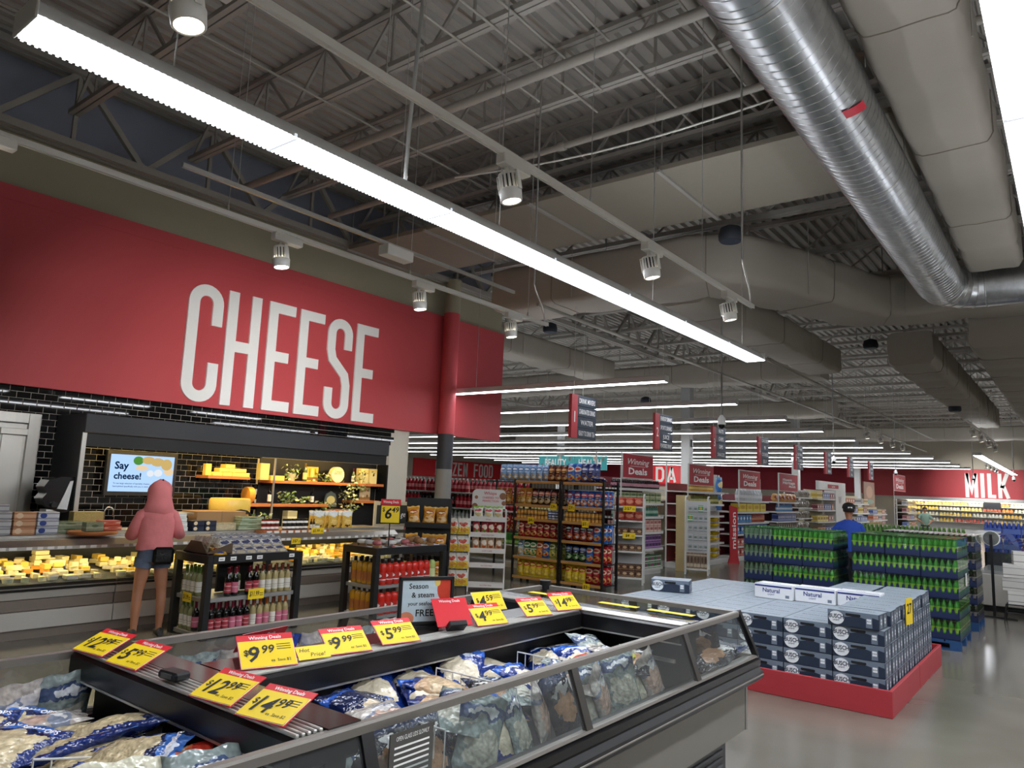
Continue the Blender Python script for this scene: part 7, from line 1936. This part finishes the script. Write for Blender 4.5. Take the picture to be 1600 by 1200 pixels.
FOIL = pk('bag', 'foil_snack', (.235, .12, .24), ('#8c8478', '#b8b0a4', '#5a4a3c'))
unit('endcap', 'tall rack of foil bags right of the fourth aisle end', EX - .1, 25.6, RZ, 1.6, .5, 1.95, (.3, .7, 1.1, 1.45, 1.8))
for i, z in enumerate((.3, .7, 1.1, 1.45, 1.8)): fillrow(FOIL, EX - .1, 25.6, RZ, 1.6, .12, z, 6, 'foil bag on the tall rack, tier %s' % ORD[i], 'foil bags on the tall rack', cat='bag')
# further shelving toward the milk wall
def mixed(label, y, W, H, seed, top=None, back=CREAM, group=None, x=EX):
    rnd = random.Random(seed)
    sh = [.13 + (H - .45) * i / 4 for i in range(5)]
    t = unit('endcap', label, x, y, RZ, W, .5, H, sh, back=back)
    pal = [('#c8c4ba', '#8c8478', '#5a4c44'), ('#b09a6c', '#d8c8a0', '#7c5a34'), ('#7c3c44', '#c89a94', '#e0d0c8'), ('#4a5a8c', '#a0accc', '#d8dce8'), ('#d0b04a', '#e8d890', '#8c6a24'), ('#8c8c90', '#c8c8cc', '#444450'), ('#a85a3c', '#d89a7c', '#e8dcd0')]
    for i, z in enumerate(sh):
        x0 = .04
        k = 0
        while x0 < W - .3:
            c = rnd.randrange(len(pal)); n = rnd.randint(2, 4); w_ = rnd.choice([.22, .28, .34])
            me = pk('box', MIXN[c], (w_, .22, .22), pal[c])
            M = Matrix.Translation((x, y, 0)) @ Matrix.Rotation(RZ, 4, 'Z')
            for q in range(n):
                if x0 + w_ > W - .02: break
                tag(inst(me.name.split('.')[0], me, None, M @ Vector((x0 + w_ / 2, .13, z + .001)), rz=RZ), 'carton on the %s, %s shelf up, %s from left' % (label.replace('shelving', 'shelves'), ORD[i], ORD[k]), 'box', group or 'cartons on the far shelving')
                x0 += w_ + .015; k += 1
            x0 += .05
    return t
t = mixed('white framed far shelving', 27.5, 2.4, 2.1, 51, group='cartons on the white framed far shelving')
mb = MB(SHW); mb.rbox(0, 3.9, -.02, .06, 2.1, 2.42, .006); mb.ob('header', t)
mb = MB(RED); mb.rbox(1.3, 2.8, -.03, -.02, 2.18, 2.32, .004); mb.m(TAGW); mb.text('Local Finds', (2.05, -.031, 2.215), X_, Z_, .07, bold=.01); mb.ob('header_print', t)
mb = MB(SHW); mb.rbox(2.4, 3.9, -.02, .4, 0, 2.1, .006); s_ = mb.ob('side_panel', t); mb = MB(GREYP); mb.text('W', (3.0, -.021, 1.6), X_, Z_, .3); mb.ob('emblem', t)
mixed('cream topped far shelving', 31.6, 4.0, 1.95, 52, group='cartons on the cream topped far shelving')
mixed('low far shelving under the brown picture', 36.4, 3.0, 1.5, 53, group='cartons on the low far shelving')
mixed('dark far shelving beside the milk cooler', 44.5, 3.2, 1.95, 54, back=DARKP, group='cartons on the dark far shelving')
brick('picture_sign', 'brown picture sign above the far shelving', 'sign', EX - .46, 37.8, 1.501, .06, 2.2, 1.15, printed('brown_picture', '#7c5a48', spots=[(.5, .6, .3, .25, '#a8806a'), (.5, .2, .4, .1, '#5a8c8c')], axis2='Y'))
# wire display frames
def white_stand(label, x, y, rz, W, fills):
    zs = [f[0] for f in fills]
    t = unit('wire_stand', label, x, y, rz, W, .42, 1.62, zs, back=None, legs=True, cat='display stand')
    mb = MB(mat('stand_mesh_white', '#cfd0d0', .5))
    mb.box(.01, W - .01, .385, .392, .1, 1.60)
    mb.ob('back_mesh', t)
    each('curved_top', t, SHW, [lambda b, xx=xx: b.tube([(xx, .02, 1.55), (xx, .03, 1.66), (xx, .12, 1.70), (xx, .40, 1.70)], .016, 8) for xx in (0.017, W - .017)])
    for (z, me, n, lb, st_, hh) in fills:
        if me: fillrow(me, x, y, rz, W, .16, z, n, lb, lb + 's', stack=st_, hh=hh)
    return t
rb = pk('bag', 'red_pouch', (.21, .12, .17), ('#b8483c', '#c8604c', '#d88a6c')); cb = pk('box', 'cocoa_box', (.13, .12, .12), ('#5c3a2c', '#8c6a4c', '#c8a880'))
white_stand('white display stand with red pouches in front of the first aisle end', -7.17, 12.55, R(24), .60, [(.13, cb, 4, 'cocoa box low on the white stand', 2, .122), (.62, cb, 4, 'cocoa box on the second tier of the white stand', 1, 0), (.93, cb, 4, 'cocoa box on the middle of the white stand', 1, 0), (1.2, rb, 3, 'red pouch on the lower tier of the white stand', 1, 0), (1.47, rb, 3, 'red pouch on the top tier of the white stand', 1, 0)])
shelf_price('yellow tag on the upper tier of the white stand', -6.88, 12.67, 1.37, 24, '2/$7', .24, .11)
shelf_price('yellow tag on the middle tier of the white stand', -6.88, 12.67, .86, 24, '$4', .24, .11)
white_stand('second white display stand with hanging cards by the tan post', -6.98, 15.4, R(18), .52, [(.13, pk('box', 'tan_tube', (.07, .07, .34), ('#8c7460', '#c8b8a0', '#5a4434')), 6, 'tan tube at the foot of the second white stand', 1, 0)])
cm = pk('box', 'card_grey', (.09, .01, .12), ('#a8acb0', '#d0d4d4', '#7c8c7c')); cg = pk('box', 'card_green', (.11, .01, .15), ('#4aa06a', '#d8e8d8', '#d8b040'))
M2 = Matrix.Translation((-6.98, 15.4, 0)) @ Matrix.Rotation(R(18), 4, 'Z')
for i in range(4):
    for j in range(5):
        k = (i, j) in ((2, 4), (0, 3))
        tag(inst('hanging_card', cg if k else cm, None, M2 @ Vector((.09 + .115 * i, .33, .52 + .21 * j)), rz=R(18)), 'hanging card on the second white stand, %s row up, %s from the left' % (ORD[j], ORD[i]), 'card', 'cards on the second white stand')
brick('column_guard', 'tan box guard round the foot of the white column', 'guard', -7.28, 15.98, 0, .27, .2, 1.72, mat('guard_tan', '#c4ae7c', .6, vary=.05))
brick('round_mark', 'small black ring mark on the white column', 'mark', -10.13, 22.85, 3.3, .01, .12, .25, mat('mark_grey', '#3a3a3a', .6))
# long gondolas behind the aisle ends: near side of the first one is in view behind the chip racks
for k, y in enumerate((12.9, 16.2, 19.4, 22.7, 26.0, 29.4)):
    t = thing('gondola', 'long white gondola shelving running back from the %s aisle end' % ORD[k], 'shelving', (-33, y, 0))
    mb = MB(CREAM); mb.box(0, 25.0, .50, .54, .1, 1.62); mb.ob('back_panel', t)
    for z in (.13, .50, .86, 1.22, 1.58):
        mb = MB(SHW); mb.box(0, 25.0, .06, .98, z - .03, z); mb.ob('shelf', t)
    mb = MB(SHW); mb.box(0, 25.0, .12, .92, 0, .1); mb.ob('plinth', t)
GS = [('bottle', 'cola', (.11, .11, .32), ('#1c1012', '#a82a30', '#c03038'), 'dark cola bottle'), ('bottle', 'red_soda', (.11, .11, .32), ('#a3202c', '#d87a7c', '#d8d8d8'), 'red soda bottle'), ('box', 'green_soda', (.3, .2, .3), ('#3c8a34', '#a0d070', '#2c5a24'), 'green soda carton'),
      ('bottle', 'clear_soda', (.11, .11, .32), ('#a8b0ac', '#d8dcd8', '#3c8a4c'), 'clear soda bottle'), ('box', 'blue_soda', (.3, .2, .28), ('#2a4aa8', '#7a94d8', '#d8dcf0'), 'blue soda carton'), ('bottle', 'lemon_soda', (.11, .11, .32), ('#c8c43a', '#e8e8b0', '#d8d8d8'), 'lemon soda bottle')]
rnd = random.Random(61)
gi = {}
for zi, z in enumerate((.50, .86, 1.22, 1.58)):
    x = -8.9 if zi < 3 else -9.6
    while x > -17.5:
        if zi == 3: c = rnd.choice([1, 1, 0])
        elif x > -9.4: c = 5 if zi != 0 else 4
        else: c = rnd.choice([0, 0, 1, 2, 3, 0])
        kd, key, sz, cols, nm = GS[c]
        me = pk(kd, key, sz, cols)
        n = rnd.randint(5, 9) if kd == 'bottle' else 3
        for q in range(n):
            gi[(nm, zi)] = gi.get((nm, zi), 0) + 1
            tag(inst(me.name.split('.')[0], me, None, (x, 12.98 + .08, z + .001)), '%s on the %s shelf of the first gondola, %s from right' % (nm, ORD[zi + 1], ORD[gi[(nm, zi)] - 1]), 'bottle' if kd == 'bottle' else 'box', 'sodas on the first gondola')
            x -= sz[0] + .012
        x -= .04
# near sides of the next gondolas: goods close to the aisle ends
for k, y in enumerate((16.2, 19.4, 22.7, 26.0)):
    for zi, z in enumerate((.13, .50, .86, 1.22)):
        for q in range(7):
            c = (k * 3 + zi * 2 + q // 2) % 7
            pal = [('#c8c4ba', '#8c8478', '#5a4c44'), ('#b09a6c', '#d8c8a0', '#7c5a34'), ('#7c3c44', '#c89a94', '#e0d0c8'), ('#4a5a8c', '#a0accc', '#d8dce8'), ('#d0b04a', '#e8d890', '#8c6a24'), ('#8c8c90', '#c8c8cc', '#444450'), ('#a85a3c', '#d89a7c', '#e8dcd0')]
            tag(inst(MIXN[c] + '_carton', pk('box', MIXN[c], (.28, .22, .22), pal[c]), None, (-8.3 - .31 * q, y + .2, z + .001)), 'carton on the gondola behind the %s aisle end, %s shelf, %s back' % (ORD[k + 1], ORD[zi], ORD[q]), 'box', 'cartons on the gondola sides')
# shelf goods left of the column
# ------------------------------------------------------------------ milk cooler on the far wall
mc = thing('milk_cooler', 'long lit multideck milk cooler under the MILK band', 'cooler', (-9.5, YF - 1.1, 0))
CW = 9.0
mb = MB(WHITE); mb.box(0, CW, .95, 1.0, 0, 2.1); mb.ob('back_liner', mc)
mb = MB(WHITE); mb.rbox(0, CW, 0, 1.0, 1.98, 2.2, .02); mb.ob('canopy', mc)
mb = MB(glow('cooler_led', '#fff1c8', 12.0)); mb.box(.1, CW - .1, .06, .16, 1.95, 1.975); mb.ob('lamp', mc)
mb = MB(WHITE); mb.box(0, CW, .0, 1.0, 0, .3); mb.ob('base', mc)
for z in (.3, .72, 1.08, 1.42, 1.72):
    mb = MB(WHITE); mb.box(0, CW, .25, .95, z - .03, z); mb.ob('shelf', mc)
MKC = [('#e8c24a', '#f0dc90', '#d89a2c'), ('#e8e4d8', '#c8d4e0', '#c84a3c'), ('#d8742c', '#f0c080', '#e8e0d0'), ('#f0e0a0', '#e8c86c', '#e0d8c0'), ('#c83c30', '#e8a89c', '#f0e8e0'), ('#e8b84a', '#f4e0a8', '#d8d4c8')]
rnd = random.Random(71)
for zi, z in enumerate((.72, 1.08, 1.42, 1.72)):
    x = .2; k = 0
    while x < CW - .3:
        c = rnd.randrange(6); n = rnd.randint(3, 6)
        me = pk('bottle', ('juice', 'milk', 'orange_juice', 'buttermilk', 'red_juice', 'creamer')[c], (.17, .17, .215), MKC[c])
        for q in range(n):
            tag(inst(me.name.split('.')[0], me, None, (-9.5 + x, YF - 1.1 + .36, z + .001)), 'drink bottle in the far milk cooler, %s shelf, %s from left' % (ORD[zi], ORD[min(k, 80)]), 'bottle', 'bottles in the milk cooler'); x += .185; k += 1
        x += .05
for (x, z) in ((-4.2, 1.3), (-1.2, 1.5)): brick('notice_board', 'grey notice card on the milk cooler, %s' % nth('mcard'), 'card', x, YF - 1.07, 1.579, .9, .04, .4, GREYP)
# ------------------------------------------------------------------ beer stack inside the red skirt
SKR = mat('skirt_red_board', '#a83038', .55, vary=.08, vscale=3)
PALW = mat('pallet_wood', '#a98a5e', .8, vary=.2, vscale=6); PALB = mat('pallet_blue', '#1a4778', .7, vary=.2, vscale=6)
def pallet(label, x, y, z, W, D, m, rz=0.0):
    t = thing('pallet', label, 'pallet', (x, y, z), rz)
    for i in range(7):
        mb = MB(m if m is PALB or i else PALW); a = W * i / 7; mb.box(a + .008, a + W / 7 - .008, 0, D, .10, .12); mb.ob('deck_board', t)
    for i in range(3):
        mb = MB(m); yy = (D - .1) * i / 2; mb.box(0, W, yy, yy + .1, .085, .10); mb.ob('stringer_board', t)
        for j in range(3):
            mb = MB(m); xx = (W - .12) * j / 2; mb.box(xx, xx + .12, yy, yy + .1, .02, .085); mb.ob('block', t)
        mb = MB(m); mb.box(0, W, yy, yy + .1, 0, .02); mb.ob('bottom_board', t)
    return t
BX1, BYF = -1.36, 6.98          # right face, front face of the cartons
bw, bd, bh, z0 = .42, .268, .131, .15
sk = thing('display_skirt', 'low red board skirt round the beer carton stack', 'skirt', (0, 0, 0))
sx0, sx1, sy0, sy1 = -4.02, -1.30, 6.90, 9.56
for (a, b, c, d_) in ((sx0, -2.62, sy0, sy0 + .03), (-2.61, sx1, sy0, sy0 + .03), (sx1 - .03, sx1, sy0 + .03, 8.2), (sx1 - .03, sx1, 8.21, sy1), (sx0, sx1, sy1, sy1 + .03), (sx0, sx0 + .03, sy0 + .03, sy1)):
    mb = MB(SKR); mb.rbox(a, b, c, d_, 0, .215, .004); mb.ob('board', sk)
pallet('wooden pallet under the beer cartons, right', -2.6, 7.0, 0, 1.2, 2.4, PALW)
pallet('wooden pallet under the beer cartons, left', -3.95, 7.0, 0, 1.2, 2.4, PALW)
BNAV = mat('beer_navy', '#263246', .4); BSIL = mat('beer_silver_blue', '#6e7b8b', .35); BICE = mat('beer_glare_top', '#95a1ac', .4, vary=.15, vscale=14); BWHT = mat('beer_white', '#e6ebf0', .4); BBLK = mat('beer_handle', '#0e1014', .6)
def busch_mesh():
    mb = MB(BNAV); mb.rbox(-bw / 2 + .002, bw / 2 - .002, .002, bd - .002, 0, bh - .002, .004)
    e = -.0
    # top print on a pale ground that holds the glare in its colour
    mb.m(BICE); mb.box(-bw / 2 + .004, bw / 2 - .004, .004, bd - .004, bh - .003, bh - .0012)
    mb.m(BNAV); mb.text('BUSCH LIGHT', (0, .11, bh - .001), X_, Y_, .045, wmax=.3, bold=.015, lift=.0004)
    for sgn, yy in ((-1, .002),):
        # front: pale mountain sky, logo disc, handle, can
        mb.m(BSIL); mb.prism([(-.205, .128), (.205, .128), (.205, .088), (.15, .10), (.10, .082), (.03, .098), (-.06, .078), (-.13, .096), (-.205, .08)], (0, yy - .0008, 0), X_, Z_, (0, .0006, 0))
        mb.m(BWHT); mb.add([(-.135 + .064 * math.cos(2 * PI * j / 20), yy - .0014, .064 + .056 * math.sin(2 * PI * j / 20)) for j in range(20)], [tuple(range(20))], False)
        mb.m(BNAV); mb.text('BUSCH', (-.135, yy - .0016, .060), X_, Z_, .034, wmax=.122, bold=.03, lift=.0003); mb.text('LIGHT', (-.135, yy - .0016, .038), X_, Z_, .014, bold=.02, lift=.0003)
        mb.m(BBLK); mb.prism([(-.05, .09), (.055, .09), (.065, .10), (.06, .112), (-.055, .112), (-.06, .10)], (0, yy - .0014, 0), X_, Z_, (0, .0004, 0))
        mb.m(BSIL); mb.box(.105, .155, yy - .0016, yy, .012, .118); mb.m(BWHT); mb.box(.112, .148, yy - .002, yy, .045, .085); mb.m(BNAV); mb.text('BUSCH', (.13, yy - .0021, .06), X_, Z_, .010, wmax=.032, bold=.02, lift=.0003)
    # end (+X): two cans
    for c in (.07, .19):
        mb.m(BSIL); mb.box(bw / 2 - .003, bw / 2 - .0005, c - .035, c + .035, .012, .118); mb.m(BWHT); mb.add([(bw / 2 - .0002, c + .024 * math.cos(2 * PI * j / 14), .065 + .026 * math.sin(2 * PI * j / 14)) for j in range(14)], [tuple(range(14))], False)
        mb.m(BNAV); mb.text('BUSCH', (bw / 2, c, .06), Y_, Z_, .011, wmax=.042, bold=.02, lift=.0003)
    return mb.mesh('beer_carton')
bme = busch_mesh()
rnd = random.Random(3)
def beer(i, j, k, extra=0.0):
    x = BX1 - bw / 2 - bw * i; y = BYF + bd * j; z = z0 + bh * k
    tag(inst('beer_carton', bme, None, (x + rnd.uniform(-.0015, .0015), y, z), rz=rnd.uniform(-.001, .001) + extra), 'navy beer carton, %s layer up, %s column from right, %s row back' % (ORD[k], ORD[i], ORD[j]), 'carton', 'stacked navy beer cartons')
NX, NY = 6, 9
for k in range(4):
    for i in range(NX):
        for j in range(NY):
            beer(i, j, k)
for j in range(NY):
    x = BX1 - bw / 2
    tag(inst('beer_carton', bme, None, (x - .01 + .012 * (j % 2) - (.02 if j == 0 else 0), BYF - (.03 if j == 0 else 0) + bd * j, z0 + bh * 4 + .001), rz=R(-3 if j == 0 else 0)), 'navy beer carton on the raised right edge, %s from the front' % ORD[j], 'carton', 'stacked navy beer cartons')
for j in range(5, 9):
    tag(inst('beer_carton', bme, None, (BX1 - bw * 1.5 - .03, BYF + bd * j, z0 + bh * 4 + .001), rz=0), 'navy beer carton in the second raised column, %s from the front' % ORD[j - 5], 'carton', 'stacked navy beer cartons')
tag(inst('beer_carton', bme, None, (-3.62, 7.62, z0 + bh * 4 + .001), rz=R(18)), 'single navy beer carton lying alone on the stack', 'carton')
def natural_mesh():
    W, D, Hh = .40, .26, .15
    NW = mat('natural_white', '#e9ebef', .4); NB_ = mat('natural_navy', '#23307c', .4)
    mb = MB(NW); mb.rbox(-W / 2, W / 2, 0, D, 0, Hh, .004)
    mb.m(NB_); mb.box(-W / 2 + .004, W / 2 - .004, -.001, .003, Hh - .03, Hh - .012); mb.box(-W / 2 + .004, W / 2 - .004, .004, .03, Hh - .001, Hh + .001)
    mb.text('Natural', (-.02, -.001, .065), X_, Z_, .042, wmax=.2, bold=.02, lift=.0005); mb.text('LIGHT', (-.02, -.001, .035), X_, Z_, .018, bold=.01, lift=.0005)
    mb.m(BSIL); mb.box(.13, .17, -.001, .003, .02, .05); mb.m(BBLK); mb.text('BEER', (0, .12, Hh), X_, Y_, .03, lift=.0005)
    return mb.mesh('beer_carton')
nme = natural_mesh()
for i in range(3): tag(inst('beer_carton', nme, None, (-2.66 + .41 * i, 8.12 + .06 * i, z0 + bh * 4 + .001), rz=R(1 * (i - 1))), 'white beer carton with navy stripe on the navy stack, %s from the left' % ORD[i], 'carton', 'white beer cartons')
t = thing('price_tag', 'tall yellow price card on the right side of the beer stack', 'price tag', (BX1 + .03, 7.95, .62), R(82)); mb = MB(YELLOW); mb.box(-.09, .09, 0, .003, 0, .24); mb.ob('card', t); mb = MB(INK); mb.text('27', (0, 0, .10), X_, Z_, .09, bold=.02); mb.ob('lettering', t)
# ------------------------------------------------------------------ green soda pallets
SG_ = mat('soda_green', '#4cb038', .12, vary=.15, vscale=20); SLB = mat('soda_label_lime', '#b6ea58', .3, vary=.2, vscale=40); SCP = mat('soda_cap_green', '#256b30', .35); TRB = mat('tray_blue_plastic', '#16264e', .45); SDK = mat('soda_dark', '#2a1416', .12); SLD = mat('soda_label_pale', '#b8a8b8', .3); SCW = mat('soda_cap_white', '#e6e2e2', .35)
def soda(body, lab, cap):
    mb = MB(body); r = .0315
    mb.lathe([(r * .8, 0), (r, .012), (r, .07), (r * .9, .10), (r, .13), (r * .95, .155), (r * .5, .195), (r * .42, .208)], 10); mb.m(lab); mb.lathe([(r * 1.02, .075), (r * .94, .10), (r * 1.02, .132)], 10, caps=False); mb.m(cap); mb.lathe([(r * .46, .208), (r * .46, .228)], 10); return mb.mesh('soda_bottle')
sod = soda(SG_, SLB, SCP); sodd = soda(SDK, SLD, SCW); sodc = soda(mat('soda_pale_green', '#7d9a86', .12), mat('soda_label_silver', '#9fb0a4', .3), SCP)
CWd, CDp, CHt = .402, .266, .242
def tray_mesh():
    mb = MB(TRB); W, D = CWd - .006, CDp - .006
    mb.box(-W / 2, W / 2, 0, D, 0, .012)
    # scalloped walls: solid band with pockets cut between the bottles
    def wall(o, u, L, n):
        s_ = L / n; poly = [(0, 0), (L, 0)]
        up = [(0, .135)]
        for q in range(n):
            a = q * s_
            up += [(a + s_ * .18, .125), (a + s_ * .30, .075), (a + s_ * .70, .075), (a + s_ * .82, .125)]
        up += [(L, .135)]
        d = Vector(u).cross(Z_) * -.006
        mb.prism(poly + up[::-1], o, u, Z_, d)
    wall((-W / 2, 0, 0), X_, W, 6); wall((W / 2, 0, 0), Y_, D, 4); wall((W / 2, D, 0), -X_, W, 6); wall((-W / 2, D, 0), -Y_, D, 4)
    mb.box(-W / 2 + .05, W / 2 - .05, .06, D - .06, .012, .14)
    return mb.mesh('tray')
trm = tray_mesh()
fb_ = MB(pane('shrink_film', '#f4faf0', .02, .03, '#9fc79a')); fb_.box(-CWd / 2 + .001, CWd / 2 - .001, .001, CDp - .001, .09, .2375); flm = fb_.mesh('shrink_film')
def soda_case(x, y, z, me, label, front, right, top, group, rz=0.0):
    t = thing('soda_case', label, 'drink case', (x, y, z), rz, group)
    inst('tray', trm, t); inst('shrink_film', flm, t)
    for i in range(6):
        for j in range(4):
            if (front and j == 0) or (right and i == 5) or top: inst('soda_bottle', me, t, (-CWd / 2 + CWd * (i + .5) / 6, .006 + (CDp - .012) * (j + .5) / 4, .013))
def soda_pallet(name, x0, y0, nx, ny, nl, me, palm, right, me2=None, colour='green'):
    pallet('blue pallet under the %s' % name, x0, y0, 0, nx * CWd, ny * CDp, palm)
    for k in range(nl):
        for i in range(nx):
            for j in range(ny):
                top = k == nl - 1
                if True:
                    m_ = me2 if (me2 and i == 0) else me
                    soda_case(x0 + CWd * (i + .5) + random.uniform(-.0006, .0006), y0 + CDp * j, .121 + CHt * k, m_, '%s soda case, %s, %s layer up, %s column, %s row' % (colour, name, ORD[k], ORD[i], ORD[j]), j == 0, right and i == nx - 1, top, 'soda cases on the %s' % name)
soda_pallet('right green soda stack', -2.43, 10.58, 3, 4, 5, sod, PALB, True)
soda_pallet('left green soda stack', -3.83, 10.45, 3, 3, 5, sod, PALB, True, sodc)
soda_pallet('rear dark soda stack', -2.42, 12.45, 3, 3, 5, sodd, PALB, True, colour='dark')
mb = MB(TAGW); mb.box(0, .003, 0, .12, 0, .16); tag(mb.ob('paper_sign', None, (-1.215, 11.2, .72)), 'white paper sheet on the right green soda stack', 'paper')
# red-capped sodas on the end and taller packs behind
def wrap_pack(label, key, cols, x, y, z, n, group, step=.31):
    me = pk('wrap', key, (.30, .2, .30), cols)
    for i in range(n): tag(inst('drink_multipack', me, None, (x + step * i, y, z)), '%s, %s from the left' % (label, ORD[i]), 'multipack', group)
t = thing('low_bunker', 'low black bunker carrying green and blue drink packs', 'bunker', (-3.75, 15.8, 0)); mb = MB(BLACK); mb.rbox(0, 2.2, 0, .9, 0, 1.02, .01); mb.ob('body', t)
mb = MB(TAGW); mb.box(.0, 2.2, -.01, 0, .95, 1.0); mb.ob('edge', t)
wrap_pack('green drink multipack on the black bunker', 'green_water_pack', ('#5a8a3a', '#7da04c', '#8cae5c'), -3.4, 16.0, 1.021, 6, 'green multipacks behind the soda')
t = thing('low_bunker', 'black bunker under the blue water packs', 'bunker', (-1.55, 17.4, 0)); mb = MB(BLACK); mb.rbox(0, 2.4, 0, .9, 0, .86, .01); mb.ob('body', t)
for k in range(2): wrap_pack('blue water multipack, %s layer on its bunker' % ('lower', 'upper')[k], 'blue_water_pack', ('#3a5ac8', '#6a86dc', '#d8dcf0'), -1.4, 17.6, .861 + .30 * k, 6 if k == 0 else 4, 'blue water multipacks')
# curved glass case
gc = thing('glass_case', 'glass fronted service case beyond the mirror pole', 'display case', (-1.6, 15.0, 0))
mb = MB(CASEL); mb.rbox(.1, .9, 0, 2.3, .1, .62, .01); mb.ob('body', gc)
mb = MB(FBLK); mb.box(.16, .84, .04, 2.26, 0, .1); mb.ob('kick_plate', gc)
mb = MB(ALU); mb.box(.88, .92, 0, 2.3, .62, .68); mb.box(.88, .91, 0, 2.3, .45, .48); mb.ob('bumper_rail', gc)
mb = MB(pane('case_curved_glass', '#eef4f4', .10, .05)); prof = [(.90, .68), (.86, .9), (.74, 1.1), (.5, 1.24), (.3, 1.26)]
vs = [(x, y, z) for y in (.02, 2.28) for x, z in prof]; mb.add(vs, [(i, i + 1, 5 + i + 1, 5 + i) for i in range(4)], True); mb.ob('curved_glass', gc)
mb = MB(WHITE); mb.rbox(.0, .35, 0, 2.3, 1.22, 1.28, .006); mb.ob('top', gc)
mb = MB(pane('case_curved_glass', '#eef4f4', .10, .05)); mb.add([(x, .01, z) for x, z in prof] + [(.3, .01, .68)], [(0, 1, 2, 3, 4, 5)], False); mb.ob('end_glass', gc)
# round mirror on a pole
mr = thing('pole_mirror', 'round convex mirror on a black pole with a flat base', 'mirror', (-1.17, 14.26, 0))
mb = MB(BLACK); mb.box(-.22, .3, -.05, .05, 0, .02); mb.ob('base', mr)
mb = MB(BLACK); mb.box(-.02, .02, -.012, .012, .02, 1.30); mb.ob('pole', mr)
mb = MB(WHITE); mb.cyl((0, .02, 1.24), (0, .035, 1.24), .125, 24); mb.m(mat('mirror_face', '#c4c8c8', .12, .8)); mb.cyl((0, .005, 1.24), (0, .02, 1.24), .11, 24); mb.ob('disc', mr)
# white boxes on a wire stool
ws = thing('wire_stool', 'low black wire stool under the white boxes', 'stool', (-0.78, 14.0, 0))
mb = MB(BLACK)
for (x, y) in ((-.2, -.16), (.2, -.16), (-.2, .16), (.2, .16)): mb.tube([(x * 1.15, y * 1.15, .0), (x, y, .27)], .009, 6)
for z in (.27, .15): mb.tube([(-.2, -.16, z), (.2, -.16, z), (.2, .16, z), (-.2, .16, z), (-.2, -.16, z)], .008, 6)
for i in range(5): mb.tube([(-.2 + .1 * i, -.16, .27), (-.2 + .1 * i, .16, .27)], .006, 6)
mb.ob('frame', ws)
WB = printed('white_shipping_box', '#d9d7d2', bands=[(.2, .26, '#8c8884'), (.72, .76, '#8c8884')], rough=.6)
for i, (dx, s_) in enumerate(((.02, .40), (-.02, .42), (0, .46), (.04, .28))):
    brick('shipping_box', 'white shipping box on the wire stool, %s from the bottom' % ORD[i], 'box', -.78 + dx, 14.0, .279 + .20 * i if i < 3 else .279 + .60, s_, .32 if i < 3 else .22, .195 if i < 3 else .20, WB, rz=R((2, -3, 4, 10)[i]))
t = thing('low_bunker', 'black cart behind the white boxes', 'bunker', (-.62, 14.6, 0)); mb = MB(BLACK); mb.rbox(0, 1.2, 0, .6, .1, 1.0, .01); mb.ob('body', t); mb = MB(GREYP)
for x in (.1, 1.1): mb.cyl((x, .1, 0.05), (x, .14, .05), .05, 12)
mb.ob('wheel', t)
for i in range(3):
    tag(inst('drink_multipack', pk('wrap', 'blue_water_pack', (.30, .2, .30), ('#3a5ac8', '#6a86dc', '#d8dcf0')), None, (-.4 + .33 * i, 14.9, 1.001)), 'blue water multipack on the black cart, %s from the left' % ORD[i], 'multipack', 'blue water multipacks')
